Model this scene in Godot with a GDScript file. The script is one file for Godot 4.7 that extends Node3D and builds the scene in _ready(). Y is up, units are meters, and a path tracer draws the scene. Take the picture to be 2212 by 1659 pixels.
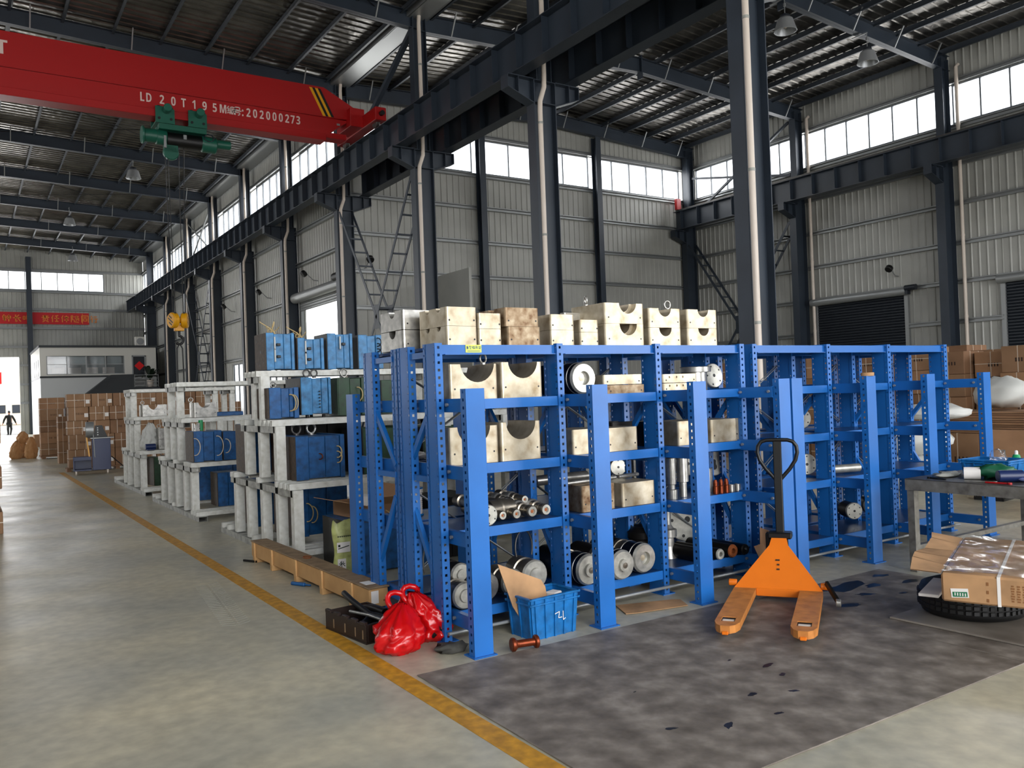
extends Node3D
# A steel-framed workshop: blue tooling racks, white mould stands, a red overhead crane and stacked cartons.

class Geo:
	var v := PackedVector3Array()
	var n := PackedVector3Array()
	var t := PackedVector2Array()
	var x := PackedInt32Array()

	func put(pts: Array, nors: Array, uvs: Array = []) -> void:   # a fan, counter-clockwise seen from outside
		var k := v.size()
		for i in pts.size():
			v.append(pts[i]); n.append(nors[i])
			t.append(uvs[i] if uvs.size() else Vector2(pts[i].x + pts[i].z, -pts[i].y))
		for i in range(1, pts.size() - 1):
			x.append(k); x.append(k + i + 1); x.append(k + i)

	func face(pts: Array, out := Vector3.ZERO, uvs: Array = []) -> void:
		var nn: Vector3 = (pts[1] - pts[0]).cross(pts[2] - pts[0])
		if nn.length_squared() < 1e-16 and pts.size() > 3:
			nn = (pts[2] - pts[0]).cross(pts[3] - pts[0])
		nn = nn.normalized()
		var p := pts
		var u := uvs
		if out != Vector3.ZERO and nn.dot(out) < 0.0:
			nn = -nn
			p = pts.duplicate(); p.reverse()
			u = uvs.duplicate(); u.reverse()
		var ns := []
		for i in p.size():
			ns.append(nn)
		put(p, ns, u)

	func box(c: Vector3, s: Vector3, b := Basis.IDENTITY, ch := 0.0) -> void:
		var h := s * 0.5
		ch = minf(ch, minf(h.x, minf(h.y, h.z)) * 0.9)
		var ax := [Vector3(1, 0, 0), Vector3(0, 1, 0), Vector3(0, 0, 1)]
		for a in 3:
			var p: int = (a + 1) % 3
			var q: int = (a + 2) % 3
			for sg in [-1.0, 1.0]:
				var pts := []
				for w in [[-1, -1], [1, -1], [1, 1], [-1, 1]]:
					var pt := Vector3.ZERO
					pt[a] = sg * h[a]; pt[p] = w[0] * (h[p] - ch); pt[q] = w[1] * (h[q] - ch)
					pts.append(c + b * pt)
				face(pts, b * (ax[a] * sg))
		if ch <= 0.0:
			return
		for a in 3:
			var p: int = (a + 1) % 3
			var q: int = (a + 2) % 3
			for sp in [-1.0, 1.0]:
				for sq in [-1.0, 1.0]:
					var e := []
					for w in [[-1, 0], [1, 0], [1, 1], [-1, 1]]:
						var pt := Vector3.ZERO
						pt[a] = w[0] * (h[a] - ch)
						pt[p] = sp * (h[p] - (ch if w[1] else 0.0)); pt[q] = sq * (h[q] - (0.0 if w[1] else ch))
						e.append(c + b * pt)
					face(e, b * (ax[p] * sp + ax[q] * sq))
		for sx in [-1.0, 1.0]:
			for sy in [-1.0, 1.0]:
				for sz in [-1.0, 1.0]:
					face([c + b * Vector3(sx * h.x, sy * (h.y - ch), sz * (h.z - ch)), c + b * Vector3(sx * (h.x - ch), sy * h.y, sz * (h.z - ch)), c + b * Vector3(sx * (h.x - ch), sy * (h.y - ch), sz * h.z)], b * Vector3(sx, sy, sz))

	func span(lo: Vector3, hi: Vector3, ch := 0.0) -> void:
		box((lo + hi) * 0.5, (hi - lo).abs(), Basis.IDENTITY, ch)

	func bar(a: Vector3, b: Vector3, w: float, h: float, up := Vector3.UP, ch := 0.0) -> void:   # a rectangular bar from a to b
		var z := (b - a).normalized()
		if absf(z.dot(up)) > 0.98:
			up = Vector3(1, 0, 0)
		var r := up.cross(z).normalized()
		box((a + b) * 0.5, Vector3(w, h, a.distance_to(b)), Basis(r, z.cross(r), z), ch)

	func lathe(prof: Array, seg: int, xf := Transform3D.IDENTITY, smooth := false, from := 0.0, to := TAU) -> void:   # prof: Vector2(radius, height), from bottom to top on the outside
		for i in prof.size() - 1:
			var a: Vector2 = prof[i]
			var c: Vector2 = prof[i + 1]
			var na := Vector2(c.y - a.y, a.x - c.x).normalized()
			var nb := na
			if smooth:
				if i > 0:
					na = (na + Vector2(a.y - prof[i - 1].y, prof[i - 1].x - a.x).normalized()).normalized()
				if i < prof.size() - 2:
					nb = (nb + Vector2(prof[i + 2].y - c.y, c.x - prof[i + 2].x).normalized()).normalized()
			for k in seg:
				var t0 := from + (to - from) * k / seg
				var t1 := from + (to - from) * (k + 1) / seg
				var d0 := Vector3(cos(t0), 0, -sin(t0))
				var d1 := Vector3(cos(t1), 0, -sin(t1))
				var up := Vector3.UP
				var pts := [d0 * a.x + up * a.y, d1 * a.x + up * a.y, d1 * c.x + up * c.y, d0 * c.x + up * c.y]
				var ns := [d0 * na.x + up * na.y, d1 * na.x + up * na.y, d1 * nb.x + up * nb.y, d0 * nb.x + up * nb.y]
				for m in 4:
					pts[m] = xf * pts[m]; ns[m] = (xf.basis * ns[m]).normalized()
				if a.x < 1e-6:
					pts.remove_at(1); ns.remove_at(1)
				elif c.x < 1e-6:
					pts.remove_at(3); ns.remove_at(3)
				put(pts, ns)

	func cyl(a: Vector3, b: Vector3, r: float, seg := 12, ch := 0.0) -> void:
		var y := (b - a).normalized()
		var p := Vector3(0, 0, 1) if absf(y.z) < 0.9 else Vector3(1, 0, 0)
		var xx := y.cross(p).normalized()
		var l := a.distance_to(b)
		lathe([Vector2(0, 0), Vector2(r - ch, 0), Vector2(r, ch), Vector2(r, l - ch), Vector2(r - ch, l), Vector2(0, l)] if ch > 0.0 else [Vector2(0, 0), Vector2(r, 0), Vector2(r, l), Vector2(0, l)], seg, Transform3D(Basis(xx, y, xx.cross(y)), a))

	func tube(path: Array, r: float, seg := 6, closed := false) -> void:
		var m := path.size()
		var rings := []
		var last := Vector3.UP
		for i in m:
			var d: Vector3
			if closed:
				d = path[(i + 1) % m] - path[(i + m - 1) % m]
			else:
				d = path[mini(i + 1, m - 1)] - path[maxi(i - 1, 0)]
			d = d.normalized()
			if i == 0:
				last = Vector3.UP if absf(d.y) < 0.9 else Vector3(1, 0, 0)
			var s := d.cross(last).normalized()
			last = s.cross(d).normalized()
			var ring := []
			for k in seg:
				var a := TAU * k / seg
				ring.append(s * cos(a) + last * sin(a))
			rings.append(ring)
		for i in (m if closed else m - 1):
			var j := (i + 1) % m
			for k in seg:
				var k2 := (k + 1) % seg
				put([path[i] + rings[i][k] * r, path[j] + rings[j][k] * r, path[j] + rings[j][k2] * r, path[i] + rings[i][k2] * r], [rings[i][k], rings[j][k], rings[j][k2], rings[i][k2]])
		if not closed:
			for e in [0, m - 1]:
				var pts := []
				for k in seg:
					pts.append(path[e] + rings[e][k] * r)
				face(pts, (path[0] - path[1]) if e == 0 else (path[m - 1] - path[m - 2]))

	func prism(poly: Array, depth: float, xf := Transform3D.IDENTITY, caps := true) -> void:   # an outline in x and y, pushed out along z to both sides
		var area := 0.0
		for i in poly.size():
			area += poly[i].cross(poly[(i + 1) % poly.size()])
		var p := poly
		if area < 0.0:
			p = poly.duplicate(); p.reverse()
		var h := depth * 0.5
		for i in p.size():
			var a: Vector2 = p[i]
			var b: Vector2 = p[(i + 1) % p.size()]
			face([xf * Vector3(a.x, a.y, h), xf * Vector3(a.x, a.y, -h), xf * Vector3(b.x, b.y, -h), xf * Vector3(b.x, b.y, h)], xf.basis * Vector3(b.y - a.y, a.x - b.x, 0))
		if caps:
			var tr := Geometry2D.triangulate_polygon(PackedVector2Array(p))
			for i in range(0, tr.size(), 3):
				for s in [1.0, -1.0]:
					face([xf * Vector3(p[tr[i]].x, p[tr[i]].y, h * s), xf * Vector3(p[tr[i + 1]].x, p[tr[i + 1]].y, h * s), xf * Vector3(p[tr[i + 2]].x, p[tr[i + 2]].y, h * s)], xf.basis * Vector3(0, 0, s))

	func holed(o: Vector3, along: Vector3, across: Vector3, length: float, width: float, hole: float, pitch: float, th: float) -> void:   # a punched strip of sheet from o
		var nn := along.cross(across).normalized() * th * 0.5
		var e := (width - hole) * 0.5
		for s in [1.0, -1.0]:
			var k: Vector3 = o + nn * s
			for q in [[0.0, e], [width - e, width]]:
				face([k + across * q[0], k + across * q[1], k + across * q[1] + along * length, k + across * q[0] + along * length], nn * s)
			var at := 0.0
			while at < length:
				var to := minf(at + pitch - hole, length)
				face([k + across * e + along * at, k + across * (width - e) + along * at, k + across * (width - e) + along * to, k + across * e + along * to], nn * s)
				at += pitch

	func blob(c: Vector3, r: Vector3, seed_: int, rough: float, rings := 10, seg := 16, flat := -1.0, freq := 1.5) -> void:   # a crumpled bag or rag; flat cuts its underside level
		var no := FastNoiseLite.new()
		no.seed = seed_; no.frequency = freq; no.noise_type = FastNoiseLite.TYPE_SIMPLEX
		var g := []
		for i in rings + 1:
			var row := []
			var la := PI * i / rings - PI / 2
			for k in seg:
				var lo := TAU * k / seg
				var d := Vector3(cos(la) * cos(lo), sin(la), cos(la) * sin(lo))
				var p := d * (1.0 + rough * no.get_noise_3dv(d * 1.7) + rough * 0.5 * no.get_noise_3dv(d * 4.5))
				if flat > -1.0:
					p.y = maxf(p.y, flat)
				row.append(c + p * r)
			g.append(row)
		for i in rings:
			for k in seg:
				var k2 := (k + 1) % seg
				var quad := [g[i][k], g[i][k2], g[i + 1][k2], g[i + 1][k]]
				if i == 0:
					quad = [g[0][0], g[1][k2], g[1][k]]
				elif i == rings - 1:
					quad = [g[i][k], g[i][k2], g[rings][0]]
				face(quad, (quad[0] + quad[1] + quad[2]) / 3.0 - c)

	func sack(c: Vector3, rx: float, rz: float, h: float, seed_: int, folds: int, lean: Vector3) -> void:   # a limp carrier bag, gathered towards its top
		var no := FastNoiseLite.new()
		no.seed = seed_; no.frequency = 1.6
		var prev := []
		var rows := 22
		var seg := 48
		for r in rows + 1:
			var u := float(r) / rows
			var wide := pow(sin(PI * clampf(0.30 + u * 0.66, 0.0, 1.0)), 0.75)
			if u < 0.12: wide *= 0.82 + 1.5 * u
			var cur := []
			for k in seg:
				var a := TAU * k / seg
				var d := Vector3(cos(a), 0, sin(a))
				var f := 1.0 + 0.10 * (u + 0.25) * sin(a * folds + 4.0 * no.get_noise_2d(u * 2.0, seed_)) + 0.30 * no.get_noise_3d(d.x * 1.3, u * 1.6, d.z * 1.3) - 0.16 * absf(no.get_noise_3d(d.x * 3.4, u * 5.0, d.z * 3.4))
				cur.append(c + lean * u * u + Vector3(d.x * rx * wide * f, h * (u + 0.12 * u * no.get_noise_3d(d.x * 2.0, u, d.z * 2.0)), d.z * rz * wide * f))
			if prev.size():
				for k in seg:
					var k2 := (k + 1) % seg
					face([prev[k], prev[k2], cur[k2], cur[k]], (prev[k] + cur[k]) * 0.5 - c - lean * u * u - Vector3(0, h * u * 0.9, 0))
			else:
				face(cur, Vector3.DOWN)
			prev = cur
		face(prev, Vector3.UP)

	func smooth() -> Geo:   # shared normals at shared points, for cloth and plastic film
		var sum := {}
		for i in v.size():
			var key := (v[i] * 2000.0).round()
			sum[key] = sum.get(key, Vector3.ZERO) + n[i]
		for i in v.size():
			n[i] = (sum[(v[i] * 2000.0).round()] as Vector3).normalized()
		return self

	func mesh() -> ArrayMesh:
		var a := []
		a.resize(Mesh.ARRAY_MAX)
		a[Mesh.ARRAY_VERTEX] = v; a[Mesh.ARRAY_NORMAL] = n; a[Mesh.ARRAY_TEX_UV] = t; a[Mesh.ARRAY_INDEX] = x
		var m := ArrayMesh.new()
		m.add_surface_from_arrays(Mesh.PRIMITIVE_TRIANGLES, a)
		return m


var M := {}
var taken := {}
var rng := RandomNumberGenerator.new()


func numbered(called: String, parent: Node = null) -> String:
	var key := called + "@" + str(parent.get_instance_id() if parent else 0)
	var k: int = taken.get(key, 0)
	taken[key] = k + 1
	return called if k == 0 else "%s_%03d" % [called, k]


func obj(called: String, g, material: Material, parent: Node = self, at := Vector3.ZERO, b := Basis.IDENTITY) -> MeshInstance3D:
	var o := MeshInstance3D.new()
	o.name = numbered(called, parent if parent != self else null)
	o.mesh = g.mesh() if g is Geo else g
	o.material_override = material
	o.transform = Transform3D(b, at)
	parent.add_child(o, true)
	return o


func tag(o: Node, label: String, category: String, group := "", kind := "") -> Node:
	if label: o.set_meta("label", label)
	if category: o.set_meta("category", category)
	if group: o.set_meta("group", group)
	if kind: o.set_meta("kind", kind)
	return o


func thing(called: String, label: String, category: String, at := Vector3.ZERO, turn := 0.0, group := "", kind := "") -> Node3D:
	var o := Node3D.new()
	o.name = numbered(called)
	add_child(o, true)
	o.position = at
	o.rotation.y = turn
	tag(o, label, category, group, kind)
	return o


func dup(o: Node3D, at: Vector3, turn: float, label: String, group := "") -> Node3D:
	var c: Node3D = o.duplicate()
	c.name = numbered(String(o.name).rstrip("0123456789_"))
	add_child(c, true)
	c.position = at
	c.rotation.y = turn
	c.set_meta("label", label)
	if group: c.set_meta("group", group)
	return c


func noise_tex(seed_: int, freq: float, lo: Color, hi: Color, size := 512, kind := FastNoiseLite.TYPE_SIMPLEX_SMOOTH, octaves := 5, mid := 0.5) -> ImageTexture:
	var no := FastNoiseLite.new()
	no.seed = seed_; no.frequency = freq; no.noise_type = kind; no.fractal_octaves = octaves
	var im := no.get_seamless_image(size, size)
	var out := Image.create(size, size, false, Image.FORMAT_RGB8)
	for y in size:
		for xx in size:
			var f := im.get_pixel(xx, y).r
			f = f * 0.5 / mid if f < mid else 0.5 + (f - mid) * 0.5 / (1.0 - mid)
			out.set_pixel(xx, y, lo.lerp(hi, f))
	return ImageTexture.create_from_image(out)


func mat(called: String, c: Color, rough := 0.6, metal := 0.0, tex: Texture2D = null, scale := 1.0, bump: Texture2D = null, depth := 0.0, world := true) -> StandardMaterial3D:
	var m := StandardMaterial3D.new()
	m.resource_name = called
	m.albedo_color = c; m.roughness = rough; m.metallic = metal
	if tex or bump:
		m.uv1_triplanar = true; m.uv1_world_triplanar = world
		m.uv1_scale = Vector3.ONE * scale
		m.albedo_texture = tex
	if bump:
		m.heightmap_enabled = true; m.heightmap_texture = bump; m.heightmap_scale = depth
	M[called] = m
	return m
const ORD := ["nearest", "second", "third", "fourth", "fifth", "sixth", "seventh", "eighth", "ninth", "tenth", "eleventh", "twelfth", "thirteenth"]
const XA := 11.1      # the row of columns between the two bays
const XR := 28.1      # right wall
const XL := -10.2     # left wall
const ZB := -27.4     # back wall of the right bay
const ZE := -67.5     # end wall of the left bay
const ZF := 9.0       # wall behind the camera
const SILL := 10.12
const HEAD := 11.45


func zk(k: int) -> float:
	return -9.365 - 5.902 * k


func daylight(called: String, at: Vector3, towards: Vector3, w: float, h: float, radiance: float, color := Color(1, 1, 1)) -> void:
	var l := AreaLight3D.new()
	l.name = called
	l.area_size = Vector2(w, h)
	l.light_energy = w * h * radiance / PI
	l.area_normalize_energy = true
	l.light_color = color
	l.area_range = 120.0
	l.area_attenuation = 2.0
	l.shadow_enabled = true
	add_child(l)
	l.look_at_from_position(at, at + towards, Vector3.UP if absf(towards.y) < 0.9 else Vector3(0, 0, 1))


func _ready() -> void:
	rng.seed = 7
	# camera
	var cam := Camera3D.new()
	cam.name = "camera"
	var yaw := 0.5811
	var pitch := 0.0113
	var roll := -0.0366
	var fw := Vector3(sin(yaw) * cos(pitch), sin(pitch), -cos(yaw) * cos(pitch))
	var r0 := Vector3(cos(yaw), 0, sin(yaw))
	var u0 := r0.cross(fw)
	var rr := r0 * cos(roll) + u0 * sin(roll)
	var uu := u0 * cos(roll) - r0 * sin(roll)
	cam.transform = Transform3D(Basis(rr, uu, -fw), Vector3(0, 1.62, 0))
	cam.fov = rad_to_deg(2.0 * atan(829.5 / 1804.7))
	cam.near = 0.05; cam.far = 400.0
	add_child(cam)
	# sky and exposure
	var env := Environment.new()
	var sm := ProceduralSkyMaterial.new()
	sm.sky_top_color = Color(0.93, 0.96, 1.0); sm.sky_horizon_color = Color(1.0, 1.0, 1.0)
	sm.ground_horizon_color = Color(0.85, 0.84, 0.82); sm.ground_bottom_color = Color(0.7, 0.68, 0.64)
	sm.sky_energy_multiplier = 1.6
	var sky := Sky.new()
	sky.sky_material = sm
	env.background_mode = Environment.BG_SKY
	env.sky = sky
	env.tonemap_mode = Environment.TONE_MAPPER_LINEAR
	env.tonemap_exposure = 1.42
	env.sdfgi_enabled = true; env.ssao_enabled = true; env.ssil_enabled = true
	var we := WorldEnvironment.new()
	we.name = "world"
	we.environment = env
	add_child(we)
	# daylight at the window bands and the open gates
	var day := 5.0
	var wh := HEAD - SILL
	var wy := (HEAD + SILL) * 0.5
	daylight("right_windows_daylight", Vector3(XR + 0.35, wy, (ZF + ZB) * 0.5), Vector3(-1, -0.25, 0), ZF - ZB, wh, day)
	daylight("back_windows_daylight", Vector3((XA + XR) * 0.5, wy, ZB - 0.35), Vector3(0, -0.25, 1), 16.0, wh, day)
	daylight("left_windows_daylight", Vector3(XL - 0.35, wy, (ZF + ZE) * 0.5), Vector3(1, -0.25, 0), ZF - ZE, wh, day * 0.6)
	daylight("middle_windows_daylight", Vector3(XA + 0.75, wy, (ZB + ZE) * 0.5), Vector3(-1, -0.25, 0), ZB - ZE, wh, day)
	daylight("end_windows_daylight", Vector3(0.5, wy, ZE - 0.35), Vector3(0, -0.25, 1), 17.0, wh, day)
	daylight("end_gate_daylight", Vector3(0.3, 2.75, ZE - 0.5), Vector3(0, 0, 1), 5.8, 5.3, day)
	daylight("near_windows_daylight", Vector3(9.0, 7.2, ZF + 0.35), Vector3(0, -0.2, -1), 36.0, 3.2, day * 0.45)
	daylight("near_gate_daylight", Vector3(1.0, 2.75, ZF + 0.5), Vector3(0, 0, -1), 7.0, 5.3, day * 1.3)
	daylight("near_right_gate_daylight", Vector3(17.0, 2.75, ZF + 0.5), Vector3(0, 0, -1), 7.0, 5.3, day * 1.3)
	daylight("left_far_gate_daylight", Vector3(XL - 0.5, 2.5, -42.0), Vector3(1, 0, 0), 8.0, 4.8, day)
	make_materials()
	make_shell()
	make_steelwork()
	make_tool_materials()
	make_store_materials()
	make_front_materials()
	make_racks()
	make_store()
	make_crane()
	make_fittings()
	make_foreground()


func make_materials() -> void:
	var patch := noise_tex(3, 0.008, Color(0.55, 0.55, 0.55), Color(1, 1, 1), 512)
	var fine := noise_tex(9, 0.05, Color(0.6, 0.6, 0.6), Color(1, 1, 1), 512)
	var bump := noise_tex(5, 0.03, Color.BLACK, Color.WHITE, 512)
	var blot := noise_tex(21, 0.012, Color(0.30, 0.28, 0.25), Color(1, 1, 1), 512, FastNoiseLite.TYPE_SIMPLEX_SMOOTH, 6, 0.4)
	var m := mat("concrete", Color(0.83, 0.805, 0.725), 0.34, 0.0, noise_tex(41, 0.006, Color(0.80, 0.815, 0.83), Color(1.0, 0.98, 0.93), 1024, FastNoiseLite.TYPE_SIMPLEX_SMOOTH, 7), 0.11)
	m.detail_enabled = true; m.detail_albedo = noise_tex(10, 0.04, Color(0.84, 0.84, 0.84), Color(1, 1, 1), 512); m.detail_blend_mode = BaseMaterial3D.BLEND_MODE_MUL
	m.detail_uv_layer = BaseMaterial3D.DETAIL_UV_2; m.uv2_triplanar = true; m.uv2_world_triplanar = true; m.uv2_scale = Vector3.ONE * 0.35
	m.roughness_texture = noise_tex(43, 0.02, Color(0.7, 0.7, 0.7), Color(1, 1, 1), 512); m.roughness = 0.42
	mat("outdoor_ground", Color(0.72, 0.70, 0.66), 0.9, 0.0, patch, 0.1)
	mat("yellow_line", Color(0.86, 0.62, 0.16), 0.5, 0.0, noise_tex(44, 0.03, Color(0.72, 0.72, 0.72), Color(1, 1, 1), 512), 0.7)
	mat("floor_plate", Color(0.60, 0.565, 0.525), 0.6, 0.0, noise_tex(45, 0.012, Color(0.56, 0.54, 0.52), Color(1, 1, 1), 1024, FastNoiseLite.TYPE_SIMPLEX_SMOOTH, 8, 0.55), 0.35, bump, 0.15)
	mat("floor_plate_pale", Color(0.62, 0.59, 0.55), 0.5, 0.0, noise_tex(46, 0.009, Color(0.62, 0.6, 0.58), Color(1, 1, 1), 512), 0.3, bump, 0.15)
	mat("oil", Color(0.07, 0.065, 0.06), 0.35)
	mat("cladding", Color(0.68, 0.68, 0.655), 0.42, 0.0, noise_tex(47, 0.01, Color(0.9, 0.9, 0.9), Color(1, 1, 1), 256), 0.2)
	mat("foil", Color(0.56, 0.545, 0.52), 0.3, 0.85, noise_tex(48, 0.012, Color(0.6, 0.6, 0.6), Color(1, 1, 1), 256), 0.25, noise_tex(49, 0.02, Color.BLACK, Color.WHITE, 512), 1.2)
	mat("steel_grey", Color(0.19, 0.225, 0.27), 0.45, 0.0, noise_tex(50, 0.01, Color(0.85, 0.85, 0.85), Color(1, 1, 1), 256), 0.3)
	mat("purlin_grey", Color(0.25, 0.275, 0.31), 0.45, 0.1)
	mat("galvanised", Color(0.60, 0.61, 0.61), 0.4, 0.5)
	mat("rail_steel", Color(0.35, 0.34, 0.33), 0.4, 0.7)
	mat("pvc_white", Color(0.83, 0.78, 0.73), 0.4)
	mat("crane_red", Color(0.64, 0.055, 0.06), 0.38)
	mat("crane_green", Color(0.09, 0.36, 0.29), 0.4)
	mat("black", Color(0.03, 0.03, 0.032), 0.45)
	mat("white_paint", Color(0.86, 0.86, 0.84), 0.45)
	mat("yellow_paint", Color(0.88, 0.62, 0.04), 0.4)
	mat("dark_shutter", Color(0.13, 0.15, 0.18), 0.4, 0.2)
	mat("window_frame", Color(0.40, 0.42, 0.44), 0.45)
	var g := mat("window_glass", Color(0.95, 0.97, 0.97, 0.06), 0.05)
	g.transparency = BaseMaterial3D.TRANSPARENCY_ALPHA


func ribbed(g: Geo, o: Vector3, along: Vector3, up: Vector3, out: Vector3, length: float, height: float, pitch := 0.26, rib := 0.028) -> void:   # ribbed sheet whose ribs run along up
	var s := 0.0
	var top := up * height
	while s < length - 1e-3:
		var e := minf(s + pitch, length)
		var q := [s, minf(s + pitch - 0.075, length), minf(s + pitch - 0.05, length), minf(s + pitch - 0.025, length), e]
		var d := [0.0, 0.0, rib, rib, 0.0]
		for i in 4:
			var a: Vector3 = o + along * q[i] + out * d[i]
			var b: Vector3 = o + along * q[i + 1] + out * d[i + 1]
			if q[i + 1] - q[i] > 1e-4:
				g.face([a, b, b + top, a + top], out)
		s = e


func wall_with_openings(called: String, label: String, o: Vector3, along: Vector3, out: Vector3, length: float, height: float, holes: Array, rows: Array) -> Node3D:   # holes: [from, to, bottom, top]; the inner skin is ribbed, the outer one flat
	var w := thing(called, label, "wall", Vector3.ZERO, 0.0, "", "structure")
	var g := Geo.new()
	var cuts := [0.0, length]
	for h in holes:
		cuts.append(h[0]); cuts.append(h[1])
	cuts.sort()
	for i in cuts.size() - 1:
		var a: float = cuts[i]
		var b: float = cuts[i + 1]
		if b - a < 0.01:
			continue
		var ys := [[0.0, height]]
		for h in holes:
			if a >= h[0] - 1e-3 and b <= h[1] + 1e-3:
				var nys := []
				for y in ys:
					if h[3] <= y[0] or h[2] >= y[1]:
						nys.append(y)
					else:
						if h[2] > y[0] + 0.01: nys.append([y[0], h[2]])
						if h[3] < y[1] - 0.01: nys.append([h[3], y[1]])
				ys = nys
		for y in ys:
			ribbed(g, o + along * a + Vector3.UP * y[0], along, Vector3.UP, out, b - a, y[1] - y[0])
			g.box(o + along * (a + b) * 0.5 + Vector3.UP * (y[0] + y[1]) * 0.5 - out * 0.05, along.abs() * (b - a) + Vector3.UP * (y[1] - y[0]) + out.abs() * 0.06)
	obj("cladding", g, M.cladding, w)
	for y in rows:
		var segs := [[0.0, length]]
		for h in holes:
			if y > h[2] + 0.1 and y < h[3] - 0.1:
				var ns := []
				for s in segs:
					if h[1] <= s[0] or h[0] >= s[1]: ns.append(s)
					else:
						if h[0] > s[0]: ns.append([s[0], h[0]])
						if h[1] < s[1]: ns.append([h[1], s[1]])
				segs = ns
		for s in segs:
			if s[1] - s[0] > 0.2:
				var gg := Geo.new()
				var c: Vector3 = o + along * (s[0] + s[1]) * 0.5 + out * 0.09 + Vector3.UP * y
				gg.box(c + Vector3.UP * 0.07, along.abs() * (s[1] - s[0]) + Vector3.UP * 0.012 + out.abs() * 0.12)
				gg.box(c - Vector3.UP * 0.07, along.abs() * (s[1] - s[0]) + Vector3.UP * 0.012 + out.abs() * 0.12)
				gg.box(c - out * 0.055, along.abs() * (s[1] - s[0]) + Vector3.UP * 0.14 + out.abs() * 0.01)
				gg.box(c + out * 0.055 + Vector3.UP * 0.055, along.abs() * (s[1] - s[0]) + Vector3.UP * 0.03 + out.abs() * 0.01)
				gg.box(c + out * 0.055 - Vector3.UP * 0.055, along.abs() * (s[1] - s[0]) + Vector3.UP * 0.03 + out.abs() * 0.01)
				obj("girt", gg, M.galvanised, w)
	return w


var windows := 0


func window_band(label: String, o: Vector3, along: Vector3, out: Vector3, length: float, bottom: float, top: float, panes: int) -> void:
	windows += 1
	var w := thing("window_%d" % windows, label, "window", Vector3.ZERO, 0.0, "", "structure")
	var f := Geo.new()
	var t := 0.05
	for y in [bottom + t * 0.5, top - t * 0.5]:
		f.box(o + along * length * 0.5 + Vector3.UP * y, along.abs() * length + Vector3.UP * t + out.abs() * 0.08)
	for i in panes + 1:
		f.box(o + along * clampf(length * i / panes, t * 0.5, length - t * 0.5) + Vector3.UP * (bottom + top) * 0.5, along.abs() * t + Vector3.UP * (top - bottom - 2 * t) + out.abs() * 0.07)
	obj("frame", f, M.window_frame, w)
	var step := length / panes
	for i in panes:
		var p := Geo.new()
		p.box(o + along * step * (i + 0.5) + Vector3.UP * (bottom + top) * 0.5, along.abs() * (step - t) + Vector3.UP * (top - bottom - 2 * t) + out.abs() * 0.006)
		obj("pane", p, M.window_glass, w)


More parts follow.
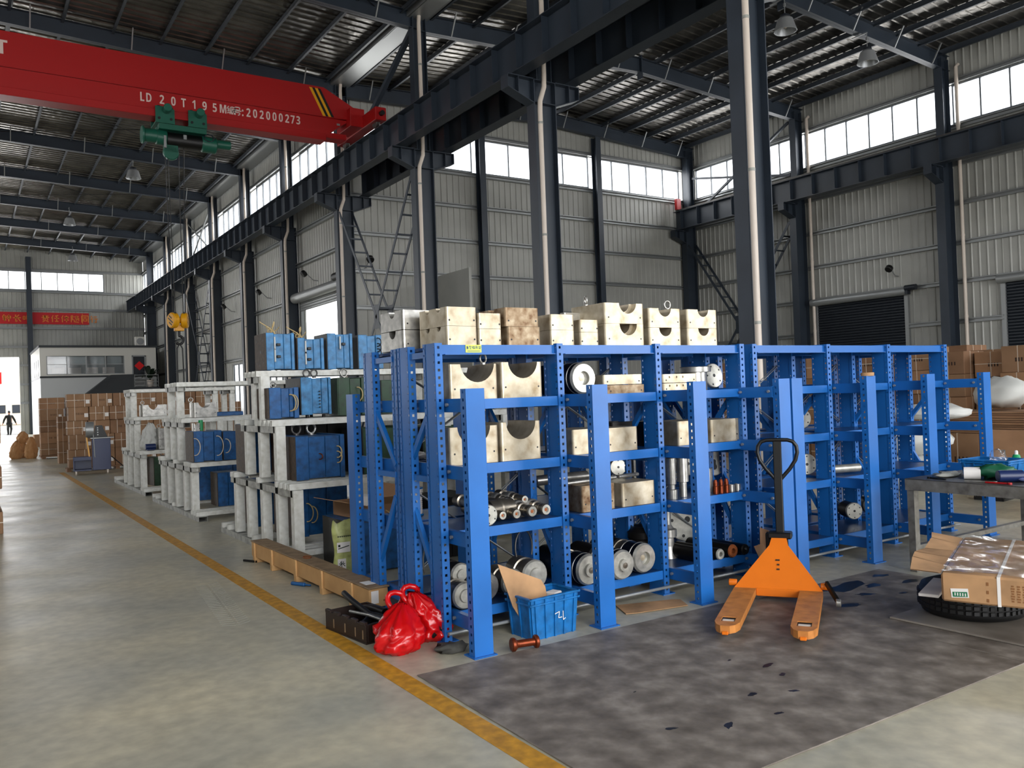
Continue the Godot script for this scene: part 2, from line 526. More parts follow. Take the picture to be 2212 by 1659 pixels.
func make_shell() -> void:
	# floors
	var g := Geo.new()
	g.span(Vector3(XL - 0.2, -0.3, ZE - 0.1), Vector3(XR + 0.2, 0.0, ZF + 0.1))
	tag(obj("floor", g, M.concrete), "grey polished concrete floor of the workshop", "floor", "", "structure")
	g = Geo.new()
	g.span(Vector3(-60, -0.5, -160), Vector3(70, -0.31, 50))
	tag(obj("ground", g, M.outdoor_ground), "pale concrete yard outside the gates", "ground", "", "structure")
	g = Geo.new()
	g.span(Vector3(-6, -0.32, ZE - 40), Vector3(9, -0.01, ZE - 0.1))
	tag(obj("pavement", g, M.outdoor_ground), "bright concrete apron outside the far gate", "pavement", "", "structure")
	g = Geo.new()
	g.span(Vector3(2.005, 0.0, -24.5), Vector3(2.13, 0.002, ZF))
	tag(obj("trim_1", g, M.yellow_line), "worn yellow safety line painted along the aisle floor", "floor marking", "", "structure")
	# walls
	var rows := [2.2, 3.5, 4.83, 6.12, 7.45, 8.78, 10.02, 11.55]
	var holes := [[0.4, 16.3, SILL, HEAD]]
	wall_with_openings("wall_back", "pale ribbed sheet wall behind the racks, below the row of high windows", Vector3(XA + 0.3, 0, ZB), Vector3(1, 0, 0), Vector3(0, 0, 1), XR - XA - 0.3, 13.0, holes, rows)
	for i in 3:
		var x0: float = [11.5, 16.85, 22.5][i]
		var x1: float = [16.5, 22.2, 27.45][i]
		window_band(["high bright window of the back wall, beside the runway beam at its left", "high bright window in the middle of the back wall", "high bright window of the back wall nearest the corner"][i], Vector3(x0, 0, ZB), Vector3(1, 0, 0), Vector3(0, 0, 1), x1 - x0, SILL, HEAD, [4, 4, 5][i])
	holes = [[0.0, 36.0, SILL, HEAD], [ZF + 17.0, ZF + 20.76, 0.0, 4.62], [ZF + 9.6, ZF + 13.7, 0.0, 4.55]]
	wall_with_openings("wall_right", "grey ribbed sheet wall with roller doors at the right", Vector3(XR, 0, ZF), Vector3(0, 0, -1), Vector3(-1, 0, 0), ZF - ZB, 13.0, holes, rows)
	for k in range(-1, 3):
		window_band("high bright window of the right wall, %s bay from the corner" % ["first", "second", "third", "fourth"][2 - k], Vector3(XR, 0, zk(k) - 0.15), Vector3(0, 0, -1), Vector3(-1, 0, 0), 5.6, SILL, HEAD, 6)
	holes = [[0.0, 40.0, 10.3, 11.5], [zk(3) - zk(4) - 5.5 + 0.2, zk(3) - zk(4) - 0.75, 0.0, 5.45]]
	for k in [4, 5]:
		holes.append([ZB - zk(k) + 1.0, ZB - zk(k) + 4.6, 1.0, 3.6])
	wall_with_openings("wall_middle", "cream ribbed sheet wall between the dark columns of the long bay", Vector3(XA + 0.42, 0, ZB), Vector3(0, 0, -1), Vector3(-1, 0, 0), ZB - ZE, 13.0, holes, [2.2, 3.8, 5.75, 7.1, 8.4, 10.2, 11.6])
	for k in range(3, 10):
		window_band("high window above the runway of the long bay, %s bay past the corner" % ORD[k - 3].replace("nearest", "first"), Vector3(XA + 0.42, 0, zk(k) - 0.5), Vector3(0, 0, -1), Vector3(-1, 0, 0), 4.9, 10.3, 11.5, 5)
	for k in [4, 5]:
		window_band("low dark window between the columns, %s" % ["nearer one, behind the blue moulds", "farther one, behind the white stands"][k - 4], Vector3(XA + 0.42, 0, zk(k) - 0.7), Vector3(0, 0, -1), Vector3(-1, 0, 0), 3.6, 1.0, 3.6, 4)
	holes = [[2.0, 19.0, SILL, HEAD], [7.2, 13.5, 0.0, 5.4]]
	wall_with_openings("wall_end", "far end wall of pale ribbed sheet with the red banner", Vector3(XL, 0, ZE), Vector3(1, 0, 0), Vector3(0, 0, 1), XA + 0.4 - XL, 13.3, holes, rows)
	window_band("high window of the far end wall, beside the red banner", Vector3(XL + 2.0, 0, ZE), Vector3(1, 0, 0), Vector3(0, 0, 1), 17.0, SILL, HEAD, 17)
	holes = [[0.0, 76.0, SILL, HEAD], [-ZE - 46.0, -ZE - 38.0, 0.0, 5.0]]
	wall_with_openings("wall_left", "ribbed sheet wall along the left of the long bay", Vector3(XL, 0, ZE), Vector3(0, 0, 1), Vector3(1, 0, 0), ZF - ZE, 13.0, holes, rows)
	holes = [[1.0, 37.5, 5.6, 8.9], [7.5, 15.0, 0.0, 5.4], [23.5, 31.0, 0.0, 5.4]]
	wall_with_openings("wall_front", "sheet wall with open gates behind the photographer", Vector3(XL, 0, ZF), Vector3(1, 0, 0), Vector3(0, 0, -1), XR - XL, 13.3, holes, rows)
	# roofs: ribbed sheets lined with foil, on purlins
	var slopes := [[XL, 12.68, 0.5, 13.15, ZE, ZF, 8], [XA, 12.68, 0.5, 13.15, ZE, ZF, 8], [XA, 12.68, 19.6, 13.12, ZB, ZF, 6], [XR, 12.62, 19.6, 13.12, ZB, ZF, 7]]
	for i in 4:
		var s: Array = slopes[i]
		var c := thing("ceiling" if i == 0 else "ceiling_%d" % (i + 1), ["foil-lined roof slope over the left of the crane bay", "foil-lined roof slope over the red crane, falling to the valley gutter", "foil-lined roof slope rising from the valley to the ridge of the right bay", "foil-lined roof slope falling to the right wall windows"][i], "ceiling", Vector3.ZERO, 0.0, "", "structure")
		var sheet := Geo.new()
		var a := Vector3(s[0], s[1], s[4])
		var run := Vector3(s[2] - s[0], s[3] - s[1], 0)
		var down := Vector3(0, -1, 0)
		ribbed(sheet, a, Vector3(0, 0, 1), run.normalized(), down, s[5] - s[4], run.length(), 0.32, 0.03)
		sheet.box(a + run * 0.5 + Vector3(0, 0.06, (s[5] - s[4]) * 0.5), Vector3(run.length() + 0.1, 0.06, s[5] - s[4] + 0.4), Basis(Vector3(0, 0, 1), atan2(run.y, run.x) if run.x > 0 else atan2(-run.y, -run.x)))
		obj("foil_sheet", sheet, M.foil, c)
		for j in s[6]:
			var f: float = (j + 0.35) / s[6]
			var p: Vector3 = a + run * f + Vector3(0, -0.13, 0)
			var pg := Geo.new()
			pg.span(p + Vector3(-0.006, -0.1, 0), p + Vector3(0.006, 0.1, s[5] - s[4]))
			pg.span(p + Vector3(-0.07, -0.1, 0), p + Vector3(0.0, -0.09, s[5] - s[4]))
			pg.span(p + Vector3(-0.07, -0.1, 0), p + Vector3(-0.062, -0.075, s[5] - s[4]))
			pg.span(p + Vector3(0.0, 0.088, 0), p + Vector3(0.07, 0.1, s[5] - s[4]))
			obj("purlin", pg, M.purlin_grey, c)
	g = Geo.new()
	g.span(Vector3(XA - 0.3, 12.42, ZE), Vector3(XA + 0.3, 12.46, ZF))
	g.span(Vector3(XA - 0.32, 12.42, ZE), Vector3(XA - 0.28, 12.72, ZF))
	g.span(Vector3(XA + 0.28, 12.42, ZE), Vector3(XA + 0.32, 12.72, ZF))
	tag(obj("trim_2", g, M.galvanised), "grey valley gutter along the top of the middle columns", "gutter", "", "structure")


func h_column(g: Geo, x: float, z: float, y0: float, y1: float, dx: float, wz: float) -> void:   # flanges face left and right, the web runs between them
	g.span(Vector3(x - dx * 0.5, y0, z - wz * 0.5), Vector3(x - dx * 0.5 + 0.018, y1, z + wz * 0.5))
	g.span(Vector3(x + dx * 0.5 - 0.018, y0, z - wz * 0.5), Vector3(x + dx * 0.5, y1, z + wz * 0.5))
	g.span(Vector3(x - dx * 0.5 + 0.018, y0, z - 0.006), Vector3(x + dx * 0.5 - 0.018, y1, z + 0.006))


func corbel(c: Node3D, x: float, z: float, side: float) -> void:   # bracket that carries the runway beam
	var g := Geo.new()
	var x0 := x + side * 0.3
	var x1 := x + side * 0.98
	g.prism([Vector2(x0, 8.62), Vector2(x1, 8.62), Vector2(x1, 8.36), Vector2(x0, 8.1)], 0.014, Transform3D(Basis.IDENTITY, Vector3(0, 0, z)))
	g.span(Vector3(minf(x0, x1), 8.62, z - 0.15), Vector3(maxf(x0, x1), 8.64, z + 0.15))
	g.bar(Vector3(x0, 8.09, z), Vector3(x1, 8.35, z), 0.3, 0.016)
	g.span(Vector3(x1 - 0.008, 8.34, z - 0.14), Vector3(x1 + 0.008, 8.62, z + 0.14))
	g.span(Vector3(x + side * 0.7 - 0.007, 8.25, z - 0.14), Vector3(x + side * 0.7 + 0.007, 8.62, z + 0.14))
	obj("corbel", g, M.steel_grey, c)


func runway(label: String, x: float, z0: float, z1: float) -> void:
	var t := thing("runway_beam", label, "beam", Vector3.ZERO, 0.0, "", "structure")
	var g := Geo.new()
	g.span(Vector3(x - 0.19, 9.44, z1), Vector3(x + 0.19, 9.46, z0))
	g.span(Vector3(x - 0.17, 8.64, z1), Vector3(x + 0.17, 8.66, z0))
	g.span(Vector3(x - 0.006, 8.66, z1), Vector3(x + 0.006, 9.44, z0))
	obj("beam", g, M.steel_grey, t)
	var r := Geo.new()
	r.span(Vector3(x - 0.05, 9.46, z1), Vector3(x + 0.05, 9.48, z0))
	r.span(Vector3(x - 0.012, 9.48, z1), Vector3(x + 0.012, 9.53, z0))
	r.span(Vector3(x - 0.03, 9.53, z1), Vector3(x + 0.03, 9.56, z0))
	obj("rail", r, M.rail_steel, t)
	var z := z0 - 0.4
	while z > z1 + 0.2:
		var s := Geo.new()
		for sd in [-1.0, 1.0]:
			s.box(Vector3(x + sd * 0.088, 9.07, z), Vector3(0.164, 0.74, 0.012))
		obj("stiffener", s, M.steel_grey, t)
		z -= 0.98


func ladder_brace(label: String, x: float, za: float, zb: float) -> void:   # two laced members that cross between neighbouring columns
	var t := thing("cross_brace", label, "brace", Vector3.ZERO, 0.0, "", "structure")
	for w in [[za, zb], [zb, za]]:
		var a := Vector3(x, 8.0, w[0])
		var b := Vector3(x, 0.35, w[1])
		var g := Geo.new()
		for s in [-0.24, 0.24]:
			g.bar(a + Vector3(s, 0, 0), b + Vector3(s, 0, 0), 0.02, 0.11, Vector3(0, 0, 1))
		obj("stringer", g, M.steel_grey, t)
		for i in 14:
			var p := a.lerp(b, (i + 1.0) / 15.0)
			var q := Geo.new()
			q.box(p, Vector3(0.46, 0.05, 0.05))
			obj("lacing", q, M.steel_grey, t)
	var gs := Geo.new()
	gs.box(Vector3(x - 0.24, 4.175, (za + zb) * 0.5), Vector3(0.014, 0.75, 0.36))
	gs.box(Vector3(x + 0.24, 4.175, (za + zb) * 0.5), Vector3(0.014, 0.75, 0.36))
	obj("gusset", gs, M.steel_grey, t)


func rafter(label: String, z: float, pts: Array, depth: float, group: String) -> void:
	var t := thing("roof_beam", label, "rafter", Vector3.ZERO, 0.0, group, "structure")
	var g := Geo.new()
	for i in pts.size() - 1:
		var a := Vector3(pts[i].x, pts[i].y, z)
		var b := Vector3(pts[i + 1].x, pts[i + 1].y, z)
		var d := Vector3(0, depth, 0)
		g.bar(a + Vector3(0, 0.01, 0), b + Vector3(0, 0.01, 0), 0.22, 0.016)
		g.bar(a + d, b + d, 0.22, 0.016)
		g.prism([Vector2(a.x, a.y), Vector2(b.x, b.y), Vector2(b.x, b.y + depth), Vector2(a.x, a.y + depth)], 0.012, Transform3D(Basis.IDENTITY, Vector3(0, 0, z)))
	obj("beam", g, M.steel_grey, t)
	var fly := Geo.new()
	for i in pts.size() - 1:
		for j in 4:
			var f := (j + 0.5) / 4.0
			var p := Vector3(lerpf(pts[i].x, pts[i + 1].x, f), lerpf(pts[i].y, pts[i + 1].y, f), z + 0.1)
			fly.bar(p, p + Vector3(0.0, depth + 0.08, 0.34), 0.035, 0.035)
	obj("fly_brace", fly, M.galvanised, t)
	if pts.size() > 2:
		var e := Geo.new()
		e.box(Vector3(pts[1].x, pts[1].y + depth * 0.5 - 0.06, z), Vector3(0.04, depth + 0.3, 0.24))
		obj("splice_plate", e, M.steel_grey, t)


func make_steelwork() -> void:
	for k in range(-1, 11):
		var z := zk(k)
		var c := thing("column", "dark grey steel column of the middle row, %s" % ["outside the picture at the right", "standing close behind the blue racks", "second back, with a white downpipe bent round the beam", "third back, with a white downpipe, beside the laced brace", "fourth back, at the corner of the back wall", "fifth back, between cream wall panels and the roller door", "sixth back, left of the roller door bay", "seventh back", "eighth back, beside the far laced brace", "ninth back, behind the white stands", "tenth back, beside the office", "last one by the end wall"][k + 1], "column", Vector3.ZERO, 0.0, "", "structure")
		var g := Geo.new()
		h_column(g, XA, z, 0.0, 8.62, 0.6, 0.3)
		h_column(g, XA, z, 8.62, 12.42, 0.42, 0.28)
		g.span(Vector3(XA - 0.34, 0.0, z - 0.2), Vector3(XA + 0.34, 0.03, z + 0.2))
		obj("shaft", g, M.steel_grey, c)
		var st := Geo.new()
		for y in [8.12, 8.62]:
			for sd in [-1.0, 1.0]:
				st.box(Vector3(XA, y, z + sd * 0.077), Vector3(0.56, 0.016, 0.142))
		obj("stiffener", st, M.steel_grey, c)
		corbel(c, XA, z, -1.0)
		if k <= 3: corbel(c, XA, z, 1.0)
	for k in range(0, 4):
		var z := zk(k)
		var c := thing("column", "dark grey steel column of the right wall, %s" % ["outside the picture at the right", "right of the near roller door", "left of the roller door, with a laced brace on its far side", "in the corner with the back wall"][k], "column", Vector3.ZERO, 0.0, "", "structure")
		var g := Geo.new()
		h_column(g, XR - 0.45, z, 0.0, 8.62, 0.6, 0.3)
		h_column(g, XR - 0.36, z, 8.62, 12.3, 0.42, 0.28)
		obj("shaft", g, M.steel_grey, c)
		corbel(c, XR - 0.45, z, -1.0)
	for i in 2:
		var x: float = [16.7, 22.4][i]
		var c := thing("column", "slim dark post of the back wall, %s" % ["left one", "right one"][i], "column", Vector3.ZERO, 0.0, "", "structure")
		var g := Geo.new()
		for s in [-1.0, 1.0]:
			g.box(Vector3(x, 6.1, ZB + 0.35 + s * 0.15), Vector3(0.26, 12.2, 0.014))
		g.box(Vector3(x, 6.1, ZB + 0.35), Vector3(0.012, 12.2, 0.29))
		obj("shaft", g, M.steel_grey, c)
	var ep := Geo.new()
	for s in [-1.0, 1.0]:
		ep.box(Vector3(4.0, 6.2, ZE + 0.35 + s * 0.15), Vector3(0.32, 12.4, 0.014))
	ep.box(Vector3(4.0, 6.2, ZE + 0.35), Vector3(0.012, 12.4, 0.29))
	tag(obj("column", ep, M.steel_grey), "slim dark post of the far end wall, crossing the banner", "column", "", "structure")
	runway("dark riveted-looking crane runway beam with ribs, carrying the red crane", XA - 0.72, ZF, ZE + 0.3)
	runway("dark crane runway beam on the right face of the middle columns", XA + 0.72, ZF, ZB + 0.3)
	runway("grey crane runway beam along the right wall", XR - 1.15, ZF, ZB + 0.3)
	ladder_brace("dark laced cross brace between two middle columns, behind the tooling blocks", XA, zk(3) + 0.2, zk(2) - 0.2)
	ladder_brace("dark laced cross brace between columns far down the long bay", XA, zk(7) + 0.2, zk(6) - 0.2)
	ladder_brace("dark laced cross brace against the right wall, behind the near column", XR - 0.45, zk(3) + 0.2, zk(2) - 0.2)
	for k in range(-1, 11):
		rafter("dark roof beam over the crane bay, %s one from the camera" % ORD[k + 1], zk(k), [Vector2(XL, 12.1), Vector2(0.5, 12.52), Vector2(XA, 12.1)], 0.46, "roof beams of the crane bay")
	for k in range(-1, 4):
		rafter("dark roof beam over the right bay, %s one from the camera" % ORD[k + 1], zk(k), [Vector2(XA, 12.05), Vector2(19.6, 12.4), Vector2(XR, 11.95)], 0.5, "roof beams of the right bay")


func make_tool_materials() -> void:
	var wear := noise_tex(61, 0.02, Color(0.72, 0.72, 0.72), Color(1, 1, 1), 256)
	mat("rack_blue", Color(0.11, 0.405, 0.71), 0.36, 0.0, noise_tex(62, 0.01, Color(0.9, 0.9, 0.9), Color(1, 1, 1), 256), 0.6)
	mat("rack_deck", Color(0.17, 0.33, 0.56), 0.3, 0.15, wear, 0.5)
	mat("block_steel", Color(0.80, 0.765, 0.69), 0.42, 0.62, noise_tex(63, 0.012, Color(0.68, 0.62, 0.53), Color(1, 1, 1), 512, FastNoiseLite.TYPE_SIMPLEX_SMOOTH, 5, 0.35), 1.1)
	mat("block_rusty", Color(0.72, 0.66, 0.56), 0.5, 0.5, noise_tex(64, 0.015, Color(0.42, 0.27, 0.14), Color(1, 1, 1), 512, FastNoiseLite.TYPE_SIMPLEX_SMOOTH, 5, 0.32), 1.3)
	mat("bore_steel", Color(0.62, 0.61, 0.60), 0.22, 0.95)
	mat("bright_steel", Color(0.80, 0.79, 0.765), 0.33, 0.8, wear, 2.0)
	mat("turned_steel", Color(0.62, 0.585, 0.53), 0.3, 0.85, wear, 1.5)
	mat("end_face", Color(0.80, 0.79, 0.75), 0.36, 0.6, wear, 2.0)
	mat("roller_navy", Color(0.035, 0.05, 0.085), 0.28)
	mat("dark_steel", Color(0.13, 0.12, 0.115), 0.42, 0.5, wear, 1.0)
	mat("copper", Color(0.58, 0.27, 0.15), 0.36, 0.75, wear, 3.0)
	mat("rust_core", Color(0.66, 0.36, 0.17), 0.6, 0.2, wear, 3.0)


func upright_mesh(height: float, wide: float, deep: float, plain := false) -> ArrayMesh:   # folded post, punched along its edges; the broad side looks to the left
	var g := Geo.new()
	var up := Vector3.UP
	var zb := -wide * 0.5
	if plain:
		g.box(Vector3(-deep * 0.5, height * 0.5, 0), Vector3(0.005, height, wide))
	else:
		g.holed(Vector3(-deep * 0.5, 0, zb), up, Vector3(0, 0, 1), height, 0.03, 0.014, 0.05, 0.004)
		g.holed(Vector3(-deep * 0.5, 0, -zb - 0.03), up, Vector3(0, 0, 1), height, 0.03, 0.014, 0.05, 0.004)
		g.box(Vector3(-deep * 0.5 + 0.004, height * 0.5, 0), Vector3(0.005, height, wide - 0.06))
	for s in [-1.0, 1.0]:
		g.holed(Vector3(-deep * 0.5, 0, s * wide * 0.5), up, Vector3(1, 0, 0), height, deep, 0.018, 0.05, 0.004)
		g.box(Vector3(deep * 0.5, height * 0.5, s * (wide * 0.5 - 0.012)), Vector3(0.004, height, 0.024))
	g.box(Vector3(0.01, 0.004, 0), Vector3(deep + 0.07, 0.008, wide + 0.03))
	return g.mesh()


func make_rack(label: String, xs: Array, zf: float, s: float, shelves: Array) -> void:
	var t := thing("mould_rack", label, "rack")
	var tall := upright_mesh(1.97, 0.165, 0.055)
	var slim := upright_mesh(1.97, 0.09, 0.055)
	var short := upright_mesh(1.66, 0.135, 0.06, true)
	var levels := [0.19, 0.72, 1.15, 1.59]
	var Z := func(d: float) -> float: return zf + s * d
	for i in xs.size():
		var x: float = xs[i]
		obj("upright", tall, M.rack_blue, t, Vector3(x, 0, Z.call(-0.0825)))
		if s > 0:
			obj("upright", tall, M.rack_blue, t, Vector3(x, 0, Z.call(-0.48)))
		else:
			obj("upright", slim, M.rack_blue, t, Vector3(x + 0.02, 0, Z.call(-0.50)))
		obj("front_post", short, M.rack_blue, t, Vector3(x + 0.03, 0, Z.call(0.37)), Basis(Vector3.UP, PI / 2) if s > 0 else Basis.IDENTITY)
		for y in levels:
			var c := Geo.new()
			var x1 := x + (0.05 if i < xs.size() - 1 else -0.05)
			var a := Vector3(x1, y - 0.035, Z.call(0.345))
			var b := Vector3(x1, y - 0.035, Z.call(-0.54))
			c.bar(a, b, 0.005, 0.085)
			c.bar(a + Vector3(0.018, 0.042, 0), b + Vector3(0.018, 0.042, 0), 0.036, 0.005)
			c.bar(a + Vector3(0.018, -0.042, 0), b + Vector3(0.018, -0.042, 0), 0.036, 0.005)
			var ch := obj("channel", c, M.rack_blue, t)
			var bo := Geo.new()
			for d in [0.315, 0.02]:
				bo.cyl(Vector3(x1 - 0.004, y - 0.03, Z.call(d)), Vector3(x1 - 0.02, y - 0.03, Z.call(d)), 0.012, 6)
			obj("bolt", bo, M.galvanised, ch)
		var br := Geo.new()
		var q := func(y: float, d: float) -> Vector3: return Vector3(x, y, Z.call(d))
		for seg in [[1.90, -0.08, 1.90, -0.48], [1.62, -0.06, 1.13, -0.48], [1.06, -0.08, 1.06, -0.48], [0.9, -0.46, 0.3, -0.08]]:
			br.bar(q.call(seg[0], seg[1]), q.call(seg[2], seg[3]), 0.03, 0.04)
		obj("brace", br, M.rack_blue, t)
	for i in xs.size() - 1:
		var x0: float = xs[i] + 0.055
		var x1: float = xs[i + 1] - 0.03
		for y in levels + [1.96]:
			var top: bool = y > 1.9
			var dk := Geo.new()
			dk.box(Vector3((x0 + x1) * 0.5, y - 0.012, Z.call(-0.29)), Vector3(x1 - x0, 0.02, 0.52))
			var sh := obj("shelf", dk, M.rack_deck, t)
			var bm := Geo.new()
			var h := 0.065
			bm.box(Vector3((x0 + x1) * 0.5, y - h * 0.5, Z.call(-0.01 if not top else -0.03)), Vector3(x1 - x0 + (0.03 if top else 0.0), h, 0.006), Basis.IDENTITY)
			bm.box(Vector3((x0 + x1) * 0.5, y - h, Z.call(-0.03)), Vector3(x1 - x0, 0.005, 0.045))
			obj("beam", bm, M.rack_blue, sh)
			var rb := Geo.new()
			rb.box(Vector3((x0 + x1) * 0.5, y - h * 0.5, Z.call(-0.54)), Vector3(x1 - x0, h, 0.006))
			obj("beam", rb, M.rack_blue, sh)
	var rods := Geo.new()
	for i in xs.size() - 1:
		var za: float = Z.call(-0.57)
		rods.cyl(Vector3(xs[i], 0.3, za), Vector3(xs[i + 1], 1.0, za), 0.005, 6)
		rods.cyl(Vector3(xs[i], 1.0, za), Vector3(xs[i + 1], 0.3, za), 0.005, 6)
		rods.cyl(Vector3(xs[i], 1.2, za), Vector3(xs[i + 1], 1.8, za), 0.005, 6)
		rods.cyl(Vector3(xs[i], 1.8, za), Vector3(xs[i + 1], 1.2, za), 0.005, 6)
	obj("tie_rod", rods, M.galvanised, t)
	var fr := Geo.new()
	fr.cyl(Vector3(xs[0] - 0.03, 0.075, Z.call(0.06)), Vector3(xs[xs.size() - 1] + 0.03, 0.075, Z.call(0.06)), 0.012, 8)
	obj("floor_rod", fr, M.galvanised, t)


func rounded_rect(w: float, d: float, r: float, k := 3) -> PackedVector2Array:
	var p := PackedVector2Array()
	for c in [[1, 1, 0.0], [-1, 1, PI / 2], [-1, -1, PI], [1, -1, PI * 1.5]]:
		for i in k + 1:
			var a: float = c[2] + PI / 2 * i / k
			p.append(Vector2(c[0] * (w * 0.5 - r) + cos(a) * r, c[1] * (d * 0.5 - r) + sin(a) * r))
	return p


func block_shape(w: float, h: float, d: float, cuts: Array, r := 0.018) -> CSGCombiner3D:   # cuts: ["z"/"x", radius, offset across, height of the axis]
	var p := CSGPolygon3D.new()
	p.name = "solid"
	p.polygon = rounded_rect(w, d, r)
	p.depth = h
	p.rotation.x = PI / 2
	var root := CSGCombiner3D.new()
	root.add_child(p)
	for c in cuts:
		var y := CSGCylinder3D.new()
		y.name = numbered("bore_cut", root)
		y.operation = CSGShape3D.OPERATION_SUBTRACTION
		y.radius = c[1]; y.height = 2.0; y.sides = 28
		if c[0] == "z":
			y.rotation.x = PI / 2; y.position = Vector3(c[2], c[3], 0)
			if c.size() > 4: y.height = c[4]; y.position.z = d * 0.5
		else:
			y.rotation.z = PI / 2; y.position = Vector3(0, c[3], c[2])
		root.add_child(y)
	return root


func block(label: String, x0: float, x1: float, y0: float, y1: float, zfront: float, depth: float, cuts: Array = [], material := "block_steel", group := "", eye := []) -> Node3D:
	var o := block_shape(x1 - x0, y1 - y0, depth, cuts)
	o.name = numbered("tooling_block")
	o.material_override = M[material]
	o.position = Vector3((x0 + x1) * 0.5, y0, zfront - depth * 0.5)
	add_child(o, true)
	tag(o, label, "tooling block", group)
	for e in eye:
		var g := Geo.new()
		eyebolt(g, Vector3(e[0] - (x0 + x1) * 0.5, y1 - y0, e[1]), 0.032, e[2] if e.size() > 2 else 0.0)
		obj("eyebolt", g, M.bright_steel, o)
	var th := Geo.new()
	for hx in [-0.4, 0.4]:
		th.cyl(Vector3(hx * (x1 - x0), (y1 - y0) * 0.3, depth * 0.5 - 0.002), Vector3(hx * (x1 - x0), (y1 - y0) * 0.3, depth * 0.5 + 0.0008), 0.007, 8)
	obj("bolt_hole", th, M.black, o)
	return o


func eyebolt(g: Geo, at: Vector3, r: float, turn := 0.0) -> void:
	var ring := []
	for i in 14:
		var a := TAU * i / 14
		ring.append(at + Basis(Vector3.UP, turn) * Vector3(cos(a) * r, sin(a) * r + r * 1.35, 0))
	g.tube(ring, r * 0.24, 6, true)
	g.cyl(at, at + Vector3(0, r * 0.4, 0), r * 0.6, 10)


func roller(label: String, category: String, c: Vector3, length: float, parts: Array, group := "", turn := 0.0) -> Node3D:   # parts: [name, material, profile of Vector2(radius, distance from the front face)]
	var t := thing("roller", label, category, c, turn, group)
	for p in parts:
		var g := Geo.new()
		var pr := []
		for v in p[2]:
			pr.append(Vector2(v.x, -v.y))
		pr.reverse()
		g.lathe(pr, 28, Transform3D(Basis(Vector3(1, 0, 0), PI / 2), Vector3.ZERO))
		obj(p[0], g, M[p[1]], t)
	return t


func flange(label: String, c: Vector3, r: float, th: float, holes: int, slot: bool, group := "", tilt := 0.0, turn := 0.0) -> Node3D:   # a bored disc that looks forward
	var t := thing("flange_disc", label, "flange", c, turn, group)
	t.rotation.x = tilt
	var g := Geo.new()
	g.lathe([Vector2(0, 0), Vector2(r - 0.006, 0), Vector2(r, 0.006), Vector2(r, th - 0.006), Vector2(r - 0.006, th), Vector2(0, th)], 30, Transform3D(Basis(Vector3(1, 0, 0), PI / 2), Vector3(0, 0, -th)))
	obj("disc", g, M.end_face, t)
	var h := Geo.new()
	for i in holes:
		var a := TAU * (i + 0.5) / holes
		var p := Vector3(cos(a), sin(a), 0) * r * 0.76
		h.cyl(p + Vector3(0, 0, -0.004), p + Vector3(0, 0, 0.0012), r * 0.075, 10)
	obj("bolt_hole", h, M.black, t)
	var b := Geo.new()
	if slot:
		b.cyl(Vector3(0, r * 0.12, -0.004), Vector3(0, r * 0.12, 0.0012), r * 0.17, 12)
		b.cyl(Vector3(0, -r * 0.3, -0.004), Vector3(0, -r * 0.3, 0.0012), r * 0.24, 12)
		b.box(Vector3(0, -r * 0.1, -0.001), Vector3(r * 0.3, r * 0.5, 0.004))
	else:
		b.cyl(Vector3(0, 0, -0.004), Vector3(0, 0, 0.0015), r * 0.14, 12)
	obj("bore", b, M.black, t)
	return t


func big_roller(label: String, x: float, y: float, r: float, z: float, length: float, recess: bool, group: String) -> void:
	var bf := 0.0
	roller(label, "roller", Vector3(x, y, z), length, [
		["barrel", "roller_navy", [Vector2(r, 0.02), Vector2(r, 0.06)]],
		["ring", "bright_steel", [Vector2(r - 0.001, 0.06), Vector2(r + 0.002, 0.062), Vector2(r + 0.002, 0.07), Vector2(r - 0.001, 0.072)]],
		["barrel", "roller_navy", [Vector2(r, 0.072), Vector2(r, 0.17)]],
		["ring", "bright_steel", [Vector2(r - 0.001, 0.17), Vector2(r + 0.002, 0.172), Vector2(r + 0.002, 0.182), Vector2(r, 0.184)]],
		["journal", "turned_steel", [Vector2(r * 0.93, 0.184), Vector2(r * 0.93, 0.26), Vector2(r, 0.262), Vector2(r, 0.30)]],
		["sleeve", "dark_steel", [Vector2(r, 0.30), Vector2(r, length), Vector2(0, length)]],
		["end_face", "end_face", [Vector2(0, 0.03 if recess else -0.02), Vector2(r * 0.42, 0.03 if recess else -0.02), Vector2(r * 0.44, bf), Vector2(r - 0.012, 0.0), Vector2(r, 0.02)]],
		["centre", "turned_steel" if not recess else "block_steel", [Vector2(0, (0.03 if recess else -0.02) - 0.004), Vector2(r * 0.2, (0.03 if recess else -0.02) - 0.002)]]], group)


func spindle(label: String, x: float, y: float, r: float, z: float, length: float, group: String) -> void:   # stepped turned shaft that lies with its end to the front
	roller(label, "spindle", Vector3(x, y, z), length, [
		["shaft", "turned_steel", [Vector2(r * 0.85, 0.0), Vector2(r, 0.012), Vector2(r, 0.05), Vector2(r * 0.9, 0.055), Vector2(r, 0.06), Vector2(r, 0.11), Vector2(r * 1.25, 0.115), Vector2(r * 1.25, 0.16)]],
		["collar", "bright_steel", [Vector2(r * 1.25, 0.16), Vector2(r * 1.5, 0.17), Vector2(r * 1.5, 0.22), Vector2(r * 1.15, 0.225), Vector2(r * 1.15, 0.28)]],
		["shank", "turned_steel", [Vector2(r * 1.15, 0.28), Vector2(r * 1.6, 0.285), Vector2(r * 1.6, 0.36), Vector2(r * 1.2, 0.365), Vector2(r * 1.2, length), Vector2(0, length)]],
		["end_face", "end_face", [Vector2(0, 0.008), Vector2(r * 0.4, 0.008), Vector2(r * 0.45, 0.0), Vector2(r * 0.85, 0.0)]],
		["centre_hole", "rust_core", [Vector2(0, 0.004), Vector2(r * 0.3, 0.006)]]], group)


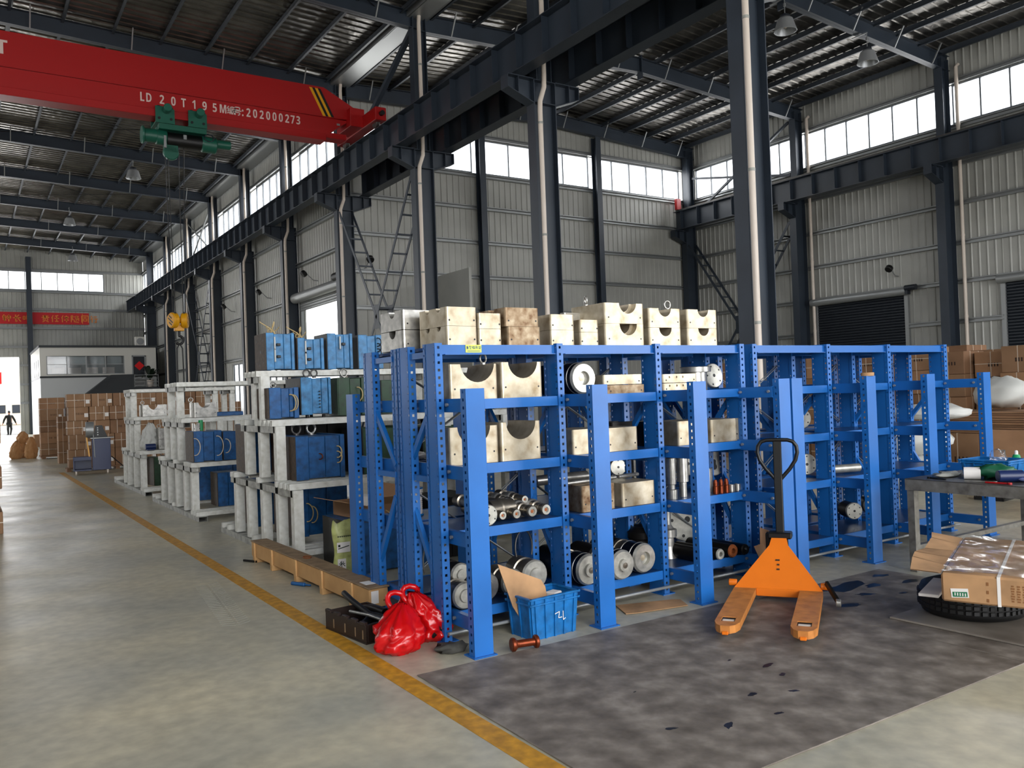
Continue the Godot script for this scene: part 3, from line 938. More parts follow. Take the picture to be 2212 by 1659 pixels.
func punch(label: String, x: float, z: float, y: float, prof: Array, group: String, material := "bright_steel") -> void:   # a turned tool standing on the shelf
	var g := Geo.new()
	g.lathe(prof, 20)
	tag(obj("punch", g, M[material], self, Vector3(x, y, z)), label, "punch", group)


func make_racks() -> void:
	make_rack("blue bolted mould rack, front row, left half, fully loaded with steel tooling", [2.62, 3.615, 4.575, 5.54], -4.86, 1.0, [])
	make_rack("blue bolted mould rack, front row, right half, mostly empty", [5.70, 6.715, 7.665, 8.68], -4.86, 1.0, [])
	make_rack("blue bolted mould rack of the rear row, back to back with the loaded one", [2.62, 3.615, 4.575, 5.54], -6.03, -1.0, [])
	make_rack("blue bolted mould rack of the rear row, behind the mostly empty one", [5.70, 6.715, 7.665, 8.68], -6.03, -1.0, [])
	# small printed plate on the top beam
	var g := Geo.new()
	g.box(Vector3.ZERO, Vector3(0.125, 0.052, 0.002))
	var t := thing("label_plate", "yellow green printed name strip on the top beam of the blue rack", "label", Vector3(2.905, 1.934, -4.884))
	obj("plate", g, mat("label_yellow", Color(0.80, 0.86, 0.35), 0.5), t)
	var w := Geo.new()
	var cx := -0.048
	for ch in ["重", "型", "模", "具", "架"]:
		glyph(w, ch, Vector3(cx, 0.007, 0.0015), 0.02, 0.0016)
		cx += 0.024
	w.box(Vector3(0, -0.017, 0.0012), Vector3(0.1, 0.004, 0.0008))
	obj("print", w, mat("ink_blue", Color(0.15, 0.25, 0.45), 0.6), t)
	var gt := "steel half blocks stacked in pairs on top of the blue rack"
	var zf := -4.9
	# top of the rack, pairs of half blocks
	for i in 2:
		var y0: float = [1.96, 2.105][i]
		var hh := 0.14
		block("%s of the big bright pair with a round notch, leftmost on the rack" % ["lower block", "upper block"][i], 2.62, 3.02, y0, y0 + hh, -5.38, 0.38, [["x", 0.055, 0.02, hh]] if i == 0 else [["x", 0.05, 0.02, hh], ["z", 0.13, 0.22, hh + 0.03]], "bright_steel", gt)
		y0 = [1.96, 2.09][i]
		block("%s block of the pair with two small notches, above the yellow label" % ["lower", "upper"][i], 2.71, 2.95, y0, y0 + 0.128, zf, 0.40, [["x", 0.03, 0.09, 0.128], ["x", 0.03, -0.07, 0.128]], "block_steel", gt)
		block("%s block of the narrow plain pair, right of the notched one" % ["lower", "upper"][i], 2.96, 3.15, [1.96, 2.072][i], [2.07, 2.18][i], zf, 0.34, [], "block_steel", gt)
		block("%s block of the tan stained pair, third along from the label" % ["lower", "upper"][i], 3.18 + 0.02 * (1 - i), 3.47 + 0.01 * (1 - i), [1.96, 2.092][i], [2.09, 2.225][i], zf, 0.36, [["x", 0.04, 0.0, 0.135]], "block_rusty", gt)
		block("%s block of the plain pair above the first inner post" % ["lower", "upper"][i], 3.57, 3.79, [1.96, 2.072][i], [2.07, 2.185][i], zf, 0.34, [], "block_steel", gt)
		block("%s block of the smallest pair, left of the one with eyebolts" % ["lower", "upper"][i], 3.84, 4.02, [1.96, 2.058][i], [2.056, 2.15][i], zf, 0.3, [], "block_steel", gt)
		block("%s block of the tall pair with a ringed bore and eyebolts" % ["lower", "upper"][i], 4.08, 4.48, [1.96, 2.127][i], [2.125, 2.285][i], zf, 0.42, [["z", 0.072, 0.02, 0.165], ["z", 0.088, 0.035, 0.165, 0.1]], "block_steel", gt, [] if i == 0 else [[4.11, -0.05, 1.2], [4.18, -0.15, 1.0]])
		block("%s block of the bored pair with one big dark eyebolt" % ["lower", "upper"][i], 4.53, 4.88, [1.96, 2.102][i], [2.10, 2.255][i], zf, 0.40, [["z", 0.068, 0.0, 0.14 + 0.015 * i]], "block_steel", gt, [] if i == 0 else [[4.83, 0.1]])
		block("%s block of the bored pair at the right end, beside the column" % ["lower", "upper"][i], 4.95, 5.30, [1.96, 2.102][i], [2.10, 2.255][i], zf, 0.40, [["z", 0.062, 0.01, 0.14 + 0.015 * i]], "block_steel", gt)
	block("bright chrome block with a round hollow behind the smallest pair", 3.92, 4.2, 1.96, 2.235, -5.2, 0.2, [["x", 0.06, 0.0, 0.3]], "bright_steel")
	block("low dark block behind the tan stained pair", 3.1, 3.3, 1.96, 2.19, -5.3, 0.15, [], "block_rusty")
	# fourth shelf
	gt = "half round cradle blocks on the blue rack"
	block("left cradle block of the top shelf, with a wide half round hollow", 2.72, 3.10, 1.59, 1.83, zf, 0.36, [["z", 0.135, 0.03, 0.25]], "block_steel", gt, [[3.06, 0.06, 0.3]])
	block("right cradle block of the top shelf, with an eyebolt beside it", 3.13, 3.48, 1.59, 1.84, zf, 0.36, [["z", 0.125, 0.01, 0.26]], "block_steel", gt)
	block("left cradle block of the second shelf down, half behind the front post", 2.70, 3.09, 1.15, 1.405, zf, 0.36, [["z", 0.13, 0.0, 0.26]], "block_steel", gt)
	block("right cradle block of the second shelf down, with pin holes", 3.11, 3.45, 1.15, 1.42, zf, 0.36, [["z", 0.125, 0.0, 0.27]], "block_steel", gt)
	big_roller("thick navy roller with a pale dished end face on the top shelf", 3.86, 1.715, 0.118, -4.9, 0.5, true, "")
	for i in 2:
		block("%s flat tool plate of the stained pair beside the navy roller" % ["lower", "upper"][i], 4.07 + 0.03 * (1 - i), 4.47 + 0.02 * (1 - i), [1.59, 1.66][i], [1.655, 1.735][i], -4.93, 0.36, [], "block_rusty" if i == 0 else "block_steel", "flat plates on the top shelf")
		block("%s flat tool plate of the drilled pair left of the flanged can" % ["lower", "upper"][i], 4.70, 5.09, [1.59, 1.66][i], [1.655, 1.73][i], -4.95, 0.34, [["z", 0.009, -0.12, 0.045, 0.02], ["z", 0.009, 0.03, 0.045, 0.02], ["z", 0.009, -0.04, 0.045, 0.02]], "block_steel", "flat plates on the top shelf")
	punch("wide flanged steel can standing on the top shelf of the third bay", 5.22, -5.1, 1.59, [Vector2(0, 0), Vector2(0.1, 0), Vector2(0.1, 0.15), Vector2(0.135, 0.155), Vector2(0.135, 0.195), Vector2(0.125, 0.2), Vector2(0, 0.2)], "", "bright_steel")
	flange("left drilled flange leaning at the back of the top shelf, third bay", Vector3(5.58, 1.715, -5.22), 0.11, 0.1, 5, false, "flanges on the top shelf", -0.12)
	flange("right drilled flange leaning behind the brace on the top shelf", Vector3(5.44, 1.70, -5.32), 0.10, 0.08, 5, false, "flanges on the top shelf", -0.1)
	# third shelf (height 1.15)
	gt = "plain steel blocks on the middle shelf"
	block("left plain block of the middle shelf, second bay, half behind the post", 3.73, 4.03, 1.15, 1.335, -4.9, 0.36, [], "block_steel", gt)
	block("right plain block of the middle shelf, second bay, with an oval mark", 4.06, 4.37, 1.15, 1.33, -4.9, 0.36, [], "block_steel", gt)
	block("dark hollowed block at the back of the middle shelf, second bay", 4.30, 4.52, 1.15, 1.36, -5.12, 0.24, [["x", 0.06, 0.0, 0.22]], "dark_steel", gt)
	block("left plain block of the middle shelf, third bay", 4.80, 5.10, 1.15, 1.345, -4.9, 0.36, [], "block_steel", gt)
	block("right plain block of the middle shelf, third bay, with a scribbled mark", 5.18, 5.52, 1.15, 1.34, -4.9, 0.36, [], "block_steel", gt)
	block("dark block at the back of the middle shelf, third bay", 4.62, 4.78, 1.15, 1.35, -5.1, 0.24, [["x", 0.06, 0.0, 0.21]], "dark_steel", gt)
	# second shelf (height 0.72)
	gt = "stepped spindles lying on the second shelf"
	var names := ["first from the right end, thick", "second from the right end", "third from the right end", "fourth from the right end, slim", "fifth from the right end"]
	for i in 4:
		spindle("stepped steel spindle lying on the low shelf, %s" % names[i], [3.46, 3.34, 3.22, 3.11][i], 0.72 + [0.062, 0.062, 0.055, 0.055][i], [0.042, 0.042, 0.036, 0.032][i], -4.88 - [0.0, 0.0, 0.02, 0.03][i], 0.52, gt)
	flange("drilled round end flange beside the spindles, behind the front post", Vector3(2.99, 0.79, -4.9), 0.072, 0.05, 6, false)
	roller("thick turned sleeve lying along the second shelf, left end", "sleeve", Vector3(2.95, 0.80, -5.02), 0.42, [
		["body", "turned_steel", [Vector2(0, 0), Vector2(0.06, 0.0), Vector2(0.072, 0.01), Vector2(0.072, 0.2), Vector2(0.08, 0.21), Vector2(0.08, 0.26), Vector2(0.07, 0.265), Vector2(0.07, 0.33), Vector2(0, 0.33)]],
		["band", "dark_steel", [Vector2(0.073, 0.09), Vector2(0.075, 0.095), Vector2(0.075, 0.11), Vector2(0.073, 0.115)]]], "", -PI / 2 + 0.15)
	for i in 4:
		spindle("stepped steel spindle of the upper layer at the back, %s" % names[i], [3.40, 3.28, 3.16, 3.04][i], 0.845, 0.03, -5.06, 0.36, "spindles of the upper layer")
	gt = "smooth steel blocks on the second shelf"
	block("rust streaked block on the second shelf, half behind the post", 3.80, 4.12, 0.72, 0.915, -4.9, 0.34, [], "block_rusty", gt)
	block("smooth block on the second shelf with an oval mark", 4.19, 4.53, 0.72, 0.90, -4.9, 0.34, [], "block_steel", gt)
	for i in 3:
		var r := Geo.new()
		r.cyl(Vector3(3.75 + i * 0.28, 0.932, -5.02 - i * 0.03), Vector3(4.02 + i * 0.26, 0.932, -5.05 - i * 0.03), 0.016, 12, 0.003)
		tag(obj("steel_rod", r, M.bright_steel), "short bright rod resting on the smooth blocks, %s" % ["left one", "middle one", "right one"][i], "rod", "rods on the smooth blocks")
	roller("pale pipe lying behind the second shelf blocks", "pipe", Vector3(3.66, 0.94, -5.3), 0.36, [["pipe", "bright_steel", [Vector2(0.0, 0.0), Vector2(0.04, 0.0), Vector2(0.04, 0.5), Vector2(0.0, 0.5)]]], "", -PI / 2)
	gt = "turned punches standing on the second shelf"
	var pr := [Vector2(0, 0), Vector2(0.046, 0), Vector2(0.046, 0.075), Vector2(0.03, 0.08), Vector2(0.03, 0.115), Vector2(0.04, 0.12), Vector2(0.04, 0.33), Vector2(0.0, 0.33)]
	punch("tall bright stepped punch standing at the left of the third bay", 4.77, -4.97, 0.72, pr, gt)
	punch("tall bright stepped punch just right of the first tall one", 4.93, -5.0, 0.72, [Vector2(0, 0), Vector2(0.032, 0), Vector2(0.032, 0.12), Vector2(0.048, 0.125), Vector2(0.048, 0.32), Vector2(0, 0.32)], gt)
	punch("stepped punch with a slanted top right of the front post", 5.14, -4.95, 0.72, [Vector2(0, 0), Vector2(0.04, 0), Vector2(0.04, 0.05), Vector2(0.032, 0.055), Vector2(0.032, 0.2), Vector2(0.02, 0.24), Vector2(0.02, 0.3), Vector2(0, 0.3)], gt)
	punch("dark and bright punch behind the three small ones", 5.30, -5.08, 0.72, [Vector2(0, 0), Vector2(0.045, 0), Vector2(0.045, 0.2), Vector2(0, 0.2)], gt)
	for i in 3:
		punch("small brown pointed punch, %s of three" % ["left", "middle", "right"][i], 5.235 + i * 0.065, -4.93, 0.72, [Vector2(0, 0), Vector2(0.024, 0), Vector2(0.024, 0.06), Vector2(0.02, 0.065), Vector2(0.02, 0.09), Vector2(0.012, 0.115), Vector2(0, 0.12)], gt, "copper")
	for i in 2:
		punch("short bright ring stub at the right of the punches, %s" % ["left one", "right one"][i], 5.425 + i * 0.075, -4.93, 0.72, [Vector2(0, 0), Vector2(0.028, 0), Vector2(0.028, 0.06), Vector2(0.02, 0.06), Vector2(0.02, 0.05), Vector2(0, 0.05)], gt, "bright_steel")
	flange("pale flange with a keyhole slot at the back of the second shelf", Vector3(5.62, 0.93, -5.3), 0.115, 0.14, 5, true, "", -0.05, -0.35)
	flange("pale flange half hidden behind the rear post of the second shelf", Vector3(5.36, 0.94, -5.36), 0.105, 0.1, 5, false, "", -0.05, -0.35)
	flange("slotted cam plate standing behind the smooth blocks", Vector3(4.5, 0.98, -5.3), 0.07, 0.03, 2, false, "", 0.0, -0.5)
	for i in 3:
		punch("dark slim rod standing behind the smooth blocks, %s from the left" % ["first", "second", "third"][i], 4.58 + i * 0.07, -5.36, 0.72, [Vector2(0, 0), Vector2(0.02, 0), Vector2(0.02, 0.33), Vector2(0, 0.33)], "dark rods behind the blocks", "dark_steel" if i != 2 else "bright_steel")
	# bottom shelf (height 0.19)
	gt = "thick navy rollers on the bottom shelf"
	big_roller("left thick navy roller on the bottom shelf, half behind the post", 3.80, 0.308, 0.115, -4.84, 0.56, false, gt)
	big_roller("middle thick navy roller on the bottom shelf, with a plain turned end", 4.09, 0.308, 0.112, -4.80, 0.56, false, gt)
	big_roller("right thick navy roller on the bottom shelf, with a dished end", 4.37, 0.31, 0.115, -4.87, 0.56, true, gt)
	gt = "short rollers piled on the bottom shelf behind the blue bin"
	for i in 5:
		var p: Array = [[2.76, 0.285, 0.092, -4.86], [2.97, 0.30, 0.098, -4.92], [3.20, 0.29, 0.095, -4.95], [2.86, 0.375, 0.08, -5.08], [3.40, 0.31, 0.11, -4.96]][i]
		roller("short steel roller on the bottom shelf, %s" % ["left front one beside the end post", "dark dished one behind the front post", "one hidden by the cardboard sheet", "upper one at the back", "right one with a wire loop"][i], "roller", Vector3(p[0], p[1], p[3]), 0.4, [
			["body", "turned_steel" if i % 2 == 0 else "dark_steel", [Vector2(p[2], 0.015), Vector2(p[2], 0.07), Vector2(p[2] * 0.9, 0.075), Vector2(p[2] * 0.9, 0.13), Vector2(p[2], 0.135), Vector2(p[2], 0.24), Vector2(0, 0.24)]],
			["end_face", "end_face" if i != 1 else "bright_steel", [Vector2(0, -0.012), Vector2(p[2] * 0.45, -0.012), Vector2(p[2] * 0.5, 0.0), Vector2(p[2] - 0.01, 0.0), Vector2(p[2], 0.015)]]], gt)
	for i in 2:
		var loop := []
		var b: Vector3 = [Vector3(3.40, 0.40, -5.1), Vector3(2.72, 0.36, -5.2)][i]
		for k in 13:
			var a := PI * (k / 12.0) * 1.3 - 0.47
			loop.append(b + Vector3(cos(a) * 0.075, 0.09 + sin(a) * 0.13, 0.0) * (1.0 if i == 0 else 1.25))
		var wg := Geo.new()
		wg.tube(loop, 0.006, 6)
		tag(obj("wire_sling", wg, M.rail_steel), "steel wire sling loop standing on the rollers, %s" % ["above the cardboard sheet", "at the left behind the brace"][i], "sling", "wire sling loops")
	gt = "tubes lying on the bottom shelf of the third bay"
	for i in 4:
		var p: Array = [[4.98, 0.25, 0.058, "dark_steel", "dark_steel"], [5.16, 0.238, 0.046, "dark_steel", "end_face"], [5.31, 0.245, 0.055, "dark_steel", "rust_core"], [5.46, 0.238, 0.046, "roller_navy", "dark_steel"]][i]
		roller("%s on the bottom shelf of the third bay" % ["thick black shaft behind the front post", "dark tube with a ringed pale end", "dark tube with a rusty orange bore", "black roller with a pointed centre"][i], "tube", Vector3(p[0], p[1], -4.83), 0.5, [
			["body", p[3], [Vector2(p[2], 0.012), Vector2(p[2], 0.5), Vector2(0, 0.5)]],
			["end_face", p[4], [Vector2(0, 0.03 if i in [1, 2] else -0.01), Vector2(p[2] * 0.4, 0.03 if i in [1, 2] else 0.0), Vector2(p[2] * 0.42, 0.0), Vector2(p[2] - 0.006, 0.0), Vector2(p[2], 0.012)]],
			["bore", "black" if i != 2 else "rust_core", [Vector2(0, 0.027 if i in [1, 2] else -0.012), Vector2(p[2] * 0.3, 0.027 if i in [1, 2] else -0.002)]]], gt)
	punch("steel drum with a dark band standing at the back of the bottom shelf", 4.66, -5.2, 0.19, [Vector2(0, 0), Vector2(0.13, 0), Vector2(0.13, 0.2), Vector2(0.135, 0.21), Vector2(0.135, 0.26), Vector2(0.1, 0.3), Vector2(0, 0.3)], "", "dark_steel")
	punch("upright stepped spindle with a thin stem on the bottom shelf", 4.93, -5.2, 0.19, [Vector2(0, 0), Vector2(0.07, 0), Vector2(0.05, 0.1), Vector2(0.05, 0.17), Vector2(0.075, 0.18), Vector2(0.075, 0.24), Vector2(0.05, 0.25), Vector2(0.03, 0.28), Vector2(0.03, 0.42), Vector2(0, 0.42)], "", "bright_steel")
	flange("big pale drilled flange standing at the back of the bottom shelf", Vector3(5.42, 0.43, -5.46), 0.2, 0.03, 5, false, "", -0.05, -0.3)
	# right half, mostly empty
	gt = "drilled flange ends in the mostly empty rack"
	for i in 5:
		var p: Array = [[6.62, 1.29, -5.2, 0.105], [6.83, 1.27, -5.28, 0.1], [6.72, 0.84, -5.15, 0.1], [7.50, 0.305, -5.2, 0.085], [7.95, 0.30, -5.3, 0.085]][i]
		var t2 := flange("drilled flange end of a roller, %s" % ["left one of the pair on the middle shelf", "right one of the pair on the middle shelf", "brown one on the second shelf", "left one on the bottom shelf", "right one on the bottom shelf"][i], Vector3(p[0], p[1], p[2]), p[3], 0.03, 6, false, gt, 0.0, -0.5)
		var bd := Geo.new()
		bd.cyl(Vector3(0, 0, -0.03), Vector3(0, 0, -0.2), p[3] * 0.94, 20)
		obj("barrel", bd, M.dark_steel if i != 2 else M.rust_core, t2)
	roller("pale pipe lying beside the brown flange", "pipe", Vector3(6.9, 0.775, -5.1), 0.4, [["pipe", "end_face", [Vector2(0, 0), Vector2(0.04, 0), Vector2(0.04, 0.4), Vector2(0, 0.4)]]], "", -PI / 2 - 0.3)
	punch("round tan tape roll lying on top of a short blue post", 6.745, -4.49, 1.66, [Vector2(0.035, 0), Vector2(0.055, 0), Vector2(0.055, 0.03), Vector2(0.035, 0.03), Vector2(0.035, 0.0)], "", "kraft_pale")


const STROKES := {
	"编": "2906 0636 3603 0334 0132 6968 4898 9896 4696 4843 4330 5595 5550 9590 5393 6560 8580",
	"号": "2979 2926 7976 2676 0595 3533 3373 7371 7150",
	"钟": "2906 1747 0545 2721 2142 0343 5797 5754 9794 5494 7970",
	"长": "3930 3051 7946 0595 5590",
	"鸣": "0727 0703 2723 0323 6958 4888 8885 4843 4393 9390 9070 4181 6665",
	"责": "1888 4946 2777 0696 2575 2522 7572 4442 4210 5280",
	"任": "2905 1610 8948 3595 6861 4181",
	"伴": "2905 1610 4856 8876 4696 3393 6960",
	"随": "0900 0929 2916 1624 2413 4837 3441 3190 5898 7955 6662 6696 9692 6494",
	"同": "1910 1999 9990 3777 3575 3532 7572 3272",
	"行": "2907 3704 2520 4888 4595 7570 7051",
	"重": "7928 0797 2676 2623 7673 2474 2373 4940 1282 0090",
	"型": "0959 0757 2915 4945 7876 9995 1383 4440 0090",
	"模": "0737 2920 1603 4898 5957 8987 5686 5653 8683 5383 4292 6240 7290",
	"具": "2923 7973 2979 2777 2575 0393 3210 6280",
	"架": "1848 2915 4845 6865 6898 9895 6595 0393 5450 4310 5380",
	"米": "2836 7866 0595 4940 4501 5591",
	"，": "1100",
}


func glyph(g: Geo, ch: String, at: Vector3, size: float, th: float, b := Basis.IDENTITY, w := 0.11) -> void:   # brush strokes raised a little off the surface
	for s in String(STROKES[ch]).split(" "):
		var a := Vector3(s[0].to_int() - 4.5, s[1].to_int() - 4.5, 0) * size / 9.0
		var e := Vector3(s[2].to_int() - 4.5, s[3].to_int() - 4.5, 0) * size / 9.0
		g.bar(at + b * a, at + b * e, size * w, th, b.z)


func lettering(text: String, size: float, depth: float) -> TextMesh:
	var f := SystemFont.new()
	f.font_names = PackedStringArray(["Droid Sans"])
	f.font_weight = 700
	var t := TextMesh.new()
	t.text = text; t.font = f; t.font_size = 64; t.pixel_size = size / 46.0; t.depth = depth
	t.curve_step = 2.0
	return t


func hollow(g: Geo, a: Vector3, b: Vector3, w: float, h: float, t := 0.004) -> void:   # an open-ended rectangular tube
	var z := (b - a).normalized()
	var up := Vector3.UP if absf(z.y) < 0.9 else Vector3(1, 0, 0)
	var r := up.cross(z).normalized()
	var u := z.cross(r)
	for s in [-1.0, 1.0]:
		g.bar(a + r * s * (w - t) * 0.5, b + r * s * (w - t) * 0.5, t, h, up)
		g.bar(a + u * s * (h - t) * 0.5, b + u * s * (h - t) * 0.5, w - 2 * t, t, up)


func stand(label: String, x0: float, x1: float, rear: float, fronts: Array, posts: Array, base: Array) -> void:   # stepped stand: each tier is set back behind the one below
	var t := thing("steel_stand", label, "stand")
	var ys := [0.0, 0.80, 1.43, 1.97]
	for i in 3:
		var y0: float = ys[i] + (0.08 if i == 0 else 0.0)
		var y1: float = ys[i + 1]
		var zr: float = posts[i][0] - 0.1
		for x in [x0 + 0.05, (x0 + x1) * 0.5 + 0.6, x1 - 0.05]:
			for z in posts[i]:
				var p := Geo.new()
				hollow(p, Vector3(x, y0, z), Vector3(x, y1 - 0.065, z), 0.095, 0.1)
				obj("post", p, M.stand_white, t)
			var e := Geo.new()
			hollow(e, Vector3(x, y1 - 0.10, zr - 0.08), Vector3(x, y1 - 0.10, fronts[i] + 0.05), 0.1, 0.07)
			obj("end_beam", e, M.stand_grey, t)
		var zs := [zr, zr + 0.14, (zr + fronts[i]) * 0.5, fronts[i] - 0.42, fronts[i] - 0.28, fronts[i] - 0.14, fronts[i]]
		for z in zs:
			var b := Geo.new()
			hollow(b, Vector3(x0 - 0.02, y1 - 0.033, z), Vector3(x1, y1 - 0.033, z), 0.06 if z == fronts[i] else 0.045, 0.062)
			obj("tube", b, M.stand_white, t)
	for x in [x0 + 0.05, x1 - 0.05]:
		var b := Geo.new()
		hollow(b, Vector3(x, 0.035, base[0]), Vector3(x, 0.035, base[1]), 0.12, 0.07)
		obj("foot_beam", b, M.stand_grey, t)
	for z in [base[0] + 0.1, base[0] + 0.35, (base[0] + base[1]) * 0.5, base[1] - 0.4, base[1] - 0.25, base[1] - 0.1]:
		var b := Geo.new()
		hollow(b, Vector3(x0 - 0.02, 0.1, z), Vector3(x1, 0.1, z), 0.06, 0.06)
		obj("tube", b, M.stand_white, t)


func mould(label: String, x0: float, x1: float, y0: float, y1: float, zf: float, depth: float, paint: String, cuts: Array, extras: Array = [], group := "injection moulds on the white stands", face := "mould_rust") -> Node3D:   # plates stand side by side along x; the left plate shows its bare face
	var t := thing("mould", label, "mould", Vector3(x0, y0, zf), 0.0, group)
	var w := x1 - x0
	var h := y1 - y0
	var at := 0.0
	var all := cuts + [1.0]
	for i in all.size():
		var to: float = all[i]
		var g := Geo.new()
		var inset := 0.0 if i == 0 or i == all.size() - 1 else 0.012
		g.span(Vector3(at * w + 0.002, inset, -depth + inset), Vector3(to * w - 0.002, h - inset, -inset), 0.004)
		obj("plate", g, M[paint], t)
		at = to
	var f := Geo.new()
	f.box(Vector3(-0.003, h * 0.5, -depth * 0.5), Vector3(0.008, h - 0.006, depth - 0.006))
	obj("clamp_face", f, M[face], t)
	var b := Geo.new()
	for p in [[0.2, 0.2], [0.8, 0.2], [0.2, 0.8], [0.8, 0.8], [0.45, 0.5], [0.55, 0.14], [0.4, 0.86]]:
		var r := 0.02 if p[0] == 0.45 else 0.011
		b.cyl(Vector3(-0.0068, p[1] * h, -p[0] * depth), Vector3(-0.0082, p[1] * h, -p[0] * depth), r, 8)
	obj("bolt_hole", b, M.black, t)
	for e in extras:
		var g := Geo.new()
		if e[0] == "eye":      # lifting ring on top: fraction of width, of depth, ring radius
			eyebolt(g, Vector3(e[1] * w, h - 0.004, -e[2] * depth), e[3], 0.2)
			obj("eyebolt", g, M[e[4]], t)
		elif e[0] == "loop":   # coolant hose loop on the front: x, y fractions, size
			var path := []
			for k in 15:
				var a := -PI * 0.55 + PI * 1.1 * k / 14.0
				path.append(Vector3(e[1] * w + cos(a) * e[3] * 0.5 - e[3] * 0.2, e[2] * h + sin(a) * e[3], 0.004 + 0.05 * cos(a * 0.9)))
			g.tube(path, 0.0065, 6)
			obj("hose", g, M[e[4]], t)
		elif e[0] == "latch":  # small black sensor box and its bracket
			g.box(Vector3(e[1] * w, e[2] * h, 0.01), Vector3(0.045, 0.03, 0.024), Basis.IDENTITY, 0.004)
			obj("limit_switch", g, M.black, t)
			var s := Geo.new()
			s.box(Vector3(e[1] * w - 0.04, e[2] * h + 0.015, 0.006), Vector3(0.02, 0.15, 0.012), Basis.IDENTITY, 0.003)
			obj("bracket", s, M.galvanised, t)
		elif e[0] == "fit":    # row of hose fittings
			for k in e[3]:
				g.cyl(Vector3(e[1] * w, e[2] * h - k * 0.035, -0.004), Vector3(e[1] * w, e[2] * h - k * 0.035, 0.02), 0.008, 6)
			obj("fitting", g, M[e[4]], t)
		elif e[0] == "hoses":  # a bunch of loose hose ends standing up from the top
			for k in e[3]:
				var q := Vector3(e[1] * w + (k % 3) * 0.03, h - 0.01, -e[2] * depth - (k / 3) * 0.03)
				var path := []
				for m in 9:
					var u := m / 8.0
					path.append(q + Vector3((k - e[3] * 0.5) * 0.03 * u * u + 0.02 * sin(u * 5.0 + k), 0.15 * u - 0.06 * u * u * (k % 2), 0.03 * sin(u * 4.0 + k * 2.0)))
				g.tube(path, 0.006, 6)
			obj("hose", g, M[e[4]], t)
	return t


func carton(label: String, x0: float, x1: float, y0: float, y1: float, zf: float, depth: float, group: String, style: int) -> Node3D:
	var t := thing("carton", label, "box", Vector3(x0, y0, zf), 0.0, group)
	var w := x1 - x0
	var h := y1 - y0
	var g := Geo.new()
	g.span(Vector3(0, 0, -depth), Vector3(w, h, 0), 0.008)
	obj("body", g, M["kraft_%d" % (style % 3)], t)
	var s := Geo.new()
	s.span(Vector3(w * 0.3, -0.0005, -depth - 0.001), Vector3(w * 0.3 + 0.012, h + 0.0015, 0.0012))
	if style % 4 != 1:
		s.span(Vector3(w * 0.72, -0.0005, -depth - 0.001), Vector3(w * 0.72 + 0.012, h + 0.0015, 0.0012))
	if style % 2 == 0:
		s.span(Vector3(-0.0012, h * 0.5, -depth - 0.001), Vector3(w + 0.0012, h * 0.5 + 0.012, 0.0012))
	s.span(Vector3(-0.0012, -0.0005, -depth * 0.5), Vector3(w + 0.0012, h + 0.0015, -depth * 0.5 + 0.012))
	obj("strap", s, M.strap_white, t)
	var p := Geo.new()
	var x := w * 0.36
	for k in 5:    # printed characters, too small to read
		if (k + style) % 5 == 3:
			x += 0.05
			continue
		p.span(Vector3(x, h * 0.42, 0.0), Vector3(x + 0.006, h * 0.56, 0.0009))
		p.span(Vector3(x, h * 0.55, 0.0), Vector3(x + 0.032, h * 0.565, 0.0009))
		p.span(Vector3(x + 0.022, h * 0.42, 0.0), Vector3(x + 0.03, h * 0.56, 0.0009))
		if k % 2: p.span(Vector3(x, h * 0.47, 0.0), Vector3(x + 0.03, h * 0.485, 0.0009))
		x += 0.05
	for k in 4:
		p.span(Vector3(-0.0009, h * 0.4, -depth * (0.3 + 0.09 * k)), Vector3(0.0, h * 0.55, -depth * (0.3 + 0.09 * k) + 0.024))
	obj("print", p, M.print_brown, t)
	if style % 3 == 0:
		var l := Geo.new()
		l.span(Vector3(w * 0.78, h * 0.25, 0.0), Vector3(w * 0.78 + 0.09, h * 0.25 + 0.1, 0.002))
		obj("paper_label", l, M.paper, t)
	return t


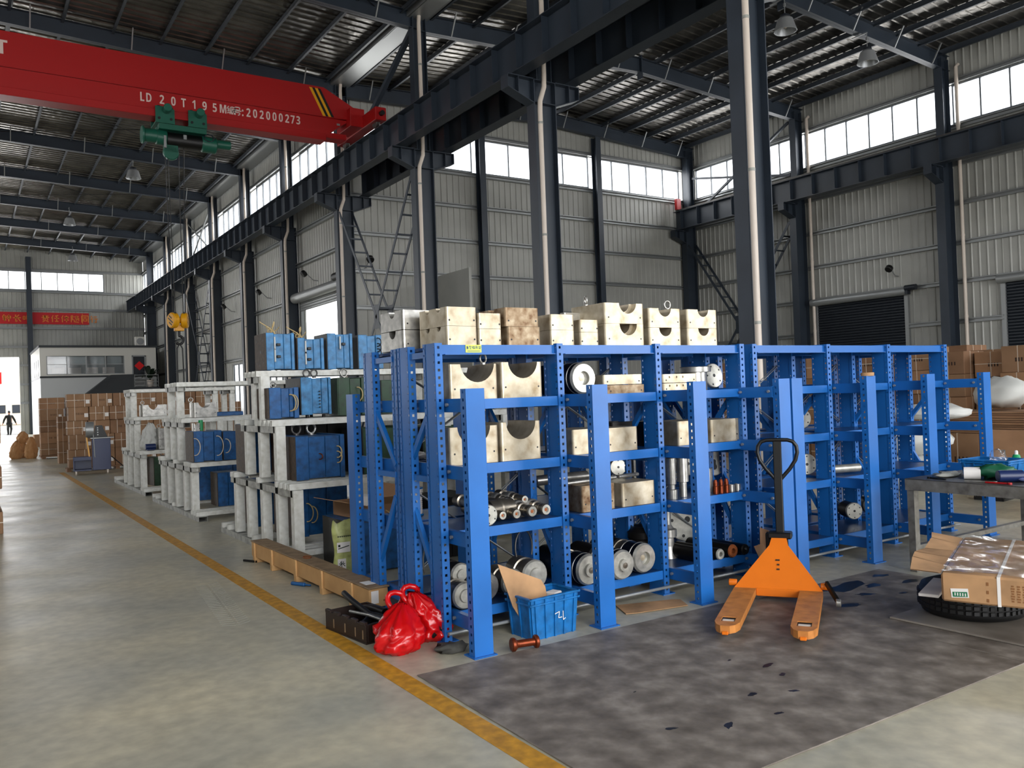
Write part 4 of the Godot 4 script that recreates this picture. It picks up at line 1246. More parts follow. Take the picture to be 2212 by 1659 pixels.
func make_store_materials() -> void:
	var wear := noise_tex(71, 0.014, Color(0.62, 0.62, 0.62), Color(1, 1, 1), 512, FastNoiseLite.TYPE_SIMPLEX_SMOOTH, 6, 0.38)
	mat("stand_white", Color(0.86, 0.86, 0.84), 0.5, 0.0, noise_tex(72, 0.016, Color(0.84, 0.83, 0.80), Color(1, 1, 1), 512, FastNoiseLite.TYPE_SIMPLEX_SMOOTH, 5, 0.35), 1.2)
	mat("stand_grey", Color(0.70, 0.70, 0.67), 0.5, 0.0, wear, 1.0)
	mat("mould_sky", Color(0.24, 0.54, 0.76), 0.42, 0.0, wear, 1.2)
	mat("mould_blue", Color(0.09, 0.37, 0.62), 0.4, 0.0, wear, 1.2)
	mat("mould_green", Color(0.10, 0.26, 0.14), 0.45, 0.0, wear, 1.2)
	mat("mould_black", Color(0.075, 0.07, 0.07), 0.5, 0.0, wear, 1.2)
	mat("mould_rust", Color(0.31, 0.245, 0.185), 0.62, 0.1, noise_tex(73, 0.02, Color(0.55, 0.5, 0.46), Color(1, 0.95, 0.9), 512), 1.5)
	mat("hose_pale", Color(0.76, 0.66, 0.46), 0.4)
	for i in 3:
		mat("kraft_%d" % i, [Color(0.60, 0.46, 0.34), Color(0.66, 0.50, 0.37), Color(0.55, 0.41, 0.30)][i], 0.8, 0.0, noise_tex(75 + i, 0.012, Color(0.88, 0.87, 0.85), Color(1, 1, 1), 256), 0.6)
	mat("kraft_pale", Color(0.78, 0.60, 0.42), 0.75, 0.0, wear, 0.35)
	mat("strap_white", Color(0.80, 0.74, 0.66), 0.4)
	mat("print_brown", Color(0.20, 0.13, 0.09), 0.8)
	mat("paper", Color(0.88, 0.86, 0.84), 0.7)
	mat("machine_blue", Color(0.085, 0.15, 0.32), 0.4)
	mat("sack_paper", Color(0.74, 0.55, 0.36), 0.75)
	mat("sack_white", Color(0.78, 0.78, 0.76), 0.6)
	mat("office_white", Color(0.76, 0.77, 0.77), 0.5)
	mat("office_side", Color(0.84, 0.83, 0.80), 0.5)
	mat("stair_dark", Color(0.20, 0.215, 0.23), 0.6)
	mat("banner_red", Color(0.75, 0.06, 0.10), 0.6)
	mat("banner_gold", Color(0.86, 0.50, 0.18), 0.6)
	mat("flag_red", Color(0.88, 0.03, 0.05), 0.6)
	mat("leaf_green", Color(0.05, 0.13, 0.06), 0.5)
	mat("skin", Color(0.62, 0.42, 0.32), 0.6)
	mat("cloth_black", Color(0.05, 0.06, 0.065), 0.8)
	mat("hair", Color(0.02, 0.018, 0.016), 0.5)
	mat("haze_tan", Color(0.86, 0.79, 0.68), 0.9)
	mat("interior_grey", Color(0.55, 0.6, 0.62), 0.7)


func make_store() -> void:
	stand("white stepped steel stand nearest the blue rack, loaded with big moulds", 2.70, 5.6, -10.35, [-8.2, -8.7, -9.2], [[-10.26, -9.74, -9.19, -8.65, -8.16], [-9.74, -9.2, -8.65], [-9.4, -9.12]], [-10.93, -8.1])
	stand("white stepped steel stand in the middle of the three", 2.68, 4.9, -15.0, [-12.42, -12.93, -13.2], [[-14.65, -14.11, -13.54, -12.97, -12.5], [-14.26, -13.8, -13.3], [-13.93, -13.3]], [-15.45, -12.06])
	stand("white stepped steel stand farthest down the aisle", 2.72, 4.7, -19.0, [-16.75, -17.3, -17.65], [[-18.78, -18.22, -17.52, -16.8], [-18.36, -17.9, -17.35], [-18.3, -17.68]], [-20.1, -16.35])
	# moulds of the near stand
	mould("light blue mould with two black switches, leftmost on the top tier", 2.84, 3.165, 1.98, 2.40, -9.3, 0.42, "mould_sky", [0.28, 0.62, 0.88], [["latch", 0.42, 0.68], ["latch", 0.42, 0.36], ["hoses", 0.3, 0.4, 6, "hose_pale"]])
	mould("shorter light blue mould with two switches, second on the top tier", 3.20, 3.515, 1.98, 2.345, -9.3, 0.42, "mould_sky", [0.28, 0.6, 0.87], [["latch", 0.42, 0.66], ["latch", 0.42, 0.32], ["hoses", 0.2, 0.4, 7, "hose_pale"]])
	mould("light blue mould with one switch, third on the top tier", 3.555, 3.87, 1.98, 2.40, -9.3, 0.42, "mould_sky", [0.34, 0.65, 0.88], [["latch", 0.62, 0.7]], "injection moulds on the white stands", "mould_black")
	mould("light blue mould with black hose loops, right end of the top tier", 3.94, 4.26, 1.98, 2.385, -9.3, 0.42, "mould_sky", [0.36, 0.7], [["loop", 0.8, 0.78, 0.05, "black"], ["loop", 0.8, 0.62, 0.05, "black"], ["loop", 0.8, 0.46, 0.05, "black"]], "injection moulds on the white stands", "mould_black")
	mould("blue mould behind the white post on the middle tier, with pale hose loops", 2.74, 3.07, 1.44, 1.775, -8.93, 0.66, "mould_blue", [0.4, 0.68, 0.82], [["loop", 0.75, 0.5, 0.09, "hose_pale"], ["loop", 0.83, 0.5, 0.085, "hose_pale"], ["eye", 0.4, 0.4, 0.03, "bright_steel"]])
	mould("light blue mould on black feet, with a column of black fittings", 3.10, 3.45, 1.465, 1.88, -8.95, 0.5, "mould_sky", [0.37, 0.68, 0.9], [["fit", 0.6, 0.62, 6, "black"], ["eye", 0.35, 0.3, 0.04, "rail_steel"], ["eye", 0.6, 0.3, 0.04, "rail_steel"]], "injection moulds on the white stands", "mould_black")
	var ft := Geo.new()
	for x in [3.18, 3.37]:
		for z in [-9.0, -9.4]:
			ft.cyl(Vector3(x, 1.432, z), Vector3(x, 1.466, z), 0.02, 10)
	tag(obj("foot_block", ft, M.dark_steel), "row of dark round feet under the light blue mould of the middle tier", "block")
	mould("dark green mould with a yellow hose, middle tier, beside the light blue one", 3.53, 3.98, 1.44, 1.87, -8.95, 0.5, "mould_green", [0.32, 0.62], [["loop", 0.55, 0.55, 0.08, "hose_pale"], ["eye", 0.3, 0.3, 0.045, "bright_steel"]], "injection moulds on the white stands", "mould_green")
	mould("dark green mould with pale hoses, middle tier, seen through the rack frame", 4.06, 4.5, 1.44, 1.83, -8.95, 0.5, "mould_green", [0.3, 0.6], [["loop", 0.4, 0.5, 0.07, "hose_pale"], ["loop", 0.7, 0.45, 0.08, "hose_pale"]], "injection moulds on the white stands", "mould_black")
	mould("wide blue mould with two big lifting rings, front of the low tier", 2.84, 3.375, 0.80, 1.255, -8.42, 0.72, "mould_blue", [0.26, 0.6, 0.9], [["loop", 0.48, 0.52, 0.03, "copper"], ["loop", 0.86, 0.6, 0.06, "hose_pale"], ["loop", 0.86, 0.48, 0.06, "hose_pale"], ["eye", 0.25, 0.5, 0.052, "rail_steel"], ["eye", 0.56, 0.5, 0.052, "bright_steel"]])
	mould("dark mould with a brown left face at the back of the low tier", 2.76, 3.35, 0.80, 1.37, -9.86, 0.5, "mould_blue", [0.3, 0.6], [["loop", 0.5, 0.55, 0.07, "hose_pale"]])
	mould("black mould behind the lifting rings on the low tier", 3.0, 3.9, 0.80, 1.36, -9.35, 0.4, "mould_black", [0.3, 0.6], [])
	mould("dark green mould on the low tier, seen between the rack posts", 3.62, 4.25, 0.80, 1.3, -8.5, 0.6, "mould_green", [0.35, 0.7], [["eye", 0.3, 0.3, 0.035, "rail_steel"]], "injection moulds on the white stands", "mould_black")
	mould("second dark green mould on the low tier, farther right", 4.35, 4.95, 0.80, 1.28, -8.5, 0.6, "mould_green", [0.35, 0.7], [], "injection moulds on the white stands", "mould_black")
	mould("dark blue mould with hose loops on the floor tubes, behind the post row", 2.95, 3.6, 0.13, 0.66, -8.95, 0.6, "mould_blue", [0.3, 0.62], [["loop", 0.3, 0.5, 0.1, "hose_pale"], ["loop", 0.38, 0.45, 0.09, "hose_pale"]])
	mould("dark blue mould on the floor tubes at the back left", 2.9, 3.5, 0.13, 0.68, -10.1, 0.5, "mould_blue", [0.3, 0.62], [])
	mould("big dark mould on the floor beside the rice sack, top painted blue", 2.99, 3.75, 0.0, 0.47, -7.25, 0.85, "mould_blue", [0.24, 0.62], [["hoses", 0.5, 0.12, 7, "hose_pale"]], "", "mould_black")
	mould("small black mould on the floor between stand and rack", 3.85, 4.4, 0.0, 0.6, -7.4, 0.6, "mould_black", [0.4], [], "", "mould_black")
	# the middle stand
	mould("blue mould with a slotted plate, low tier of the middle stand", 2.70, 3.09, 0.81, 1.245, -12.35, 0.5, "mould_blue", [0.34, 0.72], [["loop", 0.1, 0.5, 0.12, "strap_white"], ["loop", 0.9, 0.5, 0.14, "strap_white"]])
	mould("second blue mould on the low tier of the middle stand", 3.12, 3.6, 0.81, 1.22, -12.4, 0.5, "mould_blue", [0.4, 0.7], [["loop", 0.12, 0.5, 0.1, "strap_white"]])
	mould("narrow blue mould on the floor under the middle stand, brown left face", 3.06, 3.36, 0.13, 0.62, -12.55, 0.4, "mould_blue", [0.5], [])
	mould("dark blue mould in the shade under the middle stand", 3.0, 3.8, 0.13, 0.72, -13.6, 0.6, "mould_blue", [0.4, 0.7], [["loop", 0.5, 0.5, 0.1, "strap_white"]])
	var c := Geo.new()
	c.span(Vector3(2.98, 1.44, -13.55), Vector3(3.6, 1.5, -13.05), 0.01)
	tag(obj("blue_tray", c, M.mould_blue), "blue steel tray on the low tier of the middle stand, behind the green tube", "tray")
	var cy := Geo.new()
	cy.cyl(Vector3(2.86, 1.245, -12.6), Vector3(2.86, 1.40, -12.6), 0.032, 14, 0.004)
	tag(obj("spray_can", cy, mat("can_green", Color(0.02, 0.55, 0.32), 0.35)), "bright green can standing on the blue mould of the middle stand", "can")
	block("polished half block with a round hollow on the middle stand", 2.86, 3.20, 1.435, 1.655, -13.0, 0.3, [["z", 0.095, -0.01, 0.235]], "bright_steel", "polished half blocks on the white stands", [[2.83, 0.1]])
	block("polished half block with a round hollow on the farthest stand", 2.88, 3.34, 1.435, 1.655, -17.45, 0.34, [["z", 0.115, 0.0, 0.235]], "bright_steel", "polished half blocks on the white stands", [[2.9, 0.1]])
	block("small grey block on the blue mould of the middle stand", 2.74, 2.83, 1.245, 1.36, -12.5, 0.15, [["z", 0.03, 0.0, 0.115]], "bright_steel")
	for i in 2:
		block("%s grey block beside the white bag on the farthest stand" % ["lower", "upper"][i], 3.06, 3.34, [0.81, 1.0][i], [0.995, 1.2][i], -16.9, 0.3, [], "bright_steel", "grey blocks on the farthest stand", [] if i == 0 else [[3.1, 0.0]])
	var bag := Geo.new()
	bag.sack(Vector3(2.95, 0.80, -17.15), 0.17, 0.16, 0.5, 5, 7, Vector3(0.02, 0, 0))
	tag(obj("plastic_bag", bag.smooth(), M.sack_white), "crumpled white plastic bag on the low tier of the farthest stand", "bag")
	var mo := Geo.new()
	mo.cyl(Vector3(2.82, 0.87, -16.86), Vector3(3.0, 0.87, -16.86), 0.055, 14, 0.006)
	mo.span(Vector3(2.84, 0.805, -16.93), Vector3(2.98, 0.83, -16.79), 0.004)
	tag(obj("small_motor", mo, M.machine_blue), "small dark blue motor in front of the white bag", "motor")
	var mg := mould("scuffed green mould on the floor tubes of the farthest stand", 2.96, 3.5, 0.13, 0.66, -16.85, 0.5, "mould_green", [0.3, 0.65], [["eye", 0.4, 0.3, 0.05, "bright_steel"]])
	mg.rotation.y = 0.12
	# strapping machine
	var t := thing("strapping_machine", "dark blue strapping machine on castors with a grey reel on top", "machine", Vector3(2.62, 0, -23.0), -0.12)
	var g := Geo.new()
	g.span(Vector3(0.0, 0.1, -0.5), Vector3(0.42, 0.88, 0.0), 0.01)
	obj("cabinet", g, M.machine_blue, t)
	g = Geo.new()
	g.span(Vector3(-0.03, 0.88, -0.52), Vector3(0.5, 0.905, 0.03), 0.004)
	obj("table_top", g, M.galvanised, t)
	g = Geo.new()
	g.prism([Vector2(0.05, 0.905), Vector2(0.36, 0.905), Vector2(0.24, 1.2), Vector2(0.08, 1.2)], 0.16, Transform3D(Basis.IDENTITY, Vector3(0, 0, -0.2)))
	var pnl := obj("control_panel", g, M.black, t)
	var kn := Geo.new()
	for y in [0.97, 1.03, 1.09, 1.14]:
		kn.cyl(Vector3(0.14, y, -0.12), Vector3(0.14, y, -0.1), 0.016, 8)
	obj("button", kn, M.galvanised, pnl)
	g = Geo.new()
	g.cyl(Vector3(-0.13, 1.1, -0.15), Vector3(0.06, 1.1, -0.15), 0.2, 26, 0.01)
	obj("reel", g, M.galvanised, t)
	g = Geo.new()
	g.span(Vector3(-0.42, 0.1, -0.42), Vector3(-0.02, 0.13, 0.02))
	g.span(Vector3(-0.42, 0.41, -0.42), Vector3(-0.02, 0.44, 0.02))
	g.span(Vector3(-0.42, 0.13, -0.42), Vector3(-0.39, 0.41, 0.02))
	g.span(Vector3(-0.39, 0.13, -0.42), Vector3(-0.02, 0.41, -0.39))
	g.span(Vector3(-0.42, 0.36, -0.01), Vector3(-0.02, 0.41, 0.02))
	obj("side_frame", g, M.machine_blue, t)
	g = Geo.new()
	g.bar(Vector3(-0.06, 0.44, -0.05), Vector3(-0.12, 1.0, -0.1), 0.03, 0.03)
	obj("feed_arm", g, M.yellow_paint, t)
	g = Geo.new()
	g.cyl(Vector3(0.06, 0.42, 0.03), Vector3(0.04, 0.98, 0.03), 0.012, 8)
	obj("guide_rod", g, M.galvanised, t)
	g = Geo.new()
	for p in [Vector3(-0.36, 0.045, -0.02), Vector3(0.34, 0.045, -0.02), Vector3(0.34, 0.045, -0.45), Vector3(-0.36, 0.045, -0.4)]:
		g.cyl(p + Vector3(-0.015, 0, 0), p + Vector3(0.015, 0, 0), 0.045, 14)
		g.span(p + Vector3(-0.02, 0.03, -0.03), p + Vector3(0.02, 0.06, 0.03))
	obj("castor", g, M.pvc_white, t)
	var cab := []
	for i in 14:
		var u := i / 13.0
		cab.append(Vector3(3.05 + u * 0.55, maxf(0.012, 0.42 * (1.0 - u * 1.6)), -22.95 + 0.25 * sin(u * 3.0) + u * 0.8))
	g = Geo.new()
	g.tube(cab, 0.012, 6)
	tag(obj("power_cable", g, M.black), "black power cable trailing from the strapping machine", "cable")
	# cartons down the aisle
	var rowsy := [[0.10, 0.57], [0.57, 0.95], [0.95, 1.32], [1.32, 1.68], [1.68, 2.02]]
	var pw := ["lowest", "second", "third", "fourth", "topmost"]
	var gp := "brown strapped cartons behind the white stands"
	for r in 5:
		var x := 2.24 + 0.03 * (r % 2)
		var k := 0
		while x < 6.5:
			var w := rng.randf_range(0.46, 0.58) + (0.08 if r == 4 and k == 0 else 0.0)
			var dz := rng.randf_range(-0.05, 0.08)
			carton("brown strapped carton, %s row of the long stack, %s from the aisle" % [pw[r], ["first", "second", "third", "fourth", "fifth", "sixth", "seventh", "eighth", "ninth", "tenth"][k]], x, minf(x + w, 6.7), rowsy[r][0], rowsy[r][1], -24.5 + dz, 0.42, gp, r * 3 + k * 2 + (k * k) % 3)
			x += w + 0.012
			k += 1
	var pal := Geo.new()
	for z in [-24.9, -24.7, -24.52]:
		pal.span(Vector3(2.2, 0.07, z - 0.06), Vector3(6.7, 0.095, z + 0.06))
	for x in [2.25, 3.4, 4.5, 5.6, 6.6]:
		pal.span(Vector3(x - 0.05, 0.0, -24.95), Vector3(x + 0.05, 0.07, -24.5))
	tag(obj("pallet", pal, M.kraft_2), "long low wooden pallet under the brown carton stack", "pallet")
	gp = "brown cartons stacked farther down the aisle"
	for r in 5:
		for k in 2:
			carton("brown carton of the farther stack, %s row, %s column" % [pw[r], ["aisle side", "inner"][k]], 2.12 + k * 0.78, 2.85 + k * 0.78 - 0.03 * (r % 2), 0.12 + r * 0.385, 0.5 + r * 0.385, -32.0, 0.6, gp, r + k * 2)
	pal = Geo.new()
	pal.span(Vector3(2.1, 0.06, -32.65), Vector3(3.7, 0.115, -31.95))
	for x in [2.2, 2.9, 3.6]:
		pal.span(Vector3(x - 0.06, 0.0, -32.6), Vector3(x + 0.06, 0.06, -31.95))
	tag(obj("pallet", pal, M.kraft_2), "wooden pallet under the farther carton stack", "pallet")
	gp = "tall narrow cartons between the two stacks"
	for k in 3:
		carton("upright carton standing between the two carton stacks, %s one" % ["lower", "middle", "upper"][k], 2.36, 2.75, [0.0, 0.66, 1.07][k], [0.655, 1.065, 1.42][k], -28.6, 0.5, gp, k)
	for k in 5:
		carton("carton at the left edge of the picture, %s of its stack" % ["lowest", "second", "third", "fourth", "topmost"][k], -0.9 - 0.02 * (k % 2), 0.40 - 0.03 * (k % 2), 0.0 + k * 0.30, 0.295 + k * 0.30, -13.05, 0.9, "cartons at the left edge", k)
	for k in 2:
		carton("low brown carton by the far gate, %s" % ["flat one", "one on top, white edged"][k], 2.6 + 0.5 * k, 3.5 + 0.2 * k, 0.0 if k == 0 else 0.0, 0.55 + 0.35 * k, -43.0 - k, 0.8, "cartons by the far gate", k + 1)
	gp = "paper sacks heaped by the cartons"
	for i in 4:
		var p: Vector3 = [Vector3(1.45, 0.0, -33.2), Vector3(1.88, 0.0, -32.9), Vector3(1.62, 0.0, -33.75), Vector3(1.66, 0.52, -33.4)][i]
		g = Geo.new()
		g.sack(p, 0.2, 0.18, [0.6, 0.72, 0.66, 0.4][i], 30 + i, 5, Vector3(0.02, 0, 0.0))
		tag(obj("paper_sack", g.smooth(), M.sack_paper), "tan paper sack on the floor by the carton stack, %s" % ["left one", "middle front one", "right one", "one on top"][i], "sack", gp)
	make_right_store()
	make_office()
	make_gate_people()


func make_right_store() -> void:
	var gp := "brown cartons piled along the right bay"
	var pw := ["lowest", "second", "third", "fourth", "fifth"]
	var cols := ["first", "second", "third", "fourth", "fifth", "sixth", "seventh", "eighth", "ninth", "tenth", "eleventh", "twelfth", "thirteenth", "fourteenth"]
	var z := -5.9
	var k := 0
	while z > -13.5:
		var d := rng.randf_range(0.5, 0.62)
		var y := 0.0
		var r := 0
		var out := rng.randf_range(-0.15, 0.25)
		var top := 2.05 if k < 9 else 2.2
		while y < top - 0.2 and r < 5:
			var h := rng.randf_range(0.38, 0.46)
			var jog := rng.randf_range(-0.06, 0.06)
			carton("brown carton in the right bay, %s column from the picture edge, %s from the floor" % [cols[k], pw[r]], 14.3 + out + jog, 14.95 + out + jog, y, y + h, z, d - 0.02, gp, k + r * 2)
			y += h + 0.003
			r += 1
		z -= d + rng.randf_range(0.0, 0.05)
		k += 1
	z = -6.6
	k = 0
	while z > -12.5:
		var y := 0.0
		for r in 5:
			var h := rng.randf_range(0.4, 0.46)
			carton("brown carton of the back stack in the right bay, %s column, %s from the floor" % [cols[k], pw[r]], 15.6, 16.3, y, y + h, z, 0.8, "brown cartons of the back stack", k * 2 + r)
			y += h + 0.003
		z -= 0.86
		k += 1
	# flattened cartons
	for i in 10:
		var g := Geo.new()
		g.box(Vector3(12.9 + rng.randf_range(-0.03, 0.03), 0.80 + i * 0.032, -6.5 + rng.randf_range(-0.03, 0.03)), Vector3(0.9, 0.026, 1.3), Basis(Vector3.UP, rng.randf_range(-0.04, 0.04)))
		tag(obj("flat_carton", g, M["kraft_%d" % (i % 3)]), "flattened carton of the pile in the right bay, %s from below" % ["first", "second", "third", "fourth", "fifth", "sixth", "seventh", "eighth", "ninth", "tenth"][i], "cardboard", "pile of flattened cartons")
	for i in 4:
		carton("carton with a big white label under the flattened pile, %s" % ["front left", "front right", "back left", "back right"][i], 12.45 + 0.5 * (i / 2), 12.9 + 0.5 * (i / 2), 0.0, 0.78, -5.85 - 0.68 * (i % 2), 0.64, "labelled cartons under the flattened pile", 3 * i)
	gp = "white woven sacks lying in the right bay"
	for i in 4:
		var p: Vector3 = [Vector3(11.6, 0.24, -7.3), Vector3(11.7, 0.74, -7.2), Vector3(11.9, 1.12, -6.95), Vector3(12.95, 1.36, -6.4)][i]
		var g := Geo.new()
		g.blob(p, [Vector3(0.55, 0.27, 0.7), Vector3(0.5, 0.25, 0.65), Vector3(0.45, 0.12, 0.6), Vector3(0.4, 0.24, 0.4)][i], 50 + i, 0.25, 12, 18, -0.9, 1.1)
		tag(obj("woven_sack", g.smooth(), M.sack_white), "white woven sack in the right bay, %s" % ["lowest, bulging", "middle one", "flat one on top", "one lying on the flattened cartons"][i], "sack", gp)
	var g := Geo.new()
	g.box(Vector3(11.35, 0.66, -5.35), Vector3(0.02, 0.5, 1.1), Basis(Vector3(0, 0, 1), 0.12))
	g.box(Vector3(11.35, 0.3, -5.35), Vector3(0.02, 0.45, 1.1))
	tag(obj("cardboard_sheet", g, M.kraft_1), "large plain cardboard sheet leaning upright behind the work table", "cardboard")
	var t := thing("crate", "black slotted plastic crate on the floor under the table line", "crate", Vector3(11.35, 0, -5.75), 0.1)
	var c := Geo.new()
	for y in [0.01, 0.1, 0.2]:
		c.span(Vector3(-0.25, y, -0.18), Vector3(0.25, y + 0.025, -0.165))
		c.span(Vector3(-0.25, y, 0.165), Vector3(0.25, y + 0.025, 0.18))
		c.span(Vector3(-0.25, y, -0.18), Vector3(-0.235, y + 0.025, 0.18))
		c.span(Vector3(0.235, y, -0.18), Vector3(0.25, y + 0.025, 0.18))
	c.span(Vector3(-0.25, 0.0, -0.18), Vector3(0.25, 0.01, 0.18))
	for i in 9:
		var x := -0.24 + i * 0.06
		c.span(Vector3(x - 0.006, 0.01, 0.166), Vector3(x + 0.006, 0.22, 0.179))
		c.span(Vector3(x - 0.006, 0.01, -0.179), Vector3(x + 0.006, 0.22, -0.166))
	for i in 6:
		var zz := -0.15 + i * 0.06
		c.span(Vector3(-0.249, 0.01, zz - 0.006), Vector3(-0.236, 0.22, zz + 0.006))
	obj("basket", c, M.black, t)
	# roller doors in the right wall and the rolled-up one in the long bay
	for i in 2:
		var z0: float = [-17.0, -9.6 ][i]
		var z1: float = [-20.76, -13.7][i]
		var top := 4.6
		var d := thing("door_%d" % (i + 1), "dark grey roller door in the right wall, %s" % ["left of the inner column, fully shut", "at the right edge of the picture"][i], "door", Vector3.ZERO, 0.0, "", "structure")
		for k2 in 46:
			var sg := Geo.new()
			sg.prism([Vector2(0, 0), Vector2(-0.03, 0.03), Vector2(-0.03, 0.075), Vector2(0, 0.102)], z0 - z1, Transform3D(Basis.IDENTITY, Vector3(XR - 0.03, k2 * 0.1, (z0 + z1) * 0.5)))
			obj("slat", sg, M.dark_shutter, d)
		var fr := Geo.new()
		for zz in [z0, z1]:
			fr.box(Vector3(XR - 0.06, top * 0.5, zz), Vector3(0.12, top, 0.14))
		obj("guide", fr, M.galvanised, d)
		var dr := Geo.new()
		dr.cyl(Vector3(XR - 0.22, top + 0.12, z1 - 0.1), Vector3(XR - 0.22, top + 0.12, z0 + 0.1), 0.14, 18)
		obj("drum_cover", dr, M.galvanised, d)
		var mo := Geo.new()
		mo.cyl(Vector3(XR - 0.3, top + 0.22, z0 + 0.1), Vector3(XR - 0.3, top + 0.22, z0 + 0.5), 0.1, 12)
		mo.box(Vector3(XR - 0.25, top + 0.1, z0 + 0.15), Vector3(0.2, 0.2, 0.1))
		obj("motor", mo, M.dark_shutter, d)
	var d3 := thing("door_3", "rolled-up silver roller door of the long bay, showing its drum", "door", Vector3.ZERO, 0.0, "", "structure")
	var z0 := zk(3) - 0.6
	var z1 := zk(4) + 0.3
	var dg := Geo.new()
	dg.cyl(Vector3(XA + 0.1, 5.72, z1), Vector3(XA + 0.1, 5.72, z0), 0.2, 20)
	obj("drum", dg, M.galvanised, d3)
	for i in 4:
		var s := Geo.new()
		s.prism([Vector2(0, 0), Vector2(-0.03, 0.03), Vector2(-0.03, 0.075), Vector2(0, 0.102)], z0 - z1 - 0.3, Transform3D(Basis.IDENTITY, Vector3(XA + 0.28, 5.2 + i * 0.1, (z0 + z1) * 0.5)))
		obj("slat", s, M.galvanised, d3)
	var mm := Geo.new()
	mm.cyl(Vector3(XA - 0.05, 5.95, z0 - 0.3), Vector3(XA - 0.05, 5.95, z0 + 0.25), 0.15, 14)
	mm.box(Vector3(XA + 0.05, 5.8, z0 + 0.1), Vector3(0.3, 0.35, 0.12))
	obj("motor", mm, M.black, d3)
	var gd := Geo.new()
	for zz in [z0 - 0.1, z1 + 0.1]:
		gd.box(Vector3(XA + 0.34, 2.7, zz), Vector3(0.12, 5.4, 0.14))
	obj("guide", gd, M.galvanised, d3)
	# lean-to room seen through that door
	var rm := Geo.new()
	rm.span(Vector3(XA + 3.5, 0, z1 - 3), Vector3(XA + 3.6, 6, z0 + 3))
	tag(obj("trim_3", rm, M.cladding), "pale wall of the passage seen through the raised roller door", "wall", "", "structure")


